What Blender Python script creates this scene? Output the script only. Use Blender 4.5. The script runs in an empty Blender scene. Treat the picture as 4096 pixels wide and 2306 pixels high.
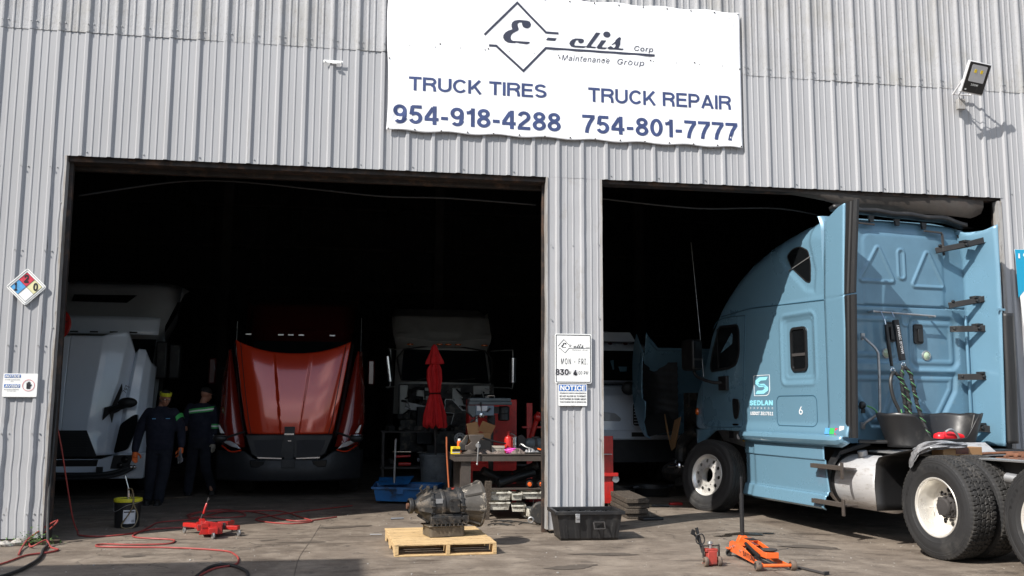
import bpy, bmesh, math, random
from mathutils import Vector, Matrix, Euler
random.seed(7)
scn = bpy.context.scene
COL = scn.collection
R = math.radians
# ------------------------------------------------------------------ camera
cd = bpy.data.cameras.new('camera'); cam = bpy.data.objects.new('camera', cd); COL.objects.link(cam)
cd.sensor_width = 36; cd.lens = 3763.64 / 4096 * 36; cd.clip_end = 2000; cd.clip_start = .05
YAW, PIT, ROL = .164758, .125385, .0044216
fw = Vector((math.sin(YAW) * math.cos(PIT), math.cos(YAW) * math.cos(PIT), math.sin(PIT)))
rt = Vector((math.cos(YAW), -math.sin(YAW), 0)); up = rt.cross(fw)
r2 = rt * math.cos(ROL) + up * math.sin(ROL); u2 = up * math.cos(ROL) - rt * math.sin(ROL)
m3 = Matrix((r2, u2, -fw)).transposed()
cam.matrix_world = Matrix.Translation((3.0865, -10.9867, 1.46295)) @ m3.to_4x4()
scn.camera = cam
# ------------------------------------------------------------------ sun and sky
SUN = Vector((-1, -.68, 1.1)).normalized()
sd = bpy.data.lights.new('sun', 'SUN'); sd.energy = 5.0; sd.angle = R(.5); sd.color = (1, .955, .89)
so = bpy.data.objects.new('sun', sd); COL.objects.link(so)
so.rotation_euler = (-SUN).to_track_quat('-Z', 'Y').to_euler(); so.location = (-20, -20, 30)
w = bpy.data.worlds.new('World'); scn.world = w; w.use_nodes = True
nt = w.node_tree; nt.nodes.clear()
wo = nt.nodes.new('ShaderNodeOutputWorld'); bg = nt.nodes.new('ShaderNodeBackground')
sky = nt.nodes.new('ShaderNodeTexSky'); sky.sky_type = 'NISHITA'; sky.sun_disc = False
sky.sun_elevation = math.asin(SUN.z); sky.sun_rotation = math.atan2(SUN.x, SUN.y)
sky.dust_density = 1.5; sky.air_density = 1.2
tc = nt.nodes.new('ShaderNodeTexCoord'); mp = nt.nodes.new('ShaderNodeMapping'); mp.inputs['Scale'].default_value = (1, 1, 2.6)
no = nt.nodes.new('ShaderNodeTexNoise'); no.inputs['Scale'].default_value = 3.2; no.inputs['Detail'].default_value = 7
rp = nt.nodes.new('ShaderNodeValToRGB'); rp.color_ramp.elements[0].position = .5; rp.color_ramp.elements[1].position = .66
mx = nt.nodes.new('ShaderNodeMix'); mx.data_type = 'RGBA'; mx.inputs[7].default_value = (9, 9.2, 9.6, 1)
L = nt.links.new
L(tc.outputs['Generated'], mp.inputs['Vector']); L(mp.outputs[0], no.inputs['Vector']); L(no.outputs['Fac'], rp.inputs[0])
L(rp.outputs[0], mx.inputs[0]); L(sky.outputs[0], mx.inputs[6]); L(mx.outputs[2], bg.inputs[0]); L(bg.outputs[0], wo.inputs[0])
bg.inputs[1].default_value = .13
vs = scn.view_settings; vs.view_transform = 'Standard'; vs.look = 'None'; vs.gamma = 1; vs.exposure = 0.42; vs.use_curve_mapping = False

# ------------------------------------------------------------------ materials
def mat(name, col, rough=.5, metal=0, var=.0, vs=4., bump=0, bs=60, dirt=None, coat=0, stretch=None, emit=0, spec=.5, alpha=1, fine=0):
    m = bpy.data.materials.new(name); m.use_nodes = True; n = m.node_tree; b = n.nodes['Principled BSDF']
    b.inputs['Roughness'].default_value = rough; b.inputs['Metallic'].default_value = metal
    b.inputs['Coat Weight'].default_value = coat; b.inputs['Coat Roughness'].default_value = .06
    b.inputs['Specular IOR Level'].default_value = spec
    b.inputs['Base Color'].default_value = (*col, 1)
    if alpha < 1: b.inputs['Alpha'].default_value = alpha
    if emit: b.inputs['Emission Color'].default_value = (*col, 1); b.inputs['Emission Strength'].default_value = emit
    lk = n.links.new
    co = n.nodes.new('ShaderNodeTexCoord'); v = co.outputs['Object']
    if stretch:
        mp = n.nodes.new('ShaderNodeMapping'); mp.inputs['Scale'].default_value = stretch; lk(v, mp.inputs[0]); vst = mp.outputs[0]
    else: vst = v
    cur = None
    def mixcol(fac, a, bcol, mul=None):
        x = n.nodes.new('ShaderNodeMix'); x.data_type = 'RGBA'; lk(fac, x.inputs[0])
        if a is None: x.inputs[6].default_value = (*col, 1)
        else: lk(a, x.inputs[6])
        x.inputs[7].default_value = (*bcol, 1)
        return x.outputs[2]
    def noise(scale, vec, lo, hi, det=6, rgh=.6):
        t = n.nodes.new('ShaderNodeTexNoise'); t.inputs['Scale'].default_value = scale; t.inputs['Detail'].default_value = det
        t.inputs['Roughness'].default_value = rgh; lk(vec, t.inputs['Vector'])
        r = n.nodes.new('ShaderNodeMapRange'); r.inputs[1].default_value = lo; r.inputs[2].default_value = hi; lk(t.outputs['Fac'], r.inputs[0])
        return r.outputs[0], t.outputs['Fac']
    if var:
        f, raw = noise(vs, vst, .35, .65)
        cur = mixcol(f, cur, tuple(c * (1 - var) for c in col))
        r = n.nodes.new('ShaderNodeMapRange'); r.inputs[3].default_value = max(rough - .08, 0); r.inputs[4].default_value = min(rough + .12, 1)
        lk(f, r.inputs[0]); lk(r.outputs[0], b.inputs['Roughness'])
    if dirt:
        for (dc, sc, lo, hi) in dirt:
            f, raw = noise(sc, vst, lo, hi, 9, .7); cur = mixcol(f, cur, dc)
    if fine:
        f, raw = noise(fine, v, .3, .7, 3, .7); cur = mixcol(f, cur, tuple(c * .8 for c in col)) if cur is None else cur
    if cur is not None: lk(cur, b.inputs['Base Color'])
    if bump:
        t = n.nodes.new('ShaderNodeTexNoise'); t.inputs['Scale'].default_value = bs; t.inputs['Detail'].default_value = 5; lk(v, t.inputs['Vector'])
        bp = n.nodes.new('ShaderNodeBump'); bp.inputs['Strength'].default_value = bump; bp.inputs['Distance'].default_value = .01
        lk(t.outputs['Fac'], bp.inputs['Height']); lk(bp.outputs[0], b.inputs['Normal'])
    return m
M = {}
def mk(k, *a, **kw): M[k] = mat(k, *a, **kw)
mk('cladding', (.385, .39, .405), .5, var=.10, vs=1.6, stretch=(3, 3, .35), dirt=[((.27, .25, .22), 2.2, .62, .80), ((.2, .17, .14), 9, .70, .82)], spec=.35, bump=.08, bs=3)
mk('cladding_low', (.40, .405, .42), .55, var=.10, vs=2, stretch=(1.5, 1.5, .7), dirt=[((.27, .25, .22), 2.6, .56, .74), ((.15, .13, .11), 7, .64, .76), ((.09, .08, .07), 24, .70, .76)], spec=.3, bump=.25, bs=6)
mk('cladding_old', (.385, .39, .405), .7, var=.10, vs=1.2, stretch=(1, 1, .6), dirt=[((.31, .305, .29), 1.1, .48, .66), ((.25, .24, .225), 38, .56, .72), ((.17, .155, .135), 60, .62, .74)], spec=.2, bump=.5, bs=70)
mk('jamb_steel', (.028, .022, .020), .7, var=.4, vs=5, dirt=[((.11, .06, .035), 6, .5, .7)])
mk('trim', (.36, .355, .35), .5, var=.2, vs=4, stretch=(2, 2, .4), dirt=[((.2, .165, .13), 5, .48, .66), ((.08, .065, .05), 15, .6, .72)])
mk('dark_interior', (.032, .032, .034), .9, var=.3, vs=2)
mk('steel_dark', (.045, .041, .040), .8, var=.3, vs=3)
mk('black', (.012, .012, .013), .5, var=.3, vs=8)
mk('rubber', (.022, .021, .020), .75, var=.35, vs=9, dirt=[((.075, .068, .06), 5, .5, .75)], bump=.1, bs=120)
mk('rubber_side', (.024, .024, .025), .55, var=.3, vs=5, dirt=[((.06, .057, .053), 4, .54, .8)])
mk('plastic_black', (.015, .015, .016), .42, var=.3, vs=7, dirt=[((.05, .047, .043), 6, .56, .75)])
mk('rubber_strip', (.018, .018, .019), .5, var=.35, vs=3, stretch=(8, 8, .4), dirt=[((.045, .042, .040), 8, .58, .75)])
mk('vinyl_white', (.86, .87, .89), .45, var=.02, vs=2, bump=.12, bs=2.2, spec=.3)
mk('sign_white', (.82, .83, .82), .35, var=.04, vs=8)
mk('ink_navy', (.045, .07, .19), .5, var=.3, vs=14)
mk('ink_dark', (.035, .04, .07), .5, var=.2, vs=10)
mk('ink_black', (.02, .02, .025), .5)
mk('sign_blue', (.03, .14, .45), .35); mk('sign_red', (.70, .06, .10), .35, var=.3, vs=30); mk('sign_yellow', (.75, .72, .42), .35, var=.1, vs=20)
mk('sign_lightblue', (.12, .40, .75), .35, var=.3, vs=25); mk('banner_blue', (.01, .30, .50), .4)
mk('chrome', (.75, .75, .76), .14, 1); mk('galvanised', (.5, .5, .5), .45, .8, var=.3, vs=10)
mk('alu', (.78, .76, .72), .36, .5, var=.12, vs=6, dirt=[((.35, .31, .26), 7, .6, .8)])
mk('alu_bright', (.84, .81, .75), .30, .55, var=.1, vs=4, dirt=[((.4, .33, .26), 11, .62, .8)])
mk('tank_alu', (.78, .77, .77), .42, .55, var=.2, vs=3, stretch=(1, 1, 4), dirt=[((.38, .34, .30), 9, .52, .75), ((.2, .17, .15), 22, .66, .78)])
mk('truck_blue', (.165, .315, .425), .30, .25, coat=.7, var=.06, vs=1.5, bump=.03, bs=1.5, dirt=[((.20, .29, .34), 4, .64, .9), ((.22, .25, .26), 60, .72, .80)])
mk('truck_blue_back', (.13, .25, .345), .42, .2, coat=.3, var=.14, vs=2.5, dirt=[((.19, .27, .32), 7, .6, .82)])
mk('truck_blue_shut', (.03, .085, .13), .5)
mk('glass_dark', (.006, .007, .008), .06, coat=1); mk('glass_cab', (.008, .010, .012), .10, spec=.25)
mk('amber', (.85, .16, .01), .2, coat=1); mk('decal_cyan', (.30, .72, .85), .4); mk('decal_white', (.8, .82, .84), .4)
mk('white_paint', (.72, .79, .90), .18, coat=.8, var=.04, vs=3); mk('white_paint_shaded', (.42, .44, .46), .35, coat=.4, var=.1, vs=2); mk('grey_white', (.50, .50, .48), .4, coat=.3, var=.15, vs=3)  # the cab's white is the hood's white, darkened in colour for deeper shade
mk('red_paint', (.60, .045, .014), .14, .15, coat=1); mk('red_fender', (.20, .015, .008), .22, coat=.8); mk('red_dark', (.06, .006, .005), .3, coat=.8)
mk('dark_plastic', (.018, .019, .022), .5, var=.3, vs=5); mk('lamp_lens', (.55, .57, .6), .08, .3, coat=1)
mk('tool_red', (.47, .016, .012), .4, coat=.3, var=.25, vs=8, dirt=[((.10, .02, .02), 8, .56, .72), ((.05, .04, .04), 30, .64, .72)])
mk('tool_red_old', (.40, .055, .04), .55, var=.3, vs=10, dirt=[((.12, .06, .05), 9, .5, .7)])
mk('orange_paint', (.84, .145, .025), .35, coat=.4, var=.2, vs=12, dirt=[((.25, .06, .03), 14, .58, .72), ((.06, .04, .03), 40, .64, .72)])
mk('wood_pallet', (.66, .46, .23), .75, var=.25, vs=3, stretch=(1, 14, 14), dirt=[((.34, .22, .11), 4, .50, .66), ((.13, .09, .06), 12, .55, .66), ((.06, .045, .03), 30, .60, .68)])
mk('wood_old', (.06, .046, .034), .85, var=.4, vs=4, stretch=(12, 2, 12), dirt=[((.16, .13, .10), 6, .5, .7)])
mk('wood_handle', (.36, .09, .025), .5, var=.4, vs=6); mk('cardboard', (.36, .20, .09), .85, var=.15, vs=5)
mk('cast_iron', (.042, .041, .040), .55, .35, var=.4, vs=9, dirt=[((.16, .13, .10), 8, .52, .7)], bump=.2, bs=60)
mk('bell_cast', (.075, .068, .060), .6, .2, var=.3, vs=8, dirt=[((.44, .39, .32), 5, .56, .62)], bump=.2, bs=60); mk('cast_light', (.42, .38, .32), .6, .2, var=.3, vs=8, dirt=[((.12, .10, .085), 9, .5, .64)], bump=.2, bs=60)
mk('oilpan', (.14, .115, .085), .5, .3, var=.3, vs=5, dirt=[((.28, .24, .18), 6, .55, .7)])
mk('bench_steel', (.085, .07, .06), .65, .3, var=.3, vs=6, dirt=[((.2, .17, .14), 9, .6, .75)])
mk('bin_white', (.66, .64, .56), .6, var=.2, vs=8, dirt=[((.16, .14, .11), 11, .45, .6), ((.05, .045, .04), 26, .58, .68)])
mk('bin_grey', (.13, .15, .165), .6, var=.3, vs=5, dirt=[((.03, .035, .04), 6, .5, .7)])
mk('tub_blue', (.012, .13, .36), .45, var=.3, vs=5, dirt=[((.012, .02, .035), 6, .52, .66)])
mk('umbrella_red', (.62, .012, .015), .8, var=.2, vs=6); mk('navy_cloth', (.008, .010, .024), .9, var=.3, vs=9)
mk('navy_pants', (.009, .011, .020), .9, var=.3, vs=7); mk('skin', (.35, .16, .10), .55, var=.15, vs=14)
mk('glove_orange', (.80, .16, .03), .7, var=.25, vs=14); mk('glove_grey', (.38, .34, .28), .8, var=.3, vs=14)
mk('hivis_green', (.05, .42, .10), .6); mk('reflective', (.85, .86, .85), .35); mk('bandana', (.62, .62, .03), .75, var=.35, vs=34)
mk('hair', (.012, .010, .009), .8); mk('boot', (.015, .013, .012), .6, var=.3, vs=10)
mk('hose_red', (.33, .055, .048), .5, var=.3, vs=10); mk('hose_black', (.02, .02, .02), .55, var=.3, vs=8); mk('hose_green', (.09, .28, .10), .45)
mk('hose_clear', (.16, .12, .06), .3); mk('bucket_yellow', (.62, .56, .03), .45, var=.2, vs=12, dirt=[((.06, .05, .02), 14, .58, .68)])
mk('label_white', (.7, .7, .72), .5, var=.15, vs=18); mk('plastic_bag', (.30, .30, .31), .22, var=.5, vs=22, coat=.5, bump=.6, bs=60)
mk('rag', (.20, .16, .14), .95, var=.4, vs=16); mk('pink', (.85, .10, .55), .5); mk('yellow', (.85, .6, .02), .5)
mk('drill_grey', (.10, .12, .13), .45, var=.2, vs=8); mk('drill_blue', (.17, .22, .27), .4, var=.15, vs=7)
mk('rust', (.20, .085, .045), .8, var=.4, vs=12, dirt=[((.05, .03, .025), 9, .5, .65)])
mk('leaf', (.07, .16, .025), .6, var=.3, vs=20); mk('stone', (.42, .40, .37), .9, var=.3, vs=7, bump=.5, bs=20)
mk('red_tank', (.75, .02, .03), .35); mk('building_tan', (.42, .38, .33), .8, var=.1, vs=1); mk('building_white', (.62, .63, .64), .7)
mk('liner', (.02, .02, .022), .65, var=.3, vs=6); mk('wheel_tan', (.17, .125, .095), .65, var=.4, vs=14, dirt=[((.05, .04, .035), 20, .55, .66)])
mk('lens_green', (.42, .52, .36), .2, coat=1); mk('led', (.75, .76, .72), .3); mk('flood_grey', (.62, .62, .63), .4)

# ------------------------------------------------------------------ mesh helper
def lerp(a, b, t): return a + (b - a) * t
def interp(tab, x):
    if x <= tab[0][0]: return tab[0][1]
    for (a, p), (b, q) in zip(tab, tab[1:]):
        if x <= b: return p + (q - p) * (x - a) / (b - a)
    return tab[-1][1]
def smooth_path(pts, k=6):
    P = [Vector(p) for p in pts]
    if len(P) < 3: return P
    out = []
    for i in range(len(P) - 1):
        a = P[max(i - 1, 0)]; b = P[i]; c = P[i + 1]; d = P[min(i + 2, len(P) - 1)]
        for j in range(k):
            t = j / k
            out.append(.5 * ((2 * b) + (c - a) * t + (2 * a - 5 * b + 4 * c - d) * t * t + (3 * b - a - 3 * c + d) * t ** 3))
    out.append(P[-1]); return out
class MB:
    def __init__(s): s.v = []; s.f = []; s.mi = []; s.cur = 0
    def add(s, V, F):
        o = len(s.v); s.v += [tuple(x) for x in V]
        for f in F: s.f.append(tuple(i + o for i in f)); s.mi.append(s.cur)
        return s
    def box(s, c, d, rot=None):
        V = [Vector((x * d[0] / 2, y * d[1] / 2, z * d[2] / 2)) for x in (-1, 1) for y in (-1, 1) for z in (-1, 1)]
        if rot is not None:
            e = Euler(rot).to_matrix(); V = [e @ v for v in V]
        c = Vector(c)
        return s.add([v + c for v in V], [(0, 1, 3, 2), (4, 6, 7, 5), (0, 4, 5, 1), (2, 3, 7, 6), (0, 2, 6, 4), (1, 5, 7, 3)])
    def bx(s, x0, x1, y0, y1, z0, z1): return s.box(((x0 + x1) / 2, (y0 + y1) / 2, (z0 + z1) / 2), (abs(x1 - x0), abs(y1 - y0), abs(z1 - z0)))
    def beam(s, p, q, wd, ht, upv=(0, 0, 1)):
        p = Vector(p); q = Vector(q); d = (q - p).normalized(); u = Vector(upv); u = (u - d * u.dot(d)).normalized(); r = d.cross(u)
        V = [a + r * i * wd / 2 + u * j * ht / 2 for a in (p, q) for i in (-1, 1) for j in (-1, 1)]
        return s.add(V, [(0, 1, 3, 2), (4, 6, 7, 5), (0, 4, 5, 1), (2, 3, 7, 6), (0, 2, 6, 4), (1, 5, 7, 3)])
    def tube(s, pts, r, n=10, sm=0, caps=True):
        P = smooth_path(pts, sm) if sm else [Vector(p) for p in pts]
        if not isinstance(r, (list, tuple)): rr = [r] * len(P)
        elif len(r) == len(P): rr = list(r)
        else:
            rr = []
            for i in range(len(P)):
                t = i / (len(P) - 1) * (len(r) - 1); j = min(int(t), len(r) - 2); rr.append(lerp(r[j], r[j + 1], t - j))
        o = len(s.v); d0 = (P[1] - P[0]).normalized(); u = d0.orthogonal().normalized()
        for i, p in enumerate(P):
            d = ((P[min(i + 1, len(P) - 1)]) - P[max(i - 1, 0)]).normalized()
            u = (u - d * u.dot(d)); u = u.normalized() if u.length > 1e-6 else d.orthogonal().normalized()
            w_ = d.cross(u)
            for k in range(n):
                a = 2 * math.pi * k / n; s.v.append(tuple(p + (u * math.cos(a) + w_ * math.sin(a)) * rr[i]))
        for i in range(len(P) - 1):
            for k in range(n):
                a = o + i * n + k; b = o + i * n + (k + 1) % n
                s.f.append((a, b, b + n, a + n)); s.mi.append(s.cur)
        if caps:
            s.f.append(tuple(o + k for k in reversed(range(n)))); s.mi.append(s.cur)
            e = o + (len(P) - 1) * n; s.f.append(tuple(e + k for k in range(n))); s.mi.append(s.cur)
        return s
    def cyl(s, p, q, r, r1=None, n=20): return s.tube([p, q], [r, r if r1 is None else r1], n)
    def lathe(s, prof, c=(0, 0, 0), ax=(0, 0, 1), n=32, closed=False, rad=None):
        ax = Vector(ax).normalized(); u = ax.orthogonal().normalized(); w_ = ax.cross(u); c = Vector(c); o = len(s.v); m = len(prof)
        for (r, h) in prof:
            for k in range(n):
                a = 2 * math.pi * k / n; s.v.append(tuple(c + ax * h + (u * math.cos(a) + w_ * math.sin(a)) * r))
        for i in range(m if closed else m - 1):
            i2 = (i + 1) % m
            for k in range(n):
                a = o + i * n + k; b = o + i * n + (k + 1) % n; c2 = o + i2 * n + (k + 1) % n; d = o + i2 * n + k
                s.f.append((a, b, c2, d)); s.mi.append(s.cur)
        return s
    def prism(s, poly, a, b, fn):
        """poly 2-D outline; fn(u,v,t) -> 3-D; t from a to b"""
        n = len(poly); V = [fn(u, v, a) for u, v in poly] + [fn(u, v, b) for u, v in poly]
        F = [tuple(reversed(range(n))), tuple(range(n, 2 * n))] + [(i, (i + 1) % n, (i + 1) % n + n, i + n) for i in range(n)]
        return s.add(V, F)
    def grid(s, nu, nv, fn, flip=False):
        o = len(s.v)
        for i in range(nu + 1):
            for j in range(nv + 1): s.v.append(tuple(fn(i / nu, j / nv)))
        for i in range(nu):
            for j in range(nv):
                a = o + i * (nv + 1) + j; q = (a, a + nv + 1, a + nv + 2, a + 1)
                s.f.append(q[::-1] if flip else q); s.mi.append(s.cur)
        return s
    def ball(s, c, r, n=12, sc=(1, 1, 1)):
        V = []; F = []; h = n // 2
        for i in range(h + 1):
            for k in range(n):
                t = math.pi * i / h; a = 2 * math.pi * k / n
                V.append((c[0] + r * sc[0] * math.sin(t) * math.cos(a), c[1] + r * sc[1] * math.sin(t) * math.sin(a), c[2] + r * sc[2] * math.cos(t)))
        for i in range(h):
            for k in range(n): F.append((i * n + k, (i + 1) * n + k, (i + 1) * n + (k + 1) % n, i * n + (k + 1) % n))
        return s.add(V, F)
    def xf(s, mtx):
        s.v = [tuple(mtx @ Vector(v)) for v in s.v]; return s
    def build(s, name, ms, parent=None, ang=35, bevel=0, segs=2, fix=True, flat=False, label=None):
        me = bpy.data.meshes.new(name); me.from_pydata(s.v, [], s.f)
        ms = ms if isinstance(ms, (list, tuple)) else [ms]
        for k in ms: me.materials.append(M[k] if isinstance(k, str) else k)
        if len(ms) > 1: me.polygons.foreach_set('material_index', s.mi)
        if fix:
            b = bmesh.new(); b.from_mesh(me); bmesh.ops.recalc_face_normals(b, faces=b.faces[:]); b.to_mesh(me); b.free()
        if not flat:
            me.shade_smooth(); me.set_sharp_from_angle(angle=R(ang))
        o = bpy.data.objects.new(name, me); COL.objects.link(o)
        if parent: o.parent = parent
        if bevel:
            md = o.modifiers.new('bevel', 'BEVEL'); md.width = bevel; md.segments = segs; md.limit_method = 'ANGLE'; md.angle_limit = R(40)
        if label: o['label'] = label
        return o
def tag(o, label, cat, group=None, kind=None):
    o['label'] = label; o['category'] = cat
    if group: o['group'] = group
    if kind: o['kind'] = kind
    return o
def struct(o): o['kind'] = 'structure'; return o
def empty(name, label, cat, loc=(0, 0, 0), rz=0, group=None, rot=None):
    o = bpy.data.objects.new(name, None); COL.objects.link(o); o.location = loc; o.empty_display_size = .1
    o.rotation_euler = rot if rot else (0, 0, rz)
    return tag(o, label, cat, group)
def copy_tree(o, parent=None, keep=True):
    c = o.copy(); COL.objects.link(c)
    if parent: c.parent = parent
    for ch in list(o.children): copy_tree(ch, c)
    return c
def curve_mesh(cu):
    t = bpy.data.objects.new('tmp', cu); COL.objects.link(t); bpy.context.view_layer.update()
    dg = bpy.context.evaluated_depsgraph_get(); me = bpy.data.meshes.new_from_object(t.evaluated_get(dg))
    V = [v.co.copy() for v in me.vertices]; F = [tuple(p.vertices) for p in me.polygons]
    bpy.data.objects.remove(t); bpy.data.meshes.remove(me); return V, F
try:
    import os
    FONT = bpy.data.fonts.load(os.path.join(bpy.utils.system_resource('DATAFILES', path='fonts'), 'Inter.woff2'))   # the sans face that ships inside Blender itself
except Exception: FONT = None
def text_raw(s, bold=0, shear=0, space=1.):
    cu = bpy.data.curves.new('t', 'FONT'); cu.body = s; cu.size = 1; cu.shear = shear; cu.space_character = space; cu.resolution_u = 4; cu.fill_mode = 'FRONT'
    if FONT: cu.font = FONT
    V, F = curve_mesh(cu); bpy.data.curves.remove(cu); return V, F
def dense(V, F, step):
    b = bmesh.new(); vs_ = [b.verts.new(v) for v in V]
    for f in F:
        try: b.faces.new([vs_[i] for i in f])
        except ValueError: pass
    bmesh.ops.triangulate(b, faces=b.faces[:])
    for ax in (0, 1):
        lo = min(v[ax] for v in V); hi = max(v[ax] for v in V); k = int((hi - lo) / step)
        for i in range(1, k + 1):
            co = [0, 0, 0]; no_ = [0, 0, 0]; co[ax] = lo + i * step; no_[ax] = 1
            bmesh.ops.bisect_plane(b, geom=b.verts[:] + b.edges[:] + b.faces[:], plane_co=co, plane_no=no_)
    b.verts.index_update(); V2 = [v.co.copy() for v in b.verts]; F2 = [tuple(v.index for v in f.verts) for f in b.faces]; b.free(); return V2, F2
def text_into(mb, s, x0, x1, z0, z1, fn, bold=0, shear=0, space=1., step=0):
    """fits the lettering into the box x0..x1, z0..z1; fn(x,z,t) -> 3-D; bold thickens the strokes"""
    V, F = text_raw(s, 0, shear, space)
    if step: V, F = dense(V, F, step)
    a = min(v.x for v in V); b = max(v.x for v in V); c = min(v.y for v in V); d = max(v.y for v in V)
    kx = (x1 - x0) / (b - a + 2 * bold)
    if z0 is None: z0 = z1 - (d - c) * abs(kx)
    kz = (z1 - z0) / (d - c + 2 * bold)
    sh = [(0, 0)] if not bold else [(0, 0), (1, 0), (-1, 0), (0, 1), (0, -1), (.7, .7), (-.7, .7), (.7, -.7), (-.7, -.7)]
    for i, (p, q) in enumerate(sh):
        mb.add([fn(x0 + (v.x - a + bold + p * bold) * kx, z0 + (v.y - c + bold + q * bold) * kz, .0002 * i) for v in V], F)
def plate(mb, outer, holes, fn, t0, t1, n=28):
    """flat plate with round holes: outer list of 2-D points or radius; holes [(u,v,r)]"""
    cu = bpy.data.curves.new('p', 'CURVE'); cu.dimensions = '2D'; cu.fill_mode = 'BOTH'; cu.extrude = abs(t1 - t0) / 2
    def spl(pts):
        sp = cu.splines.new('POLY'); sp.points.add(len(pts) - 1); sp.use_cyclic_u = True
        for i, p in enumerate(pts): sp.points[i].co = (p[0], p[1], 0, 1)
    circ = lambda u, v, r, k: [(u + r * math.cos(2 * math.pi * i / k), v + r * math.sin(2 * math.pi * i / k)) for i in range(k)]
    spl(outer if isinstance(outer, list) else circ(0, 0, outer, 48))
    for (u, v, r) in holes: spl(circ(u, v, r, n if r > .05 else 16))
    V, F = curve_mesh(cu); bpy.data.curves.remove(cu); tm = (t0 + t1) / 2
    mb.add([fn(v.x, v.y, tm + v.z) for v in V], F)
def rrect(x0, x1, z0, z1, r, n=5):
    out = []
    for cx, cz, a0 in ((x1 - r, z1 - r, 0), (x0 + r, z1 - r, 90), (x0 + r, z0 + r, 180), (x1 - r, z0 + r, 270)):
        for i in range(n + 1):
            a = R(a0 + 90 * i / n); out.append((cx + r * math.cos(a), cz + r * math.sin(a)))
    return out
def rpoly(pts, r, n=5):
    """rounded polygon"""
    out = []; N = len(pts)
    for i in range(N):
        p = Vector(pts[i]); a = (Vector(pts[i - 1]) - p); b = (Vector(pts[(i + 1) % N]) - p)
        ra = min(r, a.length * .45, b.length * .45); A = p + a.normalized() * ra; B = p + b.normalized() * ra
        for k in range(n + 1):
            t = k / n; q = A * (1 - t) ** 2 + p * 2 * t * (1 - t) + B * t * t; out.append((q.x, q.y))
    return out
def inset(poly, d):
    """moves a closed outline inwards by d (negative: outwards)"""
    N = len(poly); area = sum(poly[i][0] * poly[(i + 1) % N][1] - poly[(i + 1) % N][0] * poly[i][1] for i in range(N)); s = 1 if area > 0 else -1
    out = []
    for i in range(N):
        a = Vector(poly[i - 1]); p = Vector(poly[i]); b = Vector(poly[(i + 1) % N])
        e1 = (p - a); e2 = (b - p)
        if e1.length < 1e-7: e1 = e2
        if e2.length < 1e-7: e2 = e1
        e = (e1.normalized() + e2.normalized()); e = e.normalized() if e.length > 1e-6 else e1.normalized()
        nrm = Vector((-e.y, e.x)) * s; out.append((p.x + nrm.x * d, p.y + nrm.y * d))
    return out
def ring(mb, poly, wd, fn, t0, t1):
    """strip of width wd along a closed outline, from height t0 to t1"""
    q = inset(poly, wd); N = len(poly)
    V = [fn(*p, t0) for p in poly] + [fn(*p, t1) for p in poly] + [fn(*p, t1) for p in q] + [fn(*p, t0) for p in q]; F = []
    for i in range(N):
        j = (i + 1) % N
        for k in range(4): k2 = (k + 1) % 4; F.append((k * N + i, k * N + j, k2 * N + j, k2 * N + i))
    mb.add(V, F)
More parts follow.
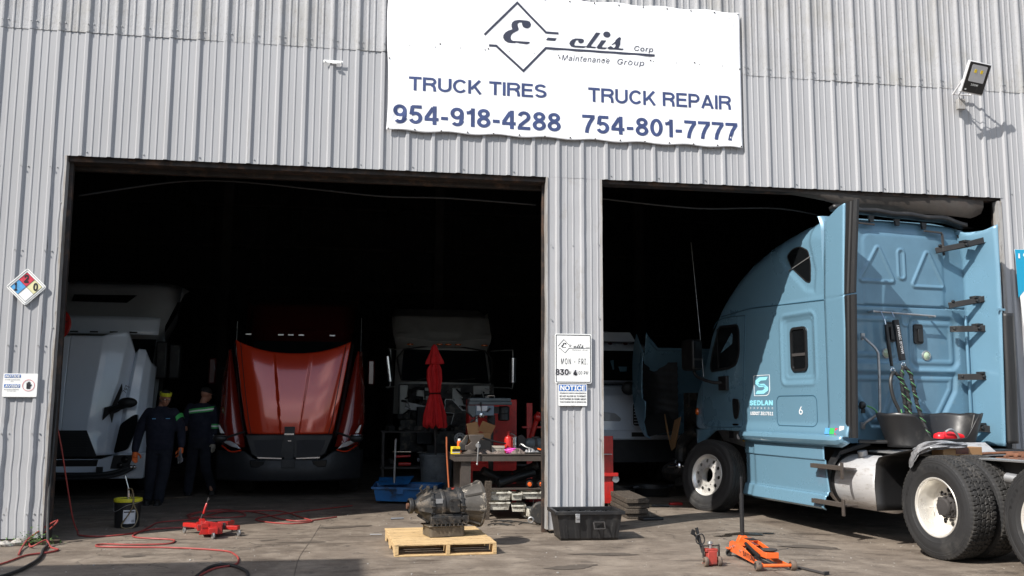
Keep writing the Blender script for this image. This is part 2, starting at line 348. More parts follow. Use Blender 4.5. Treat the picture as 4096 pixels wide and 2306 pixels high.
# bold grotesque capitals and digits drawn as ribbons: width, list of centre lines in a unit-high box
def _arc(cx, cy, rx, ry, a0, a1, n=12): return [(cx + rx * math.cos(R(lerp(a0, a1, i / n))), cy + ry * math.sin(R(lerp(a0, a1, i / n)))) for i in range(n + 1)]
HB = .085
GLY = {'T': (.74, [[(0, 1 - HB), (.74, 1 - HB)], [(.37, 0), (.37, 1 - 2 * HB)]]), 'I': (.17, [[(HB, 0), (HB, 1)]]),
 'R': (.80, [[(HB, 0), (HB, 1)], [(2 * HB, 1 - HB), (.46, 1 - HB)] + _arc(.48, .715, .225, .20, 90, -90) + [(2 * HB, .515)], [(.50, .45), (.64, .38), (.68, .26), (.70, .0)]]),
 'P': (.74, [[(HB, 0), (HB, 1)], [(2 * HB, 1 - HB), (.42, 1 - HB)] + _arc(.43, .685, .225, .23, 90, -90) + [(2 * HB, .455)]]),
 'U': (.80, [[(HB, 1), (HB, .36)] + _arc(.40, .36, .315, .275, 180, 360)[1:] + [(.80 - HB, 1)]]),
 'C': (.82, [_arc(.43, .5, .345, .415, 38, 322, 22)]), 'K': (.82, [[(HB, 0), (HB, 1)], [(.17, .34), (.70, 1)], [(.37, .56), (.74, 0)]]),
 'E': (.70, [[(HB, 0), (HB, 1)], [(2 * HB, 1 - HB), (.68, 1 - HB)], [(2 * HB, .52), (.64, .52)], [(2 * HB, HB), (.70, HB)]]),
 'S': (.74, [_arc(.37, .715, .27, .20, 20, 180, 9) + [(.12, .62), (.22, .55), (.37, .51), (.54, .455), (.635, .37)] + _arc(.37, .285, .275, .20, 0, -165, 10)]),
 'A': (.84, [[(.085, 0), (.42, .97)], [(.755, 0), (.42, .97)], [(.2, .29), (.64, .29)]]),
 '0': (.58, [_arc(.29, .5, .205, .415, 0, 360, 24)]), '1': (.40, [[(.30, 0), (.30, 1)], [(.03, .74), (.16, .76), (.25, .84)]]),
 '2': (.58, [_arc(.285, .70, .20, .215, 170, -40, 11) + [(.32, .44), (.13, .24), (.09, HB)], [(.0, HB - .01), (.56, HB - .01)]]),
 '4': (.60, [[(.43, 0), (.43, 1)], [(.37, .92), (.07, .36)], [(.0, .29), (.60, .29)]]),
 '5': (.58, [[(.54, 1 - HB), (.12, 1 - HB)], [(.15, .95), (.10, .50)], [(.10, .50)] + _arc(.28, .33, .21, .245, 125, -160, 14)]),
 '7': (.56, [[(0, 1 - HB), (.56, 1 - HB)], [(.50, .88), (.33, .55), (.24, .28), (.20, 0)]]),
 '8': (.58, [_arc(.29, .745, .18, .175, 0, 360, 20), _arc(.29, .285, .21, .205, 0, 360, 20)]),
 '9': (.58, [_arc(.285, .68, .205, .235, 0, 360, 20), [(.49, .68), (.49, .45), (.45, .22)] + _arc(.29, .26, .19, .18, -15, -150, 8)]),
 '-': (.34, [[(.02, .37), (.32, .37)]]), ' ': (.26, [])}
def glyph_text(mb, s, x0, x1, z0, z1, fn):
    tot = sum(GLY[c][0] for c in s) + .085 * (len(s) - 1); k = (x1 - x0) / tot; x = 0; lay = 0
    for c in s:
        w_, st = GLY[c]
        for ln in st:
            P = [Vector(p) for p in ln]; Q = []
            for a, b in zip(P, P[1:]):
                m_ = max(1, int((b - a).length / .15)); Q += [a.lerp(b, i / m_) for i in range(m_)]
            Q.append(P[-1]); closed = (Q[0] - Q[-1]).length < 1e-3; A = []; B_ = []; n = len(Q)
            for i, p in enumerate(Q):
                d1 = (p - Q[i - 1]).normalized() if i else ((Q[-1] - Q[-2]).normalized() if closed else (Q[1] - p).normalized()); d2 = (Q[i + 1] - p).normalized() if i < n - 1 else ((Q[1] - Q[0]).normalized() if closed else d1)
                t = (d1 + d2).normalized(); nn = Vector((-t.y, t.x)) * HB / max(.5, t.dot(d1)); A.append(p + nn); B_.append(p - nn)
            lay += 1; f = lambda v: fn(x0 + (x + v.x) * k, z0 + v.y * (z1 - z0), .00012 * (lay % 6))
            mb.add([f(v) for v in A] + [f(v) for v in B_], [(i, i + 1, n + i + 1, n + i) for i in range(n - 1)])
        x += w_ + .085
XZ = lambda y0: (lambda x, z, t=0: (x, y0 - t, z))     # faces -y, t = height off the surface
# ------------------------------------------------------------------ ground
def ground_material():
    m = bpy.data.materials.new('stained_concrete'); m.use_nodes = True; n = m.node_tree; b = n.nodes['Principled BSDF']; lk = n.links.new
    co = n.nodes.new('ShaderNodeTexCoord').outputs['Object']
    def noise(sc, det=8, rgh=.65, vec=None):
        t = n.nodes.new('ShaderNodeTexNoise'); t.inputs['Scale'].default_value = sc; t.inputs['Detail'].default_value = det; t.inputs['Roughness'].default_value = rgh
        lk(vec or co, t.inputs[0]); return t.outputs['Fac']
    def rng(f, lo, hi):
        r = n.nodes.new('ShaderNodeMapRange'); r.inputs[1].default_value = lo; r.inputs[2].default_value = hi; lk(f, r.inputs[0]); return r.outputs[0]
    def mixc(f, a, c):
        x = n.nodes.new('ShaderNodeMix'); x.data_type = 'RGBA'; lk(f, x.inputs[0])
        if isinstance(a, tuple): x.inputs[6].default_value = (*a, 1)
        else: lk(a, x.inputs[6])
        x.inputs[7].default_value = (*c, 1); return x.outputs[2]
    c = mixc(rng(noise(.55), .36, .64), (.205, .168, .134), (.130, .104, .082))
    c = mixc(rng(noise(2.1), .46, .68), c, (.265, .222, .178))
    mp = n.nodes.new('ShaderNodeMapping'); mp.inputs['Scale'].default_value = (.8, 2.4, 1); mp.inputs['Rotation'].default_value = (0, 0, .35); lk(co, mp.inputs[0])
    c = mixc(rng(noise(1.3, vec=mp.outputs[0]), .54, .70), c, (.070, .054, .043))
    c = mixc(rng(noise(3.7, 10, .75), .57, .68), c, (.055, .046, .040))
    c = mixc(rng(noise(42, 4, .7), .56, .72), c, (.25, .225, .195))
    v = n.nodes.new('ShaderNodeTexVoronoi'); v.inputs['Scale'].default_value = 46; lk(co, v.inputs['Vector'])
    c = mixc(rng(v.outputs['Distance'], .11, .05), c, (.34, .32, .29))
    v2 = n.nodes.new('ShaderNodeTexVoronoi'); v2.feature = 'DISTANCE_TO_EDGE'; v2.inputs['Scale'].default_value = .22
    nd = n.nodes.new('ShaderNodeVectorMath'); nd.operation = 'ADD'
    nz = n.nodes.new('ShaderNodeTexNoise'); nz.inputs['Scale'].default_value = 1.6; nz.inputs['Detail'].default_value = 6; lk(co, nz.inputs[0])
    lk(co, nd.inputs[0]); lk(nz.outputs['Color'], nd.inputs[1]); lk(nd.outputs[0], v2.inputs['Vector'])
    c = mixc(rng(v2.outputs['Distance'], .0022, .0004), c, (.07, .058, .047)); c = mixc(rng(noise(5.5, 12, .8, mp.outputs[0]), .52, .72), c, (.085, .067, .052))
    lk(c, b.inputs['Base Color'])
    lk(rng(noise(1.7), .2, .9), b.inputs['Roughness'])
    r = n.nodes.new('ShaderNodeMapRange'); r.inputs[1].default_value = .3; r.inputs[2].default_value = .7; r.inputs[3].default_value = .5; r.inputs[4].default_value = .95
    lk(noise(2.4), r.inputs[0]); lk(r.outputs[0], b.inputs['Roughness'])
    b.inputs['Specular IOR Level'].default_value = .3
    a = n.nodes.new('ShaderNodeMath'); a.operation = 'ADD'; lk(noise(9, 8, .7), a.inputs[0]); lk(noise(95, 3, .6), a.inputs[1])
    bp = n.nodes.new('ShaderNodeBump'); bp.inputs['Strength'].default_value = .55; bp.inputs['Distance'].default_value = .012
    lk(a.outputs[0], bp.inputs['Height']); lk(bp.outputs[0], b.inputs['Normal'])
    return m
M['ground'] = ground_material()
def smst(a, b, x): t = max(0, min(1, (x - a) / (b - a))); return t * t * (3 - 2 * t)
def gz(x, y):
    """the concrete falls away gently to the right of the pillar"""
    return -.088 * smst(7.5, 8.9, x) * (1 - .45 * smst(-.5, 2.5, y)) * smst(60, 30, abs(x)) * smst(60, 30, abs(y))
gx_ = [-600, -100, -30] + [i * .5 for i in range(-20, 50)] + [40, 100, 600]; gy_ = [-600, -100, -30] + [i * .5 for i in range(-24, 40)] + [40, 100, 600]
mb = MB(); mb.grid(len(gx_) - 1, len(gy_) - 1, lambda u, v: (lambda x, y: (x, y, gz(x, y)))(gx_[round(u * (len(gx_) - 1))], gy_[round(v * (len(gy_) - 1))]))
struct(mb.build('ground', 'ground', ang=80))
# dark oil stains and loose grit lying on the concrete
def stain(cx, cy, rx, ry, seed, rot=0):
    rnd = random.Random(seed); ph = [rnd.uniform(0, 6.3) for _ in range(5)]; P = []
    for i in range(48):
        a = 2 * math.pi * i / 48; k = 1 + .16 * math.sin(2 * a + ph[0]) + .13 * math.sin(3 * a + ph[1]) + .08 * math.sin(7 * a + ph[2]) + .05 * math.sin(13 * a + ph[3])
        x = rx * k * math.cos(a); y = ry * k * math.sin(a); P.append((cx + x * math.cos(rot) - y * math.sin(rot), cy + x * math.sin(rot) + y * math.cos(rot)))
    return P
mk('oil', (.038, .030, .022), .28, var=.3, vs=12); mk('oil_dry', (.095, .076, .06), .8, var=.3, vs=9)
mb = MB(); k = 0
for (cx, cy, rx, ry, ro) in [(7.63, -.33, .30, .10, .2), (7.3, -.5, .10, .05, 0), (7.98, -.18, .12, .05, .3)]:
    P = stain(cx, cy, rx, ry, k, ro); k += 1; mb.add([(x, y, gz(x, y) + .006 + .001 * k) for x, y in P], [tuple(range(48))])
struct(mb.build('oil_stain', 'oil', flat=True))
mb = MB(); k = 20
for (cx, cy, rx, ry, ro) in [(8.0, -1.25, .38, .12, .1), (2.6, -.35, .22, .05, 0), (2.2, -.15, .10, .04, .4), (5.1, -2.3, .26, .10, .2), (4.9, -.2, .14, .05, .1), (6.2, .5, .30, .10, .3), (1.0, -1.1, .12, .05, 0), (5.6, -1.6, .35, .07, -.1), (3.0, .9, .3, .1, .2), (7.0, -3.2, .3, .08, .1)]:
    P = stain(cx, cy, rx, ry, k, ro); k += 1; mb.add([(x, y, gz(x, y) + .003 + .0002 * (k - 20)) for x, y in P], [tuple(range(48))])
struct(mb.build('dry_stain', 'oil_dry', flat=True))
mb = MB(); mb.tube([(2.62, -2.6, .0), (2.60, -1.4, .0), (2.66, -.2, .0), (2.72, 1.2, 0)], .004, 4, 5); mb.tube([(-.1, .02, 0), (2.0, .03, 0), (5.3, .02, 0)], .005, 4, 3); struct(mb.build('slab_joint', 'oil_dry', flat=True))
mb = MB(); rnd = random.Random(3)
for i in range(600):
    x = rnd.uniform(-1.5, 10); y = rnd.uniform(-3.2, 3.5); s = rnd.choice([.003, .004, .005, .007]) * rnd.uniform(.7, 1.5)
    s *= .75
    if rnd.random() < .012: s = .010
    mb.box((x, y, gz(x, y) + s * .35), (s * 2, s * 1.4, s * .8), (rnd.uniform(-.3, .3), rnd.uniform(-.3, .3), rnd.uniform(0, 3)))
g = mb.build('grit', 'stone', flat=True); tag(g, 'scattered grit and small pale chips on the concrete', 'grit', kind='stuff')

# ------------------------------------------------------------------ warehouse
P_ = .305
B = empty('warehouse', 'large grey ribbed metal workshop building with two open bay doors', 'building', (0, 0, 0))
def profile(x0, x1, old=False):
    """x,y points of the ribbed sheet: ridge right edges at multiples of .305"""
    tab = [(-.050, 0), (-.034, -.026), (-.002, -.026), (.018, 0), (.083, 0), (.089, -.006), (.101, -.006), (.107, 0), (.163, 0), (.169, -.006), (.181, -.006), (.187, 0)]
    if old: tab = [(-.052, -.001), (-.046, -.004), (-.030, -.023), (-.024, -.026), (-.004, -.026), (.002, -.023), (.018, -.003), (.024, 0), (.078, 0), (.09, -.009), (.102, -.009), (.114, 0), (.156, 0), (.168, -.009), (.18, -.009), (.192, 0)]
    pts = []
    for i in range(math.floor(x0 / P_) - 1, math.ceil(x1 / P_) + 2):
        pts += [(i * P_ + a, b) for a, b in tab]
    def at(x):
        for (a, p), (b, q) in zip(pts, pts[1:]):
            if a <= x <= b: return p + (q - p) * (x - a) / (b - a)
    return [(x0, at(x0))] + [p for p in pts if x0 < p[0] < x1] + [(x1, at(x1))]
def sheet(mb, x0, x1, z0, z1, yo=0, old=False, dent=0, nz=None):
    pr = profile(x0, x1, old); nz = nz or max(1, int((z1 - z0) / .25)); o = len(mb.v); rnd = random.Random(int(x0 * 10) + 5)
    ph = [rnd.uniform(0, 6) for _ in range(4)]
    for j in range(nz + 1):
        z = z0 + (z1 - z0) * j / nz
        for (x, y) in pr:
            wv = .0018 * math.sin(x * 2.1 + z * 1.3 + ph[0]) + .0012 * math.sin(x * 5.3 - z * 2.7 + ph[1])
            if dent: wv += dent * max(0, math.sin(z * 9 + x * 6 + ph[2])) ** 8 * (1 if y < -.02 else .2)
            mb.v.append((x + (dent * .5 * math.sin(z * 14 + ph[3]) if dent else 0), y + yo + wv, z))
    m_ = len(pr)
    for j in range(nz):
        for i in range(m_ - 1):
            a = o + j * m_ + i; mb.f.append((a, a + 1, a + 1 + m_, a + m_)); mb.mi.append(mb.cur)
OX0, OX1, OX2, OX3, HZ, LAP = -.15, 5.33, 6.02, 11.46, 4.24, 5.69
mb = MB(); sheet(mb, -7, OX0 - .15, .05, LAP + .05, dent=.0, nz=24); sheet(mb, OX0 - .15, OX3, HZ, LAP + .05); sheet(mb, OX3 + .0, 16, .0, LAP + .05)
mb.build('wall', 'cladding', B, ang=20, fix=False)
mb = MB(); sheet(mb, OX1, OX2, .045, HZ, -.002, dent=.0022, nz=60); mb.build('pillar_cladding', 'cladding_low', B, ang=20, fix=False)
mb = MB(); sheet(mb, OX0 - .15, OX0 - .02, .05, HZ, .0, dent=.009, nz=60); mb.build('jamb_cladding', 'cladding', B, ang=20, fix=False)
mb = MB(); sheet(mb, -7, 16, LAP, 8.6, -.006, True); mb.build('upper_cladding', 'cladding_old', B, ang=30, fix=False)
mb = MB(); sheet(mb, 10.98, 11.50, HZ - .01, 4.50, -.005); mb.build('patch_panel', 'cladding', B, ang=20, fix=False)
mb = MB(); sheet(mb, OX0 - .55, OX0 - .13, .045, 1.75, -.004, dent=.008, nz=40); mb.build('lower_patch', 'cladding_low', B, ang=20, fix=False)
# jamb trims: thin folded sheet at the opening edges
mb = MB()
def wob_strip(mb, x, wd, z0, z1, y0, y1, amp, seed):
    rnd = random.Random(seed); n_ = 40; ph = rnd.uniform(0, 6); V = []
    for i in range(n_ + 1):
        z = lerp(z0, z1, i / n_); a = amp * (math.sin(z * 3.1 + ph) + .6 * math.sin(z * 8.3 + ph) + .5 * math.sin(z * 17 + ph)); V += [(x + a, y0, z), (x + wd + a * .3, y0 - .004, z), (x + wd + a * .3, y1, z), (x + a, y1, z)]
    F = []
    for i in range(n_):
        for k in range(4): F.append((i * 4 + k, i * 4 + (k + 1) % 4, i * 4 + 4 + (k + 1) % 4, i * 4 + 4 + k))
    F += [(0, 1, 2, 3), tuple(n_ * 4 + k for k in (3, 2, 1, 0))]; mb.add(V, F)
for a_ in ((OX0 - .03, .022, .05, HZ, -.012, .10, .005, 1), (OX1 - .004, .02, .05, HZ - .0, -.014, .09, .003, 2), (OX2 - .016, .02, .05, HZ, -.014, .09, .003, 3), (OX3 - .045, .05, .0, HZ - .05, -.010, .10, .004, 4)):
    mb = MB(); wob_strip(mb, *a_); mb.build('opening_trim', 'trim', B, ang=50)
# steel framing behind the cladding
mb = MB()
for x0, x1 in ((OX0 - .12, OX0 + .035), (OX1 - .03, OX1 + .05), (OX2 - .06, OX2 - .005), (OX3 - .02, OX3 + .10)): MB().bx(x0, x1, .105, .17, 0, HZ + .3).build('door_post', 'jamb_steel', B, bevel=.004)
mb = MB(); mb.bx(OX0 - .1, OX1 + .05, .045, .25, HZ - .055, HZ + .12); mb.bx(OX0 - .1, OX1, .26, .34, HZ - .10, HZ - .02)
mb.bx(OX2 - .05, OX3 + .05, .045, .22, HZ - .04, HZ + .12)
mb.build('header_beam', 'jamb_steel', B, bevel=.004)
mk('bent_flashing', (.07, .06, .052), .6, .2, var=.35, vs=3, dirt=[((.05, .035, .028), 5, .5, .7)])
mb = MB(); n_ = 60
tabz = [(6.02, .02), (7.6, .03), (8.4, .05), (9.0, .15), (9.4, .24), (10.6, .27), (11.1, .30), (11.3, .20)]
mb.grid(n_, 3, lambda u, v: (lerp(6.05, 11.25, u), .05 + .035 * math.sin(u * 19) * v + (.06 if v > .9 else 0), HZ + .02 - interp(tabz, lerp(6.05, 11.25, u)) * v))
mb.build('bent_flashing', 'bent_flashing', B, ang=60)
mb = MB()
mb.tube([(OX0, .5, HZ - .35), (.9, .5, HZ - .14), (1.6, .5, HZ - .10), (2.6, .5, HZ - .16), (3.4, .5, HZ - .21), (4.2, .5, HZ - .20), (5.3, .5, HZ - .24)], .012, 8, 6)
mb.tube([(6.1, .5, HZ - .12), (7.4, .5, HZ - .20), (8.6, .5, HZ - .16), (9.6, .5, HZ - .30), (10.6, .5, HZ - .36), (11.4, .5, HZ - .32)], .012, 8, 6)
mb.build('sagging_pipe', 'black', B)
# inside of the hall
mb = MB(); rib = lambda t: .03 * (abs((t * 3.3) % 1 - .5) < .2)
def inner(mb, p0, p1, z0, z1, nrm):
    p0 = Vector((*p0, 0)); p1 = Vector((*p1, 0)); L_ = (p1 - p0).length; k = int(L_ / .305); V = []; nrm = Vector((*nrm, 0))
    for i in range(k + 1):
        for a, d in ((0, 0), (.2, 0), (.26, .03), (.32, .03)):
            q = p0 + (p1 - p0) * min(1, (i + a * 3) / (k + 1)) + nrm * d; V += [tuple(q + Vector((0, 0, z0))), tuple(q + Vector((0, 0, z1)))]
    mb.add(V, [(i, i + 2, i + 3, i + 1) for i in range(0, len(V) - 2, 2)])
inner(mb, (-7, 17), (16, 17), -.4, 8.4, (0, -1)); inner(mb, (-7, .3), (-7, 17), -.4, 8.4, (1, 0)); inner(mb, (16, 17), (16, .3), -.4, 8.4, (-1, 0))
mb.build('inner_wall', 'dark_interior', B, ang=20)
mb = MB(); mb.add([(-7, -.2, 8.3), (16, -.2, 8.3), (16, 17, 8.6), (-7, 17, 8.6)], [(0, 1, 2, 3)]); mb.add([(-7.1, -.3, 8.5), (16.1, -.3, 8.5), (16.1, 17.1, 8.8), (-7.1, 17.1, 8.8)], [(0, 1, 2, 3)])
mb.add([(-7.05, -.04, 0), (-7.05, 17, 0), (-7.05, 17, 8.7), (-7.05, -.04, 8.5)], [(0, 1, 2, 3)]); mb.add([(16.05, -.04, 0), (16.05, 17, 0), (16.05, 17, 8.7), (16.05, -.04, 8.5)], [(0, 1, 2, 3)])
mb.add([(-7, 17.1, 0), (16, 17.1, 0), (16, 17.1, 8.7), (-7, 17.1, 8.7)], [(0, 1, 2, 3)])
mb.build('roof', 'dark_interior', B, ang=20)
mb = MB()
for x in (-5, -.15, 5.17, 10.54):
    mb = MB(); mb.bx(x - .1, x + .1, 13.0, 13.02, 0, 8.3); mb.bx(x - .1, x + .1, 13.24, 13.26, 0, 8.3); mb.bx(x - .01, x + .01, 13.02, 13.24, 0, 8.3); mb.build('column', 'steel_dark', B)
mb = MB()
for z in (2.4, 3.6, 4.8, 6.0, 7.2): mb.bx(-6.9, 15.9, 16.75, 16.95, z, z + .08)
for y in (3, 6, 9, 12, 15): mb.bx(-6.9, 15.9, y, y + .08, 7.6, 7.9)
for x in (-1.5, 4, 9.5): mb.bx(x - .1, x + .1, .4, 16.7, 7.0, 7.5)
mb.build('roof_beam', 'steel_dark', B)
# screws on the cladding
mb = MB(); rnd = random.Random(11)
def screw(x, y, z):
    mb.cyl((x, y, z), (x, y - .006, z), .0085, n=8); mb.cyl((x, y - .006, z), (x, y - .011, z), .005, n=6)
for i in range(-22, 52):
    screw(i * P_ - .016, -.041, LAP + .09 + rnd.uniform(-.006, .006)); screw(i * P_ + .04, -.007, LAP + .10)
    if -.15 < i * P_ < 11.6 and i % 2 == 0 and not (5.2 < i * P_ < 6.1): screw(i * P_ + .045, -.001, HZ + .05)
    if i * P_ < -.3 or i * P_ > 11.6:
        for z in (.3, 1.15, 2.1, 3.15, 4.1): screw(i * P_ - .016, -.036, z); screw(i * P_ + .05, -.001, z)
for z in (.22, 1.05, 1.35, 2.5, 3.4): screw(5.385, -.016, z); screw(5.97, -.016, z + .04); screw(5.66, -.002, z)
for z in (.3, .9, 1.6, 2.3, 3.2, 3.7): screw(-.19, -.002, z)
s_ = mb.build('screws', 'galvanised', B); s_['kind'] = 'stuff'
# ------------------------------------------------------------------ the neighbouring buildings behind the camera
def block(name, label, x0, x1, y0, y1, h, m_):
    b_ = empty(name, label, 'building', ((x0 + x1) / 2, (y0 + y1) / 2, 0)); hx = (x1 - x0) / 2; hy = (y1 - y0) / 2
    MB().bx(-hx, hx, -hy, hy, 0, h).build('wall', m_, b_); MB().bx(-hx - .0, hx + .0, -hy - .0, hy + .0, h + .003, h + .25).build('parapet', 'trim', b_)
    mb = MB()
    for i in range(int(hx * 2 / 5)):
        xx = -hx + 2.5 + i * 5; mb.bx(xx - 1, xx + 1, hy - .02, hy + .03, 1, 3.6)
    mb.build('door', 'steel_dark', b_); return b_
block('neighbouring_building', 'tall building left of the yard that shades the lower left ground', -26, -4.05, -17, -6.47, 7.75, 'building_tan')
block('yard_building', 'low tan building across the yard behind the camera', -20, 3, -44, -34, 5.5, 'building_tan')
block('yard_shed', 'white shed across the yard behind the camera', 6, 30, -46, -36, 4.6, 'building_white')

# ------------------------------------------------------------------ big banner
BX0, BX1, BZ0, BZ1 = 3.385, 7.855, 4.715, 6.505
def bany(x, z):
    u = (x - BX0) / (BX1 - BX0); v = (z - BZ0) / (BZ1 - BZ0)
    y = -.046 - .0025 * math.sin(x * 20.6) * max(0, 1 - abs(2 * v - 1)) ** .3
    for cx, cz in ((0, 0), (1, 0), (1, 1), (0, 1)):
        du = (u - cx) * 2.5; dv = (v - cz); d = math.hypot(du, dv); a = math.atan2(dv, du)
        y -= .009 * math.exp(-d * 6) * math.sin(a * 11) * min(1, d * 8)
    for (px, pz) in ((4.01, 5.82), (4.60, 5.80), (5.49, 5.745), (6.66, 5.79), (7.24, 5.80)):
        d = math.hypot(x - px, z - pz); y += .008 * math.exp(-d * 18)
    return y
bn = empty('banner', 'wide white vinyl banner with truck repair phone numbers screwed to the wall', 'banner', (0, 0, 0))
def edge(u, v):
    x = lerp(BX0, BX1, u); z = lerp(BZ0, BZ1, v)
    x += .018 * math.sin(v * math.pi * 2) * max(0, 1 - u * 8); z += .010 * math.sin(u * math.pi * 15) * (max(0, 1 - v * 12) - max(0, v * 12 - 11)) ; return x, z
mb = MB(); mb.grid(220, 90, lambda u, v: (lambda x, z: (x, bany(x, z) , z))(*edge(u, v)))
o = mb.build('cloth', 'vinyl_white', bn, ang=80, fix=False); md = o.modifiers.new('thick', 'SOLIDIFY'); md.thickness = .0015; md.offset = 1
fb = lambda x, z, t=0: (x, bany(x, z) - .005 - t, z)
def dense_text(mb, *a, **k): text_into(mb, *a, **k)
for tx, a_, b_, c_, d_ in (('TRUCK TIRES', 3.64, 5.325, 5.218, 5.388), ('954-918-4288', 3.462, 5.50, 4.805, 5.035), ('TRUCK REPAIR', 5.848, 7.71, 5.206, 5.387), ('754-801-7777', 5.77, 7.785, 4.808, 5.036)):
    mb = MB(); glyph_text(mb, tx, a_, b_, c_, d_, fb); mb.build('phone_lettering', 'ink_navy', bn, flat=True, fix=False)
E_ = [(5.082,6.194),(5.114,6.183),(5.13,6.146),(5.119,6.117),(5.091,6.096),(5.059,6.096),(5.027,6.11),(5.015,6.138),(5.014,6.163),(4.986,6.164),(4.963,6.15),(4.959,6.129),(4.966,6.101),(4.974,6.078),(4.964,6.056),(4.932,6.038),(4.9,6.017),(4.88,5.992),(4.874,5.964),(4.88,5.936),(4.901,5.921),(5.115,5.923),(5.11,5.907),(5.092,5.895),(5.069,5.891),(4.878,5.891),(4.837,5.896),(4.801,5.917),(4.78,5.952),(4.783,5.985),(4.805,6.019),(4.841,6.047),(4.894,6.068),(4.884,6.1),(4.883,6.128),(4.893,6.157),(4.922,6.182),(4.977,6.195)]
C_ = [(5.799,5.992),(5.795,5.968),(5.778,5.952),(5.75,5.948),(5.73,5.958),(5.725,5.977),(5.727,5.987),(5.699,5.985),(5.68,5.946),(5.674,5.926),(5.685,5.916),(5.829,5.916),(5.82,5.903),(5.796,5.893),(5.666,5.894),(5.634,5.9),(5.611,5.931),(5.62,5.96),(5.648,5.99),(5.695,6.009),(5.769,6.01),(5.789,6.005)]
L_ = [(5.954,6.103),(6.012,6.103),(5.89,5.93),(5.894,5.918),(5.962,5.916),(5.936,5.897),(5.833,5.895),(5.824,5.908)]
I_ = [(6.023,6.009),(6.087,6.01),(6.03,5.932),(6.034,5.918),(6.1,5.918),(6.072,5.895),(5.973,5.894),(5.961,5.913)]
S_ = [(6.261,6.067),(6.278,6.049),(6.266,6.02),(6.265,5.967),(6.246,5.933),(6.246,5.919),(6.312,5.918),(6.293,5.898),(6.123,5.893),(6.1,5.904),(6.105,5.923),(6.142,5.94),(6.184,5.916),(6.204,5.944),(6.199,5.977),(6.166,5.956),(6.147,5.954),(6.199,6.001),(6.204,6.02),(6.238,6.053)]
D_ = [(5.339,5.994),(5.454,5.993),(5.431,5.959),(5.317,5.959)]
def logo(mb, fn):
    for Pp in (E_, C_, L_, I_, S_, D_): mb.add([fn(x, z) for x, z in Pp], [tuple(range(len(Pp)))])
    mb.add([fn(6.093 + .047 * math.cos(i * .3927), 6.087 + .04 * math.sin(i * .3927)) for i in range(16)], [tuple(range(16))])
    for Pl in ([(4.55, 5.973), (4.955, 6.415), (5.316, 6.058), (5.476, 6.058)], [(4.607, 5.843), (4.696, 5.843), (5.034, 5.545), (5.316, 5.857), (6.713, 5.857)]):
        Pl = [tuple(Vector(a).lerp(Vector(b), k / 8)) for a, b in zip(Pl, Pl[1:]) for k in range(8)] + [Pl[-1]]; hw = .014; n_ = len(Pl); A = []; Bq = []
        for i in range(n_):
            p = Vector(Pl[i]); d1 = (p - Vector(Pl[i - 1])).normalized() if i else None; d2 = (Vector(Pl[i + 1]) - p).normalized() if i < n_ - 1 else None
            d1 = d1 or d2; d2 = d2 or d1; t = (d1 + d2).normalized(); nn = Vector((-t.y, t.x)) * hw / max(.35, t.dot(d1)); A.append(p + nn); Bq.append(p - nn)
        mb.add([fn(*p) for p in A] + [fn(*p) for p in Bq], [(i, i + 1, n_ + i + 1, n_ + i) for i in range(n_ - 1)])
    text_into(mb, 'Corp', 6.446, 6.692, 5.885, 5.963, fn, -.004, .18, 1.1, .15); text_into(mb, 'Maintenance', 5.515, 6.125, 5.712, 5.786, fn, .0, .22, 1.1); text_into(mb, 'Group', 6.225, 6.573, 5.69, 5.782, fn, .0, .22, 1.1)
mb = MB(); logo(mb, fb); mb.build('logo_lettering', 'ink_dark', bn, flat=True, fix=False)
mb = MB()
for i in range(15):
    x = lerp(BX0 + .02, BX1 - .02, i / 14)
    for z in (BZ0 + .02, BZ1 - .02): mb.lathe([(.009, 0), (.009, .008), (0.001, .01)], (x, bany(x, z) - .002, z), (0, -1, 0), 8)
for (x, z) in ((4.01, 5.82), (4.60, 5.80), (5.49, 5.745), (6.66, 5.79), (7.24, 5.80), (3.40, 5.6), (7.84, 5.75), (6.05, 5.75)): mb.lathe([(.009, 0), (.009, .008), (.001, .01)], (x, bany(x, z) - .003, z), (0, -1, 0), 8)
mb.build('screw_heads', 'steel_dark', bn)

# ------------------------------------------------------------------ signs on the wall
def board(name, label, x0, x1, z0, z1, y, r=.02):
    o = MB(); o.prism(rrect(x0, x1, z0, z1, r), 0, .003, XZ(y)); o = o.build(name, 'sign_white', None, ang=30); return tag(o, label, 'sign')
o = board('hours_sign', 'white opening hours sign with black border on the pillar', 5.426, 5.874, 1.740, 2.329, -.037)
f2 = XZ(-.0425)
mb = MB(); ring(mb, rrect(5.438, 5.862, 1.752, 2.317, .012), .007, f2, 0, .001); mb.build('border', 'ink_black', o, flat=True)
mb = MB(); sc = .395 / 2.16; fl = lambda x, z, t=0: (5.462 + (x - 4.55) * sc * .98, -.0425, 2.10 + (z - 5.545) * sc)
logo(mb, fl); text_into(mb, 'MON - FRI.', 5.50, 5.82, 1.965, 2.035, f2, 0, 0, 1.25)
text_into(mb, 'M', 5.600, 5.622, 1.846, 1.885, f2); text_into(mb, ':00 PM', 5.70, 5.83, 1.845, 1.887, f2, 0, 0, 1.1)
mb.build('lettering', 'ink_black', o, flat=True, fix=False)
mb = MB(); mb.prism(rrect(5.431, 5.597, 1.832, 1.912, .002), 0, .001, XZ(-.0405)); mb.prism(rrect(5.642, 5.701, 1.826, 1.902, .002), 0, .001, XZ(-.0405)); mb.build('sticker_patch', 'label_white', o, flat=True)
mb = MB(); text_into(mb, '830', 5.433, 5.593, 1.838, 1.908, f2, .03); text_into(mb, '4', 5.648, 5.697, 1.832, 1.900, f2, .045); mb.build('sticker_digits', 'ink_black', o, flat=True, fix=False)
o = board('insurance_notice', 'small white and blue NOTICE sign below the hours sign', 5.468, 5.816, 1.475, 1.729, -.037, .01)
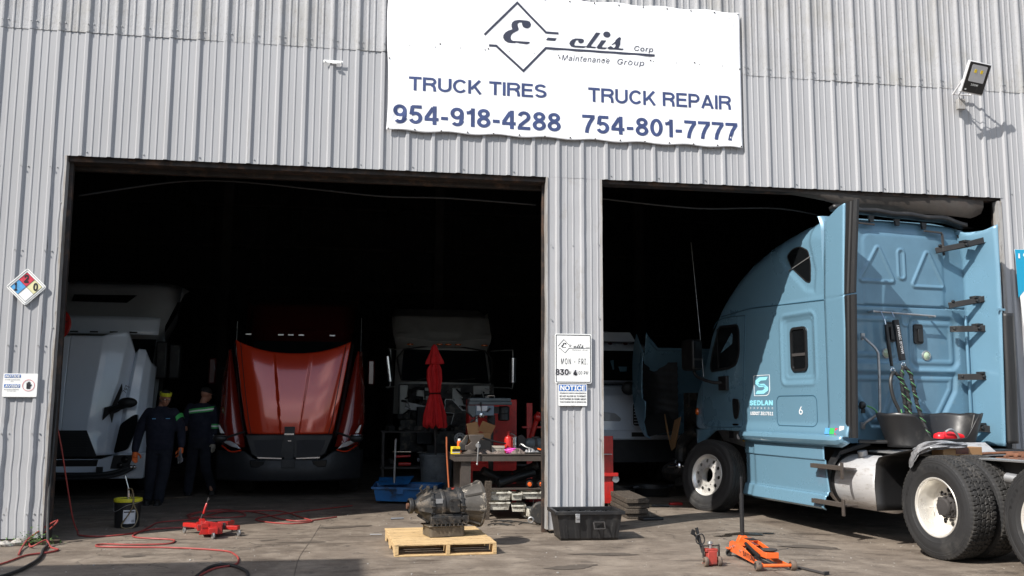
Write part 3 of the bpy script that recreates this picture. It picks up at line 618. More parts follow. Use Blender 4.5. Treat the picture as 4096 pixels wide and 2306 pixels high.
mb = MB(); mb.prism(rrect(5.477, 5.807, 1.648, 1.722, .004), 0, .001, XZ(-.0402)); mb.build('header', 'sign_blue', o, flat=True)
mb = MB(); text_into(mb, 'NOTICE', 5.490, 5.795, 1.655, 1.715, f2, .03); mb.build('header_lettering', 'sign_white', o, flat=True, fix=False)
mb = MB()
for i, (t, a, b) in enumerate((('INSURANCE COMPANY REQUIREMENTS', 5.482, 5.802), ('DO NOT ALLOW US TO PERMIT', 5.482, 5.802), ('CUSTOMERS IN WORK AREAS', 5.482, 5.802), ('YOUR COOPERATION IS APPRECIATED', 5.482, 5.802))):
    h = (.014, .019, .019, .015)[i]; z = 1.625 - i * .0345; text_into(mb, t, a, b, z - h / 2, z + h / 2, f2, .006)
text_into(mb, '----', 5.62, 5.665, 1.484, 1.487, f2); mb.build('lettering', 'ink_black', o, flat=True, fix=False)
# hazard diamond
dm = [(-.48, 2.948), (-.69, 2.738), (-.48, 2.530), (-.27, 2.742)]; ct = (-.48, 2.739)
mb = MB(); mb.prism(rpoly(dm, .03), 0, .003, XZ(-.037)); o = mb.build('hazard_sign', 'sign_white'); tag(o, 'diamond shaped hazard sign with red, blue and yellow quarters', 'sign')
q = [((p[0] - ct[0]) * .78 + ct[0], (p[1] - ct[1]) * .78 + ct[1]) for p in dm]; mid = [((q[i][0] + q[(i + 1) % 4][0]) / 2, (q[i][1] + q[(i + 1) % 4][1]) / 2) for i in range(4)]
def quad(c, name, m_): MB().add([XZ(-.0402)(*p) for p in c], [(0, 1, 2, 3)]).build(name, m_, o, flat=True)
quad([q[0], mid[0], ct, mid[3]], 'red_quarter', 'sign_red'); quad([q[1], mid[1], ct, mid[0]], 'blue_quarter', 'sign_lightblue'); quad([q[3], mid[3], ct, mid[2]], 'yellow_quarter', 'sign_yellow')
mb = MB(); ring(mb, q, .004, f2, -.001, .001); ring(mb, inset(dm, .018), .004, f2, -.001, .001)
mb.beam((*XZ(-.0415)(*mid[0]),), (*XZ(-.0415)(*mid[2]),), .003, .003); mb.beam((*XZ(-.0415)(*mid[1]),), (*XZ(-.0415)(*mid[3]),), .003, .003)
text_into(mb, '2', -.507, -.457, 2.783, 2.875, f2, .04); text_into(mb, '1', -.60, -.57, 2.695, 2.785, f2, .04); text_into(mb, '0', -.408, -.36, 2.695, 2.785, f2, .04)
mb.build('lettering', 'ink_black', o, flat=True, fix=False)
# bilingual notice
o = board('authorized_notice', 'white and blue bilingual NOTICE AVISO sign with hand symbol near the left edge', -.648, -.300, 1.543, 1.795, -.037, .012)
mb = MB(); mb.prism(rrect(-.634, -.472, 1.748, 1.784, .002), 0, .001, XZ(-.0402)); mb.prism(rrect(-.634, -.472, 1.642, 1.678, .002), 0, .001, XZ(-.0402)); mb.build('header', 'sign_blue', o, flat=True)
mb = MB(); text_into(mb, 'NOTICE', -.628, -.478, 1.752, 1.780, f2, .03, .15); text_into(mb, 'AVISO', -.628, -.478, 1.646, 1.674, f2, .03, .15); mb.build('header_lettering', 'sign_white', o, flat=True, fix=False)
mb = MB(); text_into(mb, 'AUTHORIZED PERSONNEL', -.632, -.474, 1.722, 1.732, f2); text_into(mb, 'ONLY', -.57, -.54, 1.706, 1.715, f2); text_into(mb, 'SOLAMENTE PERSONAL', -.632, -.48, 1.617, 1.627, f2); text_into(mb, 'AUTORIZADO', -.60, -.51, 1.602, 1.611, f2)
hx, hz = -.388, 1.668
mb.prism(rrect(hx - .020, hx + .020, hz - .038, hz + .008, .008), 0, .001, f2)
for i, (dx, l_) in enumerate(((-.017, .030), (-.0065, .040), (.0045, .042), (.015, .034))): mb.prism(rrect(hx + dx - .0038, hx + dx + .0038, hz, hz + l_, .0035), 0, .0012, f2)
mb.prism([(hx + .018, hz - .02), (hx + .034, hz + .006), (hx + .028, hz + .012), (hx + .015, hz - .004)], 0, .0011, f2); mb.build('lettering', 'ink_black', o, flat=True, fix=False)
mb = MB(); ring(mb, [(hx + .062 * math.cos(i * .1745), hz + .062 * math.sin(i * .1745)) for i in range(36)], .004, f2, 0, .001); mb.build('ring', 'sign_red', o, flat=True)
# sign screws are part of the signs
# right-hand hanging banner
bp_ = [(11.585, 3.54), (12.75, 3.56), (12.72, 1.75), (11.70, 1.80)]
o = MB().add([(x, -.05, z) for x, z in bp_] + [(x, -.047, z) for x, z in bp_], [(0, 1, 2, 3), (7, 6, 5, 4), (0, 4, 5, 1), (1, 5, 6, 2), (2, 6, 7, 3), (3, 7, 4, 0)]).build('hanging_banner', 'sign_white', None, flat=True)
tag(o, 'white and blue vinyl banner at the far right edge beside the doorway', 'banner')
arc = [(11.589, 3.537), (12.748, 3.557)] + [(12.75 - .02 * 0, 3.50)] + [(lerp(12.6, 11.6, i / 10), 3.40 - .5 * (i / 10) ** 2.2) for i in range(11)]
MB().add([(x, -.052, z) for x, z in arc], [tuple(range(len(arc)))]).build('blue_corner', 'banner_blue', o, flat=True)
f3 = XZ(-.0545); mb = MB(); text_into(mb, '¡ CALL', 11.63, 12.05, 3.42, 3.50, f3, .03); mb.build('header_lettering', 'sign_white', o, flat=True, fix=False)
mb = MB(); text_into(mb, '¡ES', 11.72, 11.84, 1.90, 1.97, f3, .03); mb.build('lettering', 'sign_blue', o, flat=True, fix=False)
# flood light
fl_ = empty('flood_light', 'tilted square LED flood light on the wall above the right bay', 'lamp', (10.93, -.05, 5.54)); fl_.scale = (.88, .88, .88)
mb = MB(); mb.box((0, -.36, .20), (.40, .05, .46), (R(24), R(4), R(8))); hd = mb.build('housing', 'flood_grey', fl_, bevel=.012)
Mh = Matrix.Translation((0, -.36, .20)) @ Euler((R(24), R(4), R(8))).to_matrix().to_4x4(); fh = lambda x, z, t=0: tuple(Mh @ Vector((x, -.026 - t, z)))
mb = MB(); mb.prism(rrect(-.185, .185, -.215, .215, .02), 0, .003, fh); mb.build('front_glass', 'plastic_black', hd)
mb = MB(); mb.prism(rrect(-.135, .135, -.06, .185, .015), .0031, .006, fh); mb.build('reflector', 'lamp_lens', hd)
mb = MB(); mb.prism(rrect(-.075, -.035, .07, .12, .002), .0061, .008, fh); mb.prism(rrect(.035, .075, .07, .12, .002), .0061, .008, fh); mb.build('led', 'yellow', hd, flat=True)
mb = MB(); text_into(mb, '100W', -.07, .06, -.115, -.085, lambda x, z, t=0: fh(x, z, .005 + t), .02); mb.prism([(-.15, -.19), (-.12, -.19), (-.12, -.17), (-.15, -.17)], .004, .0045, fh); mb.build('lettering', 'sign_white', hd, flat=True, fix=False)
mb = MB(); mb.beam((-.20, -.34, .16), (-.14, -.02, .06), .012, .03); mb.beam((.20, -.30, .18), (.14, -.02, .06), .012, .03); mb.beam((-.15, -.02, .06), (.15, -.02, .06), .03, .012); mb.build('bracket', 'flood_grey', fl_)
mb = MB(); mb.bx(-.09, .03, -.07, 0, -.18, -.02); mb.build('junction_box', 'trim', fl_, bevel=.008)
mb = MB(); mb.tube([(-.03, -.03, -.02), (-.09, -.10, .03), (-.06, -.22, .10), (0, -.30, .15)], .006, 6, 5); mb.build('cable', 'black', fl_)
# small bracket on the wall left of the banner
mb = MB(); mb.bx(2.63, 2.86, -.045, -.037, 5.495, 5.53); mb.bx(2.73, 2.79, -.07, -.046, 5.48, 5.497); mb.cyl((2.65, -.046, 5.512), (2.65, -.055, 5.512), .008); mb.cyl((2.84, -.046, 5.512), (2.84, -.055, 5.512), .008)
tag(mb.build('wall_bracket', 'sign_white', None, bevel=.003), 'small white metal bracket screwed high on the wall left of the banner', 'bracket')
# stones and weeds at the foot of the left wall
for i, (x, y, s, lb) in enumerate(((-.62, -.16, .11, 'pale broken stone farthest left at the foot of the wall'), (-.45, -.22, .08, 'small pale stone in the middle of the three stones by the wall foot'), (-.33, -.16, .10, 'pale stone nearest the weeds at the wall foot'))):
    mb = MB(); mb.ball((0, 0, 0), s, 10); rnd = random.Random(i); mb.v = [(a * rnd.uniform(.7, 1.25), b * rnd.uniform(.6, 1), c * rnd.uniform(.35, .6)) for a, b, c in mb.v]
    o = mb.build('stone', 'stone', None, flat=True); o.location = (x, y, s * .2); tag(o, lb, 'stone', 'stones at the foot of the wall')
mk('soil', (.07, .045, .03), .95, var=.4, vs=15, bump=.6, bs=40)
mb = MB(); P = stain(-.55, -.02, .5, .17, 9); mb.prism(P, .002, .03, lambda x, y, t: (x, y, t)); struct(mb.build('soil', 'soil', None))
mb = MB(); rnd = random.Random(5)
for i in range(420):
    x = -.20 + rnd.gauss(0, .13); y = -.15 + rnd.gauss(0, .06); z = abs(rnd.gauss(.02, .06)) * (1 - min(1, abs(x + .2) * 2)); a = rnd.uniform(0, 6.3); s = rnd.uniform(.008, .02); t = rnd.uniform(-.6, .6)
    d = Vector((math.cos(a), math.sin(a), t)) * s; n_ = Vector((-math.sin(a), math.cos(a), .3)) * s * .4; c = Vector((x, y, z + .01)); mb.add([c - d, c + n_, c + d, c - n_], [(0, 1, 2, 3)])
tag(mb.build('weeds', 'leaf', None, flat=True, fix=False), 'patch of green weeds growing at the foot of the left wall', 'weeds', kind='stuff')
# ------------------------------------------------------------------ wheels
def tyre_mesh(kind, Rr=.505, W=.275):
    """axis along x, outer side towards -x"""
    h = W / 2
    side = [(-h + .022, .284), (-h + .004, .292), (-h - .001, .305), (-h - .006, .335), (-h - .008, .338), (-h - .009, .36), (-h - .012, .375), (-h - .011, .40), (-h - .0105, .402), (-h - .007, .43), (-h - .0085, .433), (-h - .003, .452), (-h - .0045, .456), (-h + .003, .472), (-h + .006, .484)]
    nt_ = 38 if kind == 'drive' else 52; na = 300 if kind == 'drive' else 96; tread = [lerp(-h + .012, h - .012, i / nt_) for i in range(nt_ + 1)]
    prof = side + [(x, None) for x in tread] + [(-x, r) for x, r in reversed(side)]
    V = []; F = []; m_ = len(prof); tri = lambda t: abs((t % 1) * 2 - 1)
    for k in range(na):
        a = 2 * math.pi * k / na
        for (x, r) in prof:
            if r is None:
                r = Rr - .012 * (abs(x) / h) ** 4; g = 0; N = 46; t = a / (2 * math.pi) * N
                if kind == 'drive':
                    for gx, ph in ((-.052, 0), (0, .5), (.052, 0)):
                        if abs(x - gx - .009 * (tri(t + ph) - .5)) < .0042: g = 1
                    c = int((x + .2) / .05); lt = (t + .5 * (c % 2) + .2 * math.sin(x * 60)) % 1
                    if abs(x) < .098 and lt < .16: g = 1
                    if abs(x) >= .098 and ((t * 1.5) % 1) < .25: g = .8
                    r -= .013 * g
                else:
                    for gx in (-.078, -.038, 0, .038, .078):
                        if abs(x - gx) < .0045: g = 1
                    r -= .012 * g
            elif kind == 'drive' and r > .47 and ((a / (2 * math.pi) * 69) % 1) < .3: r -= .005
            V.append((x, r * math.cos(a), r * math.sin(a)))
    for k in range(na):
        for i in range(m_ - 1):
            a = k * m_ + i; b = ((k + 1) % na) * m_ + i; F.append((a, a + 1, b + 1, b))
    return MB().add(V, F)
YZ = lambda x0: (lambda u, v, t=0: (x0 - t, u, v))       # faces -x
TY = tyre_mesh('drive').build('tyre', ['rubber_side'], None, ang=30, fix=False); TYS = tyre_mesh('steer').build('tyre', ['rubber_side'], None, ang=40, fix=False)
for o in (TY, TYS):                                        # tread faces darker rubber
    o.data.materials.append(M['rubber'])
    for p in o.data.polygons:
        c = p.center
        if math.hypot(c.y, c.z) > .482: p.material_index = 1
def mk_tyre_letters(parent):
    mb = MB(); s = 'DOUBLE COIN'; r = .398
    for k, a0 in enumerate((165,)):
        for i, ch in enumerate(s):
            if ch == ' ': continue
            a = R(a0 - i * 8.5); V, F = text_raw(ch); cx = sum(v.x for v in V) / len(V)
            def f(v):
                # face -x: screen right = -y (camera sees the wheel from -x, forward +y is left)
                lx = (v.x - cx) * .055; lz = (v.y - .35) * .055; rr = r + lz; an = a - lx / r
                return (-.1525, -rr * math.cos(an), rr * math.sin(an))
            mb.add([f(v) for v in V], F)
    return mb.build('sidewall_lettering', 'rubber_strip', parent, flat=True, fix=False)
def rim_drive(parent):
    mb = MB(); mb.lathe([(.262, -.118), (.286, -.122), (.292, -.132), (.288, -.137), (.276, -.134), (.266, -.118), (.262, -.09), (.252, -.06), (.246, -.02), (.243, .03), (.236, .045), (.20, .05)], (0, 0, 0), (1, 0, 0), 64)
    plate(mb, .205, [(.165 * math.cos(R(36 * i + 12)), .165 * math.sin(R(36 * i + 12)), .026) for i in range(10)], lambda u, v, t: (t, u, v), .045, .056)
    rm = mb.build('rim', 'alu_bright', parent, ang=40)
    mb = MB(); mb.lathe([(.11, .046), (.108, .0), (.10, -.012), (.09, -.016), (.088, -.045), (.075, -.058), (.02, -.062), (.0005, -.063)], (0, 0, 0), (1, 0, 0), 32)
    for i in range(10):
        a = R(36 * i); mb.cyl((.03, .128 * math.cos(a), .128 * math.sin(a)), (-.004, .128 * math.cos(a), .128 * math.sin(a)), .014, n=6)
    for i in range(8):
        a = R(45 * i + 10); mb.cyl((-.01, .098 * math.cos(a), .098 * math.sin(a)), (-.035, .098 * math.cos(a), .098 * math.sin(a)), .008, n=6)
    mb.build('hub', 'steel_dark', parent)
    mb = MB(); mb.tube([(.045, .20, -.02), (-.02, .19, -.02), (-.055, .17, -.02)], .005, 6); mb.build('valve_stem', 'chrome', parent)
    mb = MB(); mb.lathe([(.23, .06), (.0005, .06)], (0, 0, 0), (1, 0, 0), 32); mb.build('brake_drum', 'black', parent)
def rim_steer(parent):
    mb = MB(); mb.lathe([(.258, -.09), (.284, -.12), (.291, -.130), (.287, -.136), (.275, -.133), (.262, -.118), (.252, -.100), (.246, -.092), (.238, -.094)], (0, 0, 0), (1, 0, 0), 64)
    mb.lathe([(.25, -.09), (.25, .13), (.286, .14)], (0, 0, 0), (1, 0, 0), 48)
    plate(mb, .245, [(.203 * math.cos(R(36 * i + 6)), .203 * math.sin(R(36 * i + 6)), .026) for i in range(10)] + [(.144 * math.cos(R(36 * i + 24)), .144 * math.sin(R(36 * i + 24)), .010) for i in range(10)] + [(0, 0, .104)],
          lambda u, v, t: (t - .035 * max(0, 1 - math.hypot(u, v) / .25) ** .6, u, v), -.093, -.080)
    mb.lathe([(.106, -.10), (.106, -.04)], (0, 0, 0), (1, 0, 0), 40); mb.build('rim', 'alu', parent, ang=40)
    mb = MB()
    for i in range(10):
        a = R(36 * i + 24); mb.lathe([(.0105, -.101), (.017, -.103), (.017, -.108), (.0105, -.110)], (-.002, .144 * math.cos(a), .144 * math.sin(a)), (1, 0, 0), 12)
    mb.build('stud_ring', 'rust', parent)
def place(o, name, parent, loc=(0, 0, 0), rot=(0, 0, 0)):
    c = bpy.data.objects.new(name, o.data); COL.objects.link(c); c.parent = parent; c.location = loc; c.rotation_euler = rot; return c

# ------------------------------------------------------------------ blue sleeper tractor (local x = across, y = forward, z = up)
T = empty('truck', 'light blue sleeper truck backed out of the right bay with its front wheel off', 'truck', (9.0368, -1.6728, -.0878), R(7.5)); T.scale = (1.06, 1.06, 1.06)
W_ = 2.12
ZT = [(1.45, 3.70), (1.6, 3.735), (1.73, 3.75), (2.14, 3.71), (2.7, 3.60), (3.15, 3.46), (3.48, 3.31), (3.75, 3.14), (3.95, 2.98), (4.09, 2.83), (4.22, 2.70), (4.34, 2.50), (4.48, 2.28), (4.63, 2.03), (4.78, 1.92), (4.90, 1.62), (4.97, 1.50)]
INS = [(1.45, 0), (3.1, 0), (3.6, .012), (4.2, .04), (4.6, .075), (4.85, .11), (4.97, .16)]
def sd_poly(pts, p):
    d = 1e9; inside = False; n = len(pts); x, y = p
    for i in range(n):
        ax, ay = pts[i - 1]; bx_, by = pts[i]; ex = bx_ - ax; ey = by - ay; t = max(0, min(1, ((x - ax) * ex + (y - ay) * ey) / (ex * ex + ey * ey)))
        d = min(d, math.hypot(x - ax - ex * t, y - ay - ey * t))
        if (ay > y) != (by > y) and x < ex * (y - ay) / (ey or 1e-9) + ax: inside = not inside
    return -d if inside else d
def sd_rr(x0, x1, z0, z1, r, p):
    qx = abs(p[0] - (x0 + x1) / 2) - (x1 - x0) / 2 + r; qz = abs(p[1] - (z0 + z1) / 2) - (z1 - z0) / 2 + r
    return math.hypot(max(qx, 0), max(qz, 0)) + min(max(qx, qz), 0) - r
ss = lambda a, b, x: (lambda t: t * t * (3 - 2 * t))(max(0, min(1, (x - a) / (b - a))))
UW = rpoly([(2.27, 3.37), (2.14, 3.445), (1.97, 3.45), (1.80, 3.37), (1.745, 3.19), (1.745, 2.965), (1.83, 2.975), (2.16, 3.20)], .06)
def relief(s, z):
    """height of the pressed side panel towards the viewer"""
    h = 0
    if 1.55 < s < 2.5 and 1.65 < z < 2.7:
        d = sd_rr(1.655, 2.385, 1.745, 2.61, .09, (s, z)); h += .010 * (ss(-.03, 0, d) - ss(0, .035, d)); h -= .012 * ss(-.03, -.05, d)
        d2 = sd_rr(1.72, 2.31, 1.83, 2.55, .07, (s, z)); h -= .010 * ss(0, -.025, d2)
    if 1.5 < s < 2.5 and 2.7 < z < 3.6:
        d = sd_poly([(2.42, 3.34), (2.15, 3.56), (1.75, 3.50), (1.60, 3.10), (1.63, 2.80), (1.85, 2.85), (2.3, 3.2)], (s, z)); h -= .014 * ss(.0, -.07, d)
    if s > 3.06: h -= 0
    h += .006 * ss(2.80, 2.74, z)                                  # cab is a little proud of the roof fairing
    h += .035 * ss(1.30, 1.17, z) * ss(4.7, 4.3, s)                # flared lower edge
    return h
NS, NZ = 190, 150
def sidew(s, z):
    return interp(INS, s) - relief(s, z) + .05 * max(0, z - 2.74) ** 1.1
mb = MB(); cols = []
for i in range(NS + 1):
    s = lerp(1.45, 4.97, i / NS); zt = interp(ZT, s); zb = 1.15 if s < 4.7 else lerp(1.15, 1.21, (s - 4.7) / .27); Rr = min(.30, (zt - zb) * .45)
    c = []
    for j in range(NZ + 1):
        z = lerp(zb, zt - Rr, j / NZ); c.append((sidew(s, z), s, z))
    w0 = sidew(s, zt - Rr)
    for j in range(1, 13):
        a = math.pi / 2 * j / 12; c.append((w0 + Rr * (1 - math.cos(a)), s, zt - Rr + Rr * math.sin(a)))
    L_ = len(c); right = [(W_ - x, y, z) for x, y, z in reversed(c)][::1]
    c = c + [(lerp(w0 + Rr, W_ - w0 - Rr, k / 6), s, zt + .02 * math.sin(math.pi * k / 6)) for k in range(1, 6)] + [right[k] for k in range(0, 13)] + [right[k] for k in range(13, len(right), 10)]
    cols.append(c)
n_ = len(cols[0]); o0 = 0
for c in cols: mb.v += c
for i in range(NS):
    for j in range(n_ - 1):
        a = i * n_ + j; mb.f.append((a, a + 1, a + 1 + n_, a + n_)); mb.mi.append(0)
mb.f.append(tuple(NS * n_ + j for j in range(n_))); mb.mi.append(0)
cab = mb.build('cab', 'truck_blue', T, ang=50)
# back wall of the sleeper with its pressed panels
trap1 = [(.40, 1.84), (1.00, 1.83), (.80, 1.30), (.62, 1.24), (.40, 1.60)]
def back_relief(x, z):
    h = 0
    t1 = sd_poly([(.755, 3.36), (.93, 3.0), (.53, 3.0)], (x, z)) - .035; h += .016 * (ss(-.035, -.012, t1) - ss(.0, .025, t1))
    t2 = sd_poly([(1.47, 3.33), (1.66, 2.96), (1.27, 2.96)], (x, z)) - .035; h += .016 * (ss(-.035, -.012, t2) - ss(.0, .025, t2))
    d = sd_rr(1.035, 1.135, 3.01, 3.38, .05, (x, z)); h += .014 * (ss(-.03, -.01, d) - ss(.0, .02, d))
    if 1.05 < z < 2.7:
        for bx0, bx1, bz0, bz1, r in ((.10, 1.035, 2.015, 2.60, .10), (1.165, 1.875, 1.935, 2.56, .12)):
            d = sd_rr(bx0, bx1, bz0, bz1, r, (x, z)); h -= .028 * ss(.03, -.03, d); h += .010 * (ss(-.12, -.09, d) - ss(-.07, -.04, d))
        for pts in ([(.33, 1.85), (1.02, 1.85), (.78, 1.28), (.60, 1.28), (.33, 1.66)], [(1.20, 1.85), (1.80, 1.85), (1.78, 1.68), (1.52, 1.28), (1.32, 1.28), (1.18, 1.66)]):
            d = sd_poly(pts, (x, z)) - .03; h -= .030 * ss(.03, -.03, d); h += .012 * (ss(-.11, -.08, d) - ss(-.06, -.03, d))
        d = sd_rr(1.06, 1.17, 2.45, 2.66, .05, (x, z)); h += .012 * (ss(-.02, 0, d) - ss(0, .02, d))
    d = sd_rr(.38, 1.93, 3.63 - .1, 4.2, .08, (x, z))
    if z > 2.70: d = sd_rr(.55, 1.70, 2.60, 3.56, .12, (x, z)); h += .012 * ss(.03, -.03, d)
    return h
mb = MB(); NX, NZ2 = 190, 240
def backpt(u, v):
    x = lerp(.015, W_ - .015, u); z = lerp(1.06, 3.74 - .07 * ss(.75, 1.0, u) * 1, v)
    e = min(x, W_ - x); rnd_ = .10; y = 1.45
    if e < rnd_: y += rnd_ - math.sqrt(max(0, rnd_ ** 2 - (rnd_ - e) ** 2))
    if z > 3.55: y += (z - 3.55) ** 2 * 1.6
    if abs(z - 2.68) < .008: y += .012
    return (x, y - back_relief(x, z), z)
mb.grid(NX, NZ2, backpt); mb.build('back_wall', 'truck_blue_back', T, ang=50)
# roof seam, door seams, panel seams: thin raised strips, coloured dark for the shade in the grooves
fS = lambda s, z, t=0: (sidew(s, z) - t, s, z)
mb = MB()
mb.tube([fS(lerp(1.46, 3.9, i / 24), interp([(1.45, 2.724), (3.1, 2.782), (3.9, 2.742)], lerp(1.46, 3.9, i / 24)), .0) for i in range(25)], .008, 6)
mb.tube([fS(s, z) for s, z in smooth_path([(3.10, 2.77, 0), (3.16, 2.72, 0), (3.17, 2.5, 0), (3.24, 1.9, 0), (3.27, 1.4, 0), (3.28, 1.20, 0)], 5) and [(p[0], p[1]) for p in smooth_path([(3.22, 2.70, 0), (3.27, 2.2, 0), (3.32, 1.7, 0), (3.34, 1.21, 0)], 6)]], .0075, 6)
mb.tube([fS(p[0], p[1]) for p in smooth_path([(3.34, 1.205, 0), (3.9, 1.19, 0), (4.42, 1.20, 0), (4.52, 1.27, 0), (4.58, 1.42, 0), (4.57, 1.9, 0)], 6)], .006, 6)
mb.tube([fS(p[0], p[1]) for p in smooth_path([(3.22, 2.70, 0), (3.6, 2.715, 0), (3.98, 2.70, 0), (4.15, 2.60, 0)], 6)], .006, 6)
ring(mb, rrect(1.664, 2.523, 1.238, 1.615, .085), .012, fS, -.01, .002)
mb.build('panel_seam', 'truck_blue_shut', T)
# windows
def glazing(poly, name, frame_w=.03, gl='glass_dark', proud=.012):
    fr = MB(); ring(fr, poly, frame_w, fS, -.01, proud); f_ = fr.build('window_frame', 'plastic_black', T, ang=40)
    g = MB(); q = inset(poly, frame_w * .6); g.prism(q, -.02, proud * .4, lambda a, b, t: (fS(sum(p[0] for p in q) / len(q), sum(p[1] for p in q) / len(q))[0] * 0 + sidew(a, b) - t, a, b)); g.build(name, gl, f_, ang=20); return f_
f_ = glazing(rrect(1.845, 2.19, 1.905, 2.45, .075), 'pane', .032, 'glass_dark', .02)
MB().box(fS(2.018, 2.11, .012), (.012, .33, .035)).build('crossbar', 'steel_dark', f_)
f_ = glazing(UW, 'pane', .014, 'glass_dark', .006); MB().beam(fS(2.20, 3.17, .008), fS(1.76, 3.285, .008), .006, .012).build('crossbar', 'galvanised', f_)
DW = rpoly([(3.98, 2.62), (3.43, 2.60), (3.38, 2.50), (3.385, 2.20), (3.50, 2.03), (3.72, 1.99), (4.26, 1.965), (4.30, 2.06), (4.20, 2.28)], .07)
f_ = glazing(DW, 'pane', .035, 'glass_cab', .008); MB().beam(fS(4.03, 2.58, .008), fS(4.02, 2.02, .008), .006, .02).build('crossbar', 'plastic_black', f_)
# door handle, lamps, decals
mb = MB(); mb.prism(rpoly([(3.61, 1.59), (3.43, 1.575), (3.42, 1.45), (3.47, 1.32), (3.56, 1.30), (3.60, 1.40)], .05), .0, .018, fS); mb.build('door_handle', 'plastic_black', T, bevel=.004)
mb = MB(); mb.lathe([(.055, 0), (.05, .02), (.03, .032), (.0005, .036)], fS(4.80, 1.40), (-1, .3, 0), 20); mb.build('side_lamp', 'amber', T)
mb = MB(); c0 = (2.675, 1.62); a = 0
fL = lambda u, v, t=0: fS(3.066 - .0 - u * .385 - .02, 1.615 + v * .27, .003 + t)
P_out = [(0.02, .0), (.0, .98), (.05, 1.0), (1.0, 1.0), (1.0, .25), (.93, .08), (.78, 0)]
ring(mb, [(u, v) for u, v in P_out], .03, fL, -.002, .001); mb.build('emblem_frame', 'decal_white', T, flat=True)
mb = MB()
for Pz in ([(.90, .90), (.38, .90), (.10, .74), (.10, .60), (.34, .42), (.78, .42), (.66, .52), (.46, .52), (.30, .64), (.46, .74), (.78, .74)], [(.10, .10), (.62, .10), (.90, .26), (.90, .40), (.66, .58), (.22, .58), (.34, .48), (.54, .48), (.70, .36), (.54, .26), (.22, .26)]):
    mb.add([fL(u, v) for u, v in Pz], [tuple(range(len(Pz)))])
mb.build('emblem', 'decal_cyan', T, flat=True, fix=False)
fT = lambda x, z, t=0: fS(-x, z, .0035 + t)
mb = MB(); text_into(mb, 'SEDLAN', -3.155, -2.60, 1.490, 1.560, fT, .045, 0, 1.1, .15); mb.build('company_lettering', 'decal_cyan', T, flat=True, fix=False)
mb = MB(); text_into(mb, 'EXPRESS', -3.145, -2.60, 1.445, 1.470, fT, 0, 0, 2.0); text_into(mb, 'USDOT 3517511', -3.145, -2.60, 1.365, 1.412, fT, .03, .1); mb.build('number_lettering', 'decal_white', T, flat=True, fix=False)
mb = MB(); text_into(mb, '6', -2.03, -1.96, 1.385, 1.475, fT, -.008); mb.build('unit_number', 'decal_white', T, flat=True, fix=False)
for (a, b, k) in ((1.49, 1.405, 'sign_lightblue'), (1.40, 1.315, 'hivis_green'), (1.305, 1.235, 'sign_red'), (1.225, 1.14, 'label_white')):
    z1 = 1.235 if k != 'label_white' else 1.262; MB().add([(-.046, a, 1.166), (-.046, b, 1.166), (-.03, b, z1), (-.03, a, z1)], [(0, 1, 2, 3)]).build('sticker', k, T, flat=True)
mb = MB(); mb.bx(-.0385, -.035, 3.40, 3.56, 1.225, 1.245); mb.build('nameplate', 'chrome', T)
# side extenders
def extender(x, sgn, lab):
    mb = MB(); n1 = 30
    def f(u, v):
        z = lerp(1.14, interp([(0, 3.66), (.35, 3.72), (.7, 3.78), (1, 3.80)], u), v); s = lerp(1.452, 1.06, u); xx = x + sgn * .012 * u + sgn * 0
        if z > 2.75: xx += -sgn * .05 * max(0, z - 2.74) ** 1.1 * (1 if sgn < 0 else 1) * 1
        zz = z
        if abs(z - 2.73) < .006: xx += -sgn * .006
        return (xx - (sgn * .03 if z < 1.3 else 0) * -ss(1.3, 1.15, z), s, zz)
    mb.grid(8, 220, f); e = mb.build('side_extender', 'truck_blue', T, ang=40); md = e.modifiers.new('thick', 'SOLIDIFY'); md.thickness = .022; md.offset = 0
    return e
extender(0, -1, 'left'); 
mb = MB(); nz = 60
def strip(mb, pts0, x, d0, d1, z0, z1):
    V = []; F = []
    for i in range(nz + 1):
        z = lerp(z0, z1, i / nz); lean = -.13 * (z - 1.14) / 2.6; xx = x + (.05 * max(0, z - 2.74) ** 1.1 if x < 1 else 0)
        pr = [(xx - .018, d0 + .02), (xx - .03, lerp(d0, d1, .35)), (xx - .02, lerp(d0, d1, .45)), (xx - .034, lerp(d0, d1, .75)), (xx - .02, d1), (xx + .01, d1), (xx + .01, d0 + .02)]
        V += [(a, b + lean, z) for a, b in pr]
    for i in range(nz):
        for k in range(7): F.append((i * 7 + k, i * 7 + (k + 1) % 7, i * 7 + 7 + (k + 1) % 7, i * 7 + 7 + k))
    F += [tuple(range(7)), tuple(nz * 7 + k for k in reversed(range(7)))]; mb.add(V, F)
strip(mb, None, -.0, 1.135, .955, 1.135, 2.725); mb.build('edge_rubber', 'rubber_strip', T, ang=30)
mb = MB(); strip(mb, None, -.0, 1.14, .965, 2.745, 3.80); mb.build('edge_rubber', 'rubber_strip', T, ang=30)
# far extender, inner face seen
mb = MB()
def fe(u, v):
    z = lerp(1.03, 3.66, v); s = lerp(1.47, .96, u); return (lerp(2.02, interp([(1.03, 2.04), (2.6, 2.10), (3.66, 2.115)], z), u) - .08 * ss(3.2, 3.7, z) * (1 - u), s, z - .05 * math.sin(math.pi * u) * (v > .995))
mb.grid(8, 60, fe); e = mb.build('side_extender', 'truck_blue', T, ang=40); e.modifiers.new('thick', 'SOLIDIFY').thickness = .02
mb = MB()
mb.bx(2.03, 2.14, .955, .975, 2.62, 2.645); mb.bx(2.12, 2.16, 1.30, 1.46, 1.05, 2.66)
mb.build('extender_flange', 'truck_blue', T)
mb = MB(); mb.grid(4, 40, lambda u, v: (lerp(2.10, 2.26, u) - .05 * (1 - v), .95 - .03 * math.sin(u * 3) + .004 * math.sin(v * 9), lerp(1.06, 2.59, v))); e = mb.build('edge_rubber', 'rubber_strip', T, ang=40); e.modifiers.new('thick', 'SOLIDIFY').thickness = .025
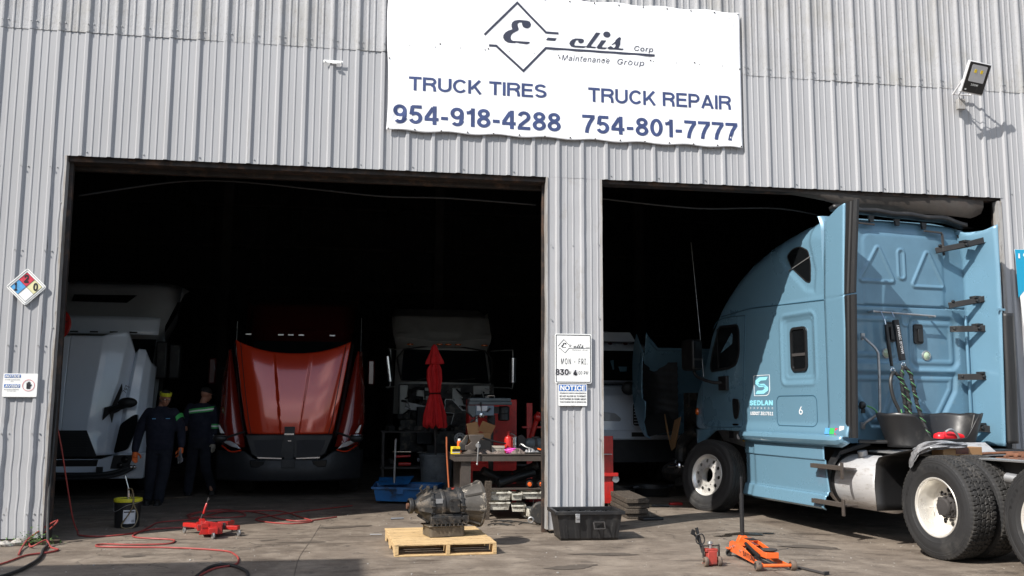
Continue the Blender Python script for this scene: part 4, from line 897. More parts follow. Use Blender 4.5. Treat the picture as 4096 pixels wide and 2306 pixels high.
for (z, dz, x0, x1) in ((3.44, .07, 1.55, 2.17), (2.76, .06, 1.70, 2.25), (2.425, 0, 1.70, 2.26), (1.845, 0, 1.78, 2.24), (1.235, -.03, 1.67, 2.21)):
    mb = MB(); mb.beam((x0 + .02, 1.40, z - dz * .8), ((x0 + x1) / 2, 1.22, z), .015, .07); mb.beam(((x0 + x1) / 2, 1.22, z), (x1 - .06, 1.10, z + dz), .015, .075); mb.beam((x0 + .02, 1.395, z - .035 - dz * .8), (x1 - .06, 1.10, z - .035 + dz), .05, .008)
    mb.cyl((x0 + .06, 1.38, z), (x0 + .06, 1.35, z), .018, n=10); mb.cyl(((x0 + x1) / 2, 1.22, z), ((x0 + x1) / 2, 1.19, z), .02, n=10); mb.bx((x0 + x1) / 2 - .03, (x0 + x1) / 2 + .06, 1.2, 1.3, z + .03, z + .06)
    mb.build('hinge_bracket', 'plastic_black', T, bevel=.004)
# top gap cover with clips
mb = MB(); mb.grid(30, 3, lambda u, v: (lerp(.10, 2.03, u), 1.45 - .10 * v, 3.835 - .055 * u - .06 * max(0, u - .85) * 6 + .02 * v + .008 * math.sin(u * 25) * v)); e = mb.build('gap_cover', 'plastic_black', T, ang=40); e.modifiers.new('thick', 'SOLIDIFY').thickness = .05
mb = MB()
for x in (.66, 1.03, 1.42): z = 3.80 - .055 * x; mb.prism([(x - .035, z), (x + .04, z), (x + .03, z - .08), (x - .02, z - .08)], 1.40, 1.43, lambda a, b, t: (a, t, b))
mb.build('clip', 'plastic_black', T)
mb = MB()
for seg in (((.42, 3.665), (.70, 3.655)), ((1.42, 3.62), (1.68, 3.61)), ((1.685, 3.60), (1.695, 3.33))): mb.beam((seg[0][0], 1.405, seg[0][1]), (seg[1][0], 1.405, seg[1][1]), .02, .022, (0, 1, 0))
mb.build('trim_rail', 'steel_dark', T)
# grab bars, hose tether, vents, lamps on the back
mb = MB(); mb.tube([(.595, 1.36, 2.60), (1.48, 1.36, 2.568)], .012, 8); mb.tube([(.60, 1.45, 2.60), (.60, 1.35, 2.60)], .014, 8); mb.tube([(1.47, 1.45, 2.568), (1.47, 1.35, 2.568)], .014, 8)
mb.build('tether_bar', 'galvanised', T)
mb = MB(); mb.tube([(.48, 1.42, 2.30), (.48, 1.36, 2.26), (.57, 1.30, 2.14), (.585, 1.29, 2.0), (.575, 1.29, 1.50), (.55, 1.30, 1.40), (.44, 1.38, 1.30), (.43, 1.42, 1.25)], .016, 10, 4); mb.box((.48, 1.42, 2.30), (.05, .02, .08)); mb.box((.43, 1.42, 1.26), (.05, .02, .08)); mb.build('grab_handle', 'galvanised', T)
for x in (.905, 1.30):
    mb = MB(); z = 2.37 if x < 1 else 2.355; ring(mb, rrect(x - .065, x + .065, z - .12, z + .12, .03), .018, lambda a, b, t: (a, 1.455 - t, b), -.02, .012); mb.bx(x - .045, x + .045, 1.445, 1.47, z - .1, z + .1); mb.bx(x - .02, x + .045, 1.425, 1.445, z - .095, z + .06); mb.build('vent', 'plastic_black', T, bevel=.003)
for x, z in ((.84, 2.115), (1.415, 2.097)):
    o = MB().lathe([(.062, 0), (.060, .02), (.05, .022), (.048, .012)], (x, 1.48, z), (0, -1, 0), 24).build('work_lamp', 'galvanised', T); MB().lathe([(.05, .013), (.03, .028), (.0005, .032)], (x, 1.48, z), (0, -1, 0), 24).build('lens', 'lens_green', o)
mb = MB(); mb.tube([(.685, 1.34, 2.60), (.70, 1.30, 2.50)], .006, 6); mb.tube([(.70, 1.30, 2.50), (.705, 1.29, 2.44)], .010, 8); mb.tube([(.835, 1.34, 2.60), (.85, 1.31, 2.53)], .006, 6)
for c in ((.755, 1.26, 1.90), (.905, 1.26, 1.965)): mb.lathe([(.028, -.004), (.034, 0), (.028, .004), (.022, 0)], c, (0, 1, 0), 16, closed=True)
mb.build('hook', 'chrome', T)
mb = MB(); mb.tube([(.71, 1.29, 2.44), (.725, 1.28, 2.2), (.75, 1.27, 1.95)], [.02, .024, .018], 10); mb.build('spring_sleeve', 'plastic_black', T)
mb = MB(); mb.beam((.85, 1.30, 2.50), (.90, 1.27, 2.02), .07, .05, (0, 1, 0)); sl = mb.build('tether_sleeve', 'black', T, bevel=.008)
V, F = text_raw('TRAMEC SLOAN'); d_ = Vector((.05, -.03, -.48)).normalized(); mb = MB(); xs = [v.x for v in V]; k_ = .34 / (max(xs) - min(xs)); rr_ = Vector((1, 0, .1)).normalized()
mb.add([Vector((.852, 1.268, 2.44)) + d_ * (v.x - min(xs)) * k_ - rr_ * (-v.y + .35) * k_ * -1 for v in V], F); mb.build('lettering', 'decal_white', sl, flat=True, fix=False)
def spiral(pts, r, rt, step, mbw):
    P = smooth_path(pts, 10); L_ = 0; out = []
    for a, b in zip(P, P[1:]):
        d = b - a; u = d.orthogonal().normalized(); w2 = d.normalized().cross(u); n_ = max(1, int(d.length / .006))
        for i in range(n_):
            L_ += d.length / n_; an = L_ / step * 2 * math.pi; out.append(a + d * i / n_ + (Vector((1, 0, 0)) * math.cos(an) + Vector((0, 1, 0)) * math.sin(an)) * r)
    mbw.tube(out, rt, 5)
hA = [(.76, 1.25, 1.88), (.70, 1.22, 1.84), (.665, 1.20, 1.74), (.68, 1.18, 1.58), (.735, 1.15, 1.42), (.765, 1.12, 1.28), (.72, 1.08, 1.15), (.56, 1.08, 1.09), (.2, 1.2, 1.09)]
hB = [(.77, 1.25, 1.88), (.84, 1.22, 1.78), (.89, 1.20, 1.64), (.90, 1.18, 1.40), (.88, 1.15, 1.15)]
hC = [(.905, 1.25, 1.95), (.85, 1.23, 1.88), (.84, 1.22, 1.70), (.87, 1.20, 1.40), (.87, 1.16, 1.15)]
hD = [(.91, 1.25, 1.95), (.96, 1.22, 1.86), (.98, 1.20, 1.70), (1.02, 1.18, 1.45), (1.06, 1.10, 1.18), (1.05, 1.0, 1.02), (1.02, .9, .98)]
mb = MB()
for h in (hA, hB, hC, hD): mb.tube(h, .021, 8, 8)
mb.build('air_hose', 'hose_black', T)
mb = MB()
for h in (hB, hC, hD): spiral(h, .021, .007, .07, mb)
mb.build('hose_wrap', 'plastic_black', T)
mb = MB()
for h in (hB, hC, hD): spiral([(a + .004, b - .004, c) for a, b, c in h], .0225, .004, .14, mb)
mb.tube([(.45, 1.36, 1.49), (.52, 1.30, 1.44), (.545, 1.26, 1.32), (.60, 1.2, 1.245), (.67, 1.15, 1.24), (.735, 1.12, 1.32), (.74, 1.14, 1.45)], .010, 8, 5); mb.tube([(1.05, 1.0, 1.04), (1.02, .9, .98)], .018, 8)
mb.build('green_hose', 'hose_green', T)
mb = MB(); mb.lathe([(.045, 0), (.045, .03), (.03, .05), (.0005, .06)], (.43, 1.44, 1.50), (.4, -1, -.2), 14); mb.box((.45, 1.43, 1.43), (.05, .01, .05)); mb.build('socket', 'plastic_black', T)
# cut barrel tray behind the cab
tb = MB()
def tubf(u, v):
    a = 2 * math.pi * u; sx = math.cos(a); sy = math.sin(a); dx = abs(sx); zb = 1.03; zt = 1.405
    if sy < 0: zt = lerp(1.405, 1.13, ss(.62, .30, dx)); zb = 1.03 + .10 * ss(.35, .75, 1 - dx) * 0
    z = lerp(zb, zt, v); k = lerp(.80, 1.0, (z - 1.03) / .375)
    return (1.03 + .66 * k * math.copysign(dx ** .75, sx), 1.02 + .36 * k * sy, z + .006 * math.sin(9 * a) * v)
tb.grid(96, 10, tubf); e = tb.build('tray', 'plastic_black', T, ang=50); e.modifiers.new('thick', 'SOLIDIFY').thickness = .018
mb = MB(); mb.tube([(1.02, .92, 1.14), (1.20, .92, 1.15), (1.38, .93, 1.13)], [.045, .055, .045], 12, 4); mb.ball((1.02, .86, 1.14), .06, 12); mb.build('red_container', 'red_tank', T)
mb = MB(); mb.tube([(1.10, .86, 1.20), (1.16, .84, 1.23), (1.24, .84, 1.17), (1.27, .84, 1.10)], .014, 8, 4); mb.build('container_hose', 'galvanised', T)
mb = MB(); mb.beam((1.965, 1.40, 1.06), (1.965, 1.40, 2.60), .03, .03, (0, 1, 0)); mb.build('corner_bead', 'truck_blue', T, bevel=.008)
mb = MB()
for i in range(24): mb.ball((1.895, 1.455, 1.10 + i * .06), .008, 8)
mb.build('rivets', 'truck_blue', T)
mb = MB(); mb.tube([(1.93, 1.425, 3.60), (1.99, 1.43, 3.48), (2.04, 1.44, 3.1), (2.09, 1.44, 2.68), (2.10, 1.44, 1.9), (2.07, 1.44, 1.05)], .010, 6, 6); mb.build('corner_gap', 'black', T)  # black tube stands for the shaded gap between body and extender
# lower bodywork
mb = MB()
def ledge(u, v):
    s = lerp(1.14, 3.36, u); pr = [(-.035, 1.15), (-.10, 1.135), (-.115, 1.10), (-.09, 1.06), (-.02, 1.03)]; i = min(int(v * 4), 3); t = v * 4 - i
    x, z = (lerp(pr[i][0], pr[i + 1][0], t), lerp(pr[i][1], pr[i + 1][1], t))
    if u > .9: x += (u - .9) * .5
    if s < 1.35: x += (1.35 - s) ** 2 * 1.2; z = 1.15 - (1.15 - z) * max(.1, min(1, (s - 1.10) / .18 + .35))
    return (x, s, z)
mb.grid(50, 16, ledge); e = mb.build('body_ledge', 'truck_blue', T, ang=50); e.modifiers.new('thick', 'SOLIDIFY').thickness = .008
def skirt(u, v):
    z = lerp(.315, 1.035, v); s = lerp(interp([(.315, 1.475), (.46, 1.46), (.70, 1.50), (1.03, 1.54)], z), 3.365, u)
    x = interp([(.31, -.03), (.335, -.075), (.455, -.045), (.47, -.015), (.50, -.008), (.862, -.012), (.872, -.030), (.90, -.028), (1.035, -.02)], z)
    if s > 3.03: x += (s - 3.03) * .55 if s < 3.10 else .0385 + (s - 3.10) * .10
    if s < 1.53 and z < .5: x -= .02
    return (x, s, z)
mb.grid(60, 130, skirt); e = mb.build('side_skirt', 'truck_blue', T, ang=28); md = e.modifiers.new('thick', 'SOLIDIFY'); md.thickness = .012; md.offset = 1
mb = MB(); mb.grid(16, 10, lambda u, v: (lerp(.00, .10, v) + .10 * u, lerp(3.38, 4.24, u), lerp(1.15, 1.00 - .08 * (1 - u), v))); e = mb.build('wheel_well_panel', 'galvanised', T, ang=40)
mb = MB(); mb.box((.03, 3.72, 1.09), (.004, .12, .09)); mb.build('sticker', 'black', T); mb = MB(); mb.lathe([(.045, 0), (.045, .003), (.0005, .003)], (.05, 3.56, 1.075), (-1, 0, 0), 8); mb.build('sticker', 'label_white', T); 
mb = MB(); mb.box((.06, 3.43, 1.03), (.004, .07, .04)); mb.build('sticker', 'yellow', T)
# front stub of the fender below the cowl
mb = MB()
def stub(u, v):
    z = lerp(1.15, .78, v); s0 = interp([(.78, 4.60), (.9, 4.52), (1.0, 4.42), (1.15, 4.10)], z); s1 = interp([(.78, 4.68), (1.15, 4.93)], z); s = lerp(s0, s1, u); return (.03 - .06 * math.sin(math.pi * u) + .08 * u * u, s, z)
mb.grid(14, 14, stub); e = mb.build('fender_stub', 'truck_blue', T, ang=50); e.modifiers.new('thick', 'SOLIDIFY').thickness = .01
# mirror and antenna
mr = MB(); mr.prism(rrect(4.14, 4.50, 1.99, 2.44, .06), -.32, -.16, lambda a, b, t: (t + .25 * (4.3 - a) * 0, a, b)); mr = mr.build('mirror', 'plastic_black', T, bevel=.03, segs=3)
mb = MB(); mb.bx(-.30, -.18, 4.118, 4.136, 2.16, 2.40); mb.build('mirror_glass', 'glass_cab', mr); mb = MB(); mb.bx(-.30, -.18, 4.118, 4.136, 2.02, 2.13); mb.build('mirror_glass', 'glass_cab', mr)
mb = MB(); mb.tube([(-.24, 4.27, 2.0), (-.22, 4.20, 1.90), (-.12, 3.98, 1.82), (-.02, 3.86, 1.81)], .024, 8, 4); mb.box((-.01, 3.83, 1.80), (.05, .22, .20)); mb.build('mirror_arm', 'plastic_black', T, bevel=.008)
mb = MB(); mb.tube([(-.08, 4.27, 1.90), (-.10, 4.36, 2.8), (-.14, 4.46, 3.9)], .0045, 6, 4); mb.build('antenna', 'galvanised', T)
# frame, deck, fuel tank, steps, mudflap
mb = MB()
for x in (.62, 1.50): mb.bx(x - .04, x + .04, -3.8, 6.1, .70, .96)
for s in (1.0, -.85, -2.2, 5.6): mb.bx(.66, 1.46, s - .05, s + .05, .74, .92)
mb.build('frame_rail', 'steel_dark', T)
mb = MB()
for s in (-.18, -1.51, 5.0 + .45): mb.cyl((.1, s, .50), (2.05, s, .50), .07)
mb.ball((1.06, -.18, .52), .2, 14); mb.ball((1.06, -1.51, .52), .2, 14); mb.build('axle', 'steel_dark', T)
mb = MB(); mb.bx(.40, 1.75, .25, 1.30, .965, .985); mb.bx(.42, .62, -1.2, .3, .965, .98)
for k in range(12): mb.tube([(1.72 + .03 * math.sin(k), -.3 + k * .05, 1.0), (1.75, -.28 + k * .05, 1.04), (1.80, -.3 + k * .05, 1.0)], .008, 6, 3)
mb.build('deck_plate', 'galvanised', T, bevel=.004)
mb = MB(); mb.prism([(.70, .985), (1.55, .985), (1.40, 1.09), (.86, 1.09)], .60, .64, lambda a, b, t: (a, t, b)); mb.build('crossmember', 'tank_alu', T, bevel=.006)
mb = MB(); mb.bx(.66, 1.46, -.9, -.30, .965, .985); mb.bx(.60, 1.52, -2.0, -1.0, .962, .975); mb.tube([(.9, -.2, 1.0), (1.0, -.6, 1.01), (1.2, -.9, 1.0)], .02, 8, 4); mb.tube([(.7, .1, .99), (1.2, .0, 1.01), (1.5, -.4, 1.0)], .015, 8, 4)
for k in range(10): mb.box((.75 + .07 * k, -.35 - .04 * (k % 3), .995), (.05, .03, .02), (0, 0, k))
mb.build('rear_deck', 'rust', T, bevel=.004)
mb = MB(); mb.tube([(.35, -.75, .82), (.38, -.95, .80)], .05, 12); mb.tube([(.38, -.9, .78), (.42, -1.0, .60)], .04, 8); mb.build('brake_chamber', 'galvanised', T)
mb = MB(); mb.bx(1.62, 2.2, .7, 1.2, .86, 1.0); mb.tube([(1.6, .3, .96), (2.1, -.6, .98)], .03, 8); mb.build('battery_box', 'plastic_black', T, bevel=.03)
mb = MB(); mb.lathe([(.0005, 0), (.16, .0), (.26, .02), (.29, .045), (.305, .09), (.305, .87), (.295, .92), (.25, .95), (.0005, .955)], (.335, .705, .63), (0, 1, 0), 48); tk = mb.build('fuel_tank', 'tank_alu', T, ang=50)
mb = MB(); mb.cyl((.25, 1.20, .925), (.24, 1.20, .985), .055, n=20); mb.build('fuel_cap', 'galvanised', tk, bevel=.006)
mb = MB()
for s in (1.44,): mb.lathe([(.308, 0), (.318, 0), (.318, .06), (.308, .06)], (.335, s, .63), (0, 1, 0), 48, closed=True)
mb.beam((.12, 1.47, .95), (.45, 1.36, 1.06), .10, .04); mb.beam((.0, 1.47, .80), (.12, 1.47, .97), .10, .03); mb.build('tank_strap', 'black', tk)
for z in (.815, .415):
    mb = MB(); mb.bx(-.13, .05, 1.06, 1.66, z - .03, z - .015); mb.bx(-.135, -.120, 1.06, 1.66, z - .04, z + .01)
    for k in range(22): mb.bx(-.12, -.10, 1.08 + k * .026, 1.09 + k * .026, z - .015, z + .012)
    mb.bx(-.15, -.13, 1.04, 1.08, z - .13, z + .05); mb.build('step', 'bench_steel', T, bevel=.003)
mb = MB(); mb.grid(12, 5, lambda u, v: (lerp(-.02, .60, v), interp([(0, .655), (.3, .68), (.55, .63), (.65, .52), (.8, .25), (1, -.08)], u), interp([(0, .38), (.3, .66), (.55, .93), (.65, .965), (.8, 1.02), (1, 1.075)], u))); e = mb.build('quarter_fender', 'plastic_black', T, ang=50); e.modifiers.new('thick', 'SOLIDIFY').thickness = .012
# drive wheels
def drive_wheel(x, s, letters=False, rim=True, lab=None):
    e = bpy.data.objects.new('drive_wheel', None); COL.objects.link(e); e.parent = T; e.location = (x, s, .50)
    place(TY, 'tyre', e, rot=(s * 3, 0, 0))
    if rim: rim_drive(e)
    if letters: mk_tyre_letters(e)
    return e
w0 = drive_wheel(.15, -.18, True); 
for (x, s, lt) in ((.50, -.18, 0), (.15, -1.51, 1), (.50, -1.51, 0), (1.62, -.18, 0), (1.97, -.18, 0), (1.62, -1.51, 0), (1.97, -1.51, 0)):
    c = bpy.data.objects.new('drive_wheel', None); COL.objects.link(c); c.parent = T; c.location = (x, s, .50); c.rotation_euler = (0, 0, math.pi if x > 1.8 else 0)
    for ch in w0.children:
        if ch.name.startswith('sidewall') and not lt: continue
        if x in (.50, 1.62) and not ch.name.startswith('tyre'): continue
        k = ch.copy(); COL.objects.link(k); k.parent = c
bpy.data.objects.remove(TY)
# front suspension and tilted hood
mb = MB(); mb.cyl((.30, 5.45, .56), (.12, 5.45, .56), .075, n=16); mb.cyl((.12, 5.45, .56), (-.08, 5.47, .56), .03, n=12); mb.lathe([(.09, 0), (.10, .03), (.09, .05), (.05, .06)], (.10, 5.45, .56), (-1, 0, 0), 20); mb.build('spindle', 'chrome', T)
mb = MB(); mb.bx(.5, .62, 4.9, 6.5, .5, .62); mb.tube([(.3, 5.8, .2), (.35, 5.9, .45), (.4, 5.9, .9), (.5, 5.6, 1.1)], .09, 10, 4); mb.ball((.35, 6.05, .42), .22, 12, (1, 1.4, .8)); mb.bx(.5, 1.55, 4.8, 5.9, .8, 1.45); mb.bx(.55, 1.5, 5.95, 6.15, .65, 1.7); mb.ball((.75, 5.3, 1.55), .2, 12); mb.cyl((.4, 5.1, 1.3), (.4, 5.6, 1.35), .13); mb.build('engine', 'cast_iron', T, bevel=.02)
def hoodf(u, v):
    # v: 0 nose (low) .. 1 rear edge (raised); u: -1 left .. 1 right
    x = W_ / 2 + u * lerp(.86, 1.14, v); k = abs(u); zz = interp([(0, 1.0), (.35, 1.45), (.7, 2.05), (1, 2.45)], v); s = interp([(0, 6.62), (.3, 6.95), (.6, 6.85), (1, 6.42)], v)
    return (x, s - .22 * k ** 5, zz + .24 * max(0, k - .75) * 4 * v ** 4)
mb = MB(); mb.grid(40, 24, lambda u, v: hoodf(2 * u - 1, v)); h_ = mb.build('hood', 'truck_blue', T, ang=60); h_.modifiers.new('thick', 'SOLIDIFY').thickness = .012
mb = MB()
FL = [(6.55, 2.69), (6.40, 2.50), (6.27, 2.35), (6.33, 2.18), (6.36, 1.75), (6.33, 1.60), (6.22, 1.56), (6.24, 1.30), (6.30, 1.22), (6.18, 1.02), (6.02, .95), (6.25, .98), (6.45, 1.12), (6.62, 1.35), (6.73, 1.62), (6.72, 2.2), (6.66, 2.5)]
mb.prism(FL, -.10, -.08, lambda a, b, t: (t, a, b)); mb.build('fender_flank', 'truck_blue', h_, bevel=.01)
mb = MB()
mb.grid(30, 40, lambda u, v: (lerp(-.06, .62, u), 6.38 + .28 * math.sin(math.pi * u * .9) + .012 * math.sin(v * 60) , lerp(1.28, 2.22, v) - .25 * u * (1 - v))); mb.build('fender_liner', 'liner', h_, ang=40)
mb = MB(); mb.grid(20, 10, lambda u, v: (lerp(-.02, .45, u), 6.3 + .2 * v, lerp(.98, 1.3, v) + .1 * u)); mb.build('inner_fender', 'black', h_)
mb = MB(); mb.tube([hoodf(lerp(-.9, .9, i / 12), .985) for i in range(13)], .03, 8); 
for i in range(22): p = hoodf(lerp(-.7, .1, i / 22), .93); mb.box((p[0], p[1] - .02, p[2]), (.015, .01, .02))
mb.build('hood_lip', 'truck_blue_back', h_)
# loose steer wheel
lw = empty('loose_wheel', 'loose front wheel with ribbed tyre and round hand holes leaning beside the blue truck', 'wheel', (8.306, 2.351, .468), rot=(0, R(9), R(24))); lw.scale = (1.035, 1.035, 1.035)
TYS.parent = lw; TYS.rotation_euler = (.3, 0, 0); rim_steer(lw)
# ------------------------------------------------------------------ trucks standing inside the hall (all built in world metres)
def rounded_box(mb, x0, x1, y0, y1, z0, z1): mb.bx(x0, x1, y0, y1, z0, z1)
def simple_wheel(parent, x, y, z, r, wd):
    mb = MB(); h = wd / 2
    mb.lathe([(r * .56, -h), (r * .8, -h - .01), (r * .95, -h), (r, -h + .03), (r, h - .03), (r * .95, h), (r * .56, h)], (x, y, z), (1, 0, 0), 40); t = mb.build('tyre', 'rubber', parent, ang=40)
    mb = MB(); mb.lathe([(r * .56, -h), (r * .5, -h + .05), (.1, -h + .02), (.0005, -h + .0)], (x, y, z), (1, 0, 0), 32); mb.build('rim', 'galvanised', t, ang=40)
# ---- white sleeper truck with tilted hood (left)
def sub(p, o): return (p[0] - o[0], p[1] - o[1])
A = empty('truck', 'white sleeper truck with raised white hood at the left inside the hall', 'truck', (-1.45, 5.0, 0))
ox, oy = -1.45, 5.0
def PX(poly, y0, y1): return [(p[0] - ox, p[1]) for p in poly], (lambda a, b, t: (a, t - oy, b)), y0, y1
def slab(mb, poly, y0, y1):
    q, f, a, b = PX(poly, y0, y1); mb.prism(q, a, b, f)
Wl, Wr = -2.72, -.18
FT = [(0, 0, 0, 0), (.30, .50, .33, 0), (.36, .62, .42, .03), (.50, .85, .61, .13), (.57, .95, .72, .30), (.60, .98, .76, .33), (.65, 1.04, .84, .24), (.80, 1.14, 1.02, .27), (.92, 1.20, 1.15, .42), (1, 1.22, 1.22, .75)]
def ftab(u, k): return interp([(t[0], t[k]) for t in FT], u)
def whood(u, v):
    xt, xb, dy = ftab(u, 1), ftab(u, 2), ftab(u, 3); top = interp([(0, 2.57), (.48, 2.57), (.62, 2.63), (.78, 2.66), (.86, 2.62), (.95, 2.38), (.98, 2.30), (1.04, 2.38), (1.13, 2.37), (1.22, 2.1)], xt)
    z = lerp(.67, top, v); w_ = (z - .67) / 1.9; g = max(0, min(1, (z - 1.0) / 1.6)); low = .14 * ss(1.10, .67, z) * ss(.62, .30, u)
    x = lerp(xb, xt, w_) + low; y = .0 + .20 * g ** 1.6 + dy * lerp(.75, 1, w_) - .03; return (x, y, z)
for sg in (1, -1):
    mb = MB(); mb.grid(80, 40, lambda u, v: (lambda p: (sg * p[0], p[1], p[2]))(whood(u, v)), sg < 0); h_ = mb.build('hood_half', 'white_paint', A, ang=50); h_.modifiers.new('thick', 'SOLIDIFY').thickness = .008
def flank_y(x, z):
    best = (9, 0)
    for i in range(60):
        p = whood(.3 + .7 * i / 59, max(0, min(1, (z - .67) / 1.75))); best = min(best, (abs(p[0] - x), p[1]))
    return best[1]
mb = MB()
for i in range(9): z = .70 + i * .038; mb.bx(-.40, .40, -.062, -.05, z, z + .018)
slab(mb, [(-1.83, 1.06), (-1.07, 1.06), (-.90, .65), (-2.00, .65)], 4.95, 4.99); mb.build('grille', 'dark_plastic', A)
mb = MB(); bq = [(-2.72, .30), (-.20, .30), (-.17, .72), (-.62, .68), (-.86, .61), (-2.04, .61), (-2.28, .68), (-2.73, .72)]; slab(mb, bq, 5.0, 5.35); mb.build('bumper', 'white_paint', A, bevel=.03, segs=3)
mb = MB(); slab(mb, [(-2.02, .50), (-.9, .50), (-.88, .60), (-2.04, .60)], 4.985, 4.999); mb.build('bumper_grille', 'black', A)
for sg in (1, -1):
    mb = MB(); pts = [(.98, .67), (1.10, .67), (1.03, .46), (.76, .46), (.80, .67)]; mb.prism([(a * sg, b) for a, b in pts], 4.97, 4.999, lambda a, b, t: (a, t - oy, b)); fg = mb.build('fog_lamp', 'dark_plastic', A)
    mb = MB(); mb.lathe([(.055, 0), (.05, .012), (.0005, .02)], (.97 * sg, -.03, .60), (0, -1, 0), 16); mb.lathe([(.045, 0), (.04, .012), (.0005, .02)], (.90 * sg, -.03, .51), (0, -1, 0), 16); mb.build('lens', 'glass_cab', fg)
    pts = rpoly([(.76, .69), (.98, .75), (1.10, 1.10), (1.09, 1.32), (1.02, 1.29), (.84, 1.15)], .05, 3); N_ = len(pts); mb = MB()
    mb.add([(a * sg, flank_y(a, b) - .09, b) for a, b in pts] + [(a * sg, flank_y(a, b) + .05, b) for a, b in pts], [tuple(range(N_)), tuple(range(2 * N_ - 1, N_ - 1, -1))] + [(i, (i + 1) % N_, N_ + (i + 1) % N_, N_ + i) for i in range(N_)]); mb.build('headlight', 'glass_cab', A, ang=50)
mb = MB(); mb.tube([(-1.0, -.08, .50), (-.72, -.14, .40), (0, -.16, .385), (.72, -.14, .39), (1.08, -.08, .49)], .033, 10, 5); mb.tube([(-1.02, -.13, .46), (-.7, -.2, .34), (.7, -.2, .34), (1.12, -.1, .47)], .028, 10, 5); mb.box((.62, -.1, .45), (.09, .06, .09)); mb.box((-.62, -.1, .45), (.09, .06, .09))
mb.build('bull_bar', 'dark_plastic', A)
for x in (1.09, 1.14): MB().ball((x, -.11, .49), .034, 12).build('bar_end', 'chrome', A)
mb = MB(); mb.prism([(.60, 1.22), (.62, 1.42), (.73, 1.45), (.86, 1.80), (.87, 1.70), (.80, 1.45), (.86, 1.38), (.76, 1.32), (.74, 1.18), (.70, 1.33)], 4.98, 5.02, lambda a, b, t: (a, t - oy, b)); mb.ball((.98, -.08, 1.50), .15, 16, (1, .45, .55)); mb.tube([(.70, .0, 1.38), (.82, -.04, 1.42), (.95, -.08, 1.46)], .05, 8); mb.build('hood_mirror', 'black', A)
mb = MB(); V, F = text_raw('793'); mb.add([(.90 + v.x * .10 * .42 - v.y * .13 * .9, .12, 1.64 + v.x * .10 * .9 + v.y * .13 * .42) for v in V], F); mb.build('number_lettering', 'ink_black', A, flat=True, fix=False)
# cab behind
mb = MB()
def cabring(u, v):
    a = v; z = interp([(0, .9), (.3, 2.65), (.42, 2.9), (.62, 3.72), (.75, 3.84), (1, 3.86)], a); y = interp([(0, 6.3), (.3, 7.2), (.42, 6.85), (.62, 7.7), (.75, 8.2), (1, 9.2)], a); hw = interp([(0, 1.02), (.3, 1.0), (.42, 1.05), (.62, 1.22), (1, 1.26)], a); k = 2 * u - 1
    return (hw * math.sin(k * math.pi / 2) if abs(k) < .0 else hw * k, y - oy + .35 * abs(k) ** 6, z - (.12 * abs(k) ** 8 if a > .55 else 0))
mb.grid(40, 40, cabring)
mb.grid(4, 30, lambda u, v: (1.02 + .24 * ss(2.6, 3.3, lerp(.9, 3.74, v)) - .42 * u, 7.15 + u * 2.5 + (1.2 * max(0, (v - .65)) ) * (1 - u) - oy, lerp(.9, 3.74, v)))
mb.grid(4, 30, lambda u, v: (-1.02 - .24 * ss(2.6, 3.3, lerp(.9, 3.74, v)), 7.15 + u * 2.5 + (1.2 * max(0, (v - .65)) ) * (1 - u) - oy, lerp(.9, 3.74, v)), True)
mb.build('cab', 'white_paint_shaded', A, ang=60)
mb = MB(); mb.prism([(-.95, 1.9), (.95, 1.9), (.92, 2.66), (-.92, 2.66)], 1.68, 1.70, lambda a, b, t: (a, t + (b - 1.9) * .62, b)); mb.build('windscreen', 'glass_cab', A)
mb = MB(); mb.grid(20, 4, lambda u, v: (lerp(-1.04, 1.04, u), 1.70 - .18 * (1 - abs(2 * u - 1) ** 3) + .12 * v, lerp(2.70, 3.02, v))); e = mb.build('sun_visor', 'white_paint', A, ang=60); e.modifiers.new('thick', 'SOLIDIFY').thickness = .02
mb = MB()
for x in (-.66, -.33, 0, .33, .66): mb.box((x, 1.50, 2.735), (.13, .03, .025))
mb.build('marker_lamp', 'dark_plastic', A)
mb = MB(); mb.prism([(-.60, 3.34), (.36, 3.33), (.50, 3.49), (-.60, 3.48)], 2.2, 2.23, lambda a, b, t: (a, t + (b - 3.34) * 1.0, b)); mb.build('skylight', 'glass_dark', A)
for a_ in ((1.0, 1.20, 1.75, 1.95, 1.93, 2.60), (1.22, 1.42, 1.8, 2.0, 1.93, 2.56), (-1.47, -1.2, 1.8, 2.0, 1.93, 2.56)): MB().bx(*a_).build('mirror', 'plastic_black', A, bevel=.03)
mb = MB(); mb.bx(-.45, .45, .2, 5, .5, .8); mb.build('chassis', 'steel_dark', A)
for x in (-1.05, 1.05): simple_wheel(A, x, 1.5, .5, .5, .28)
o = MB().lathe([(.0005, 0), (.25, .0), (.27, .02), (.25, .04), (.0005, .04)], (0, 0, 0), (0, 1, 0), 36).build('reel', 'tool_red'); o.location = (-1.53, 4.45, 2.70); tag(o, 'round red reel hanging inside the left door post above the white hood', 'hose reel')

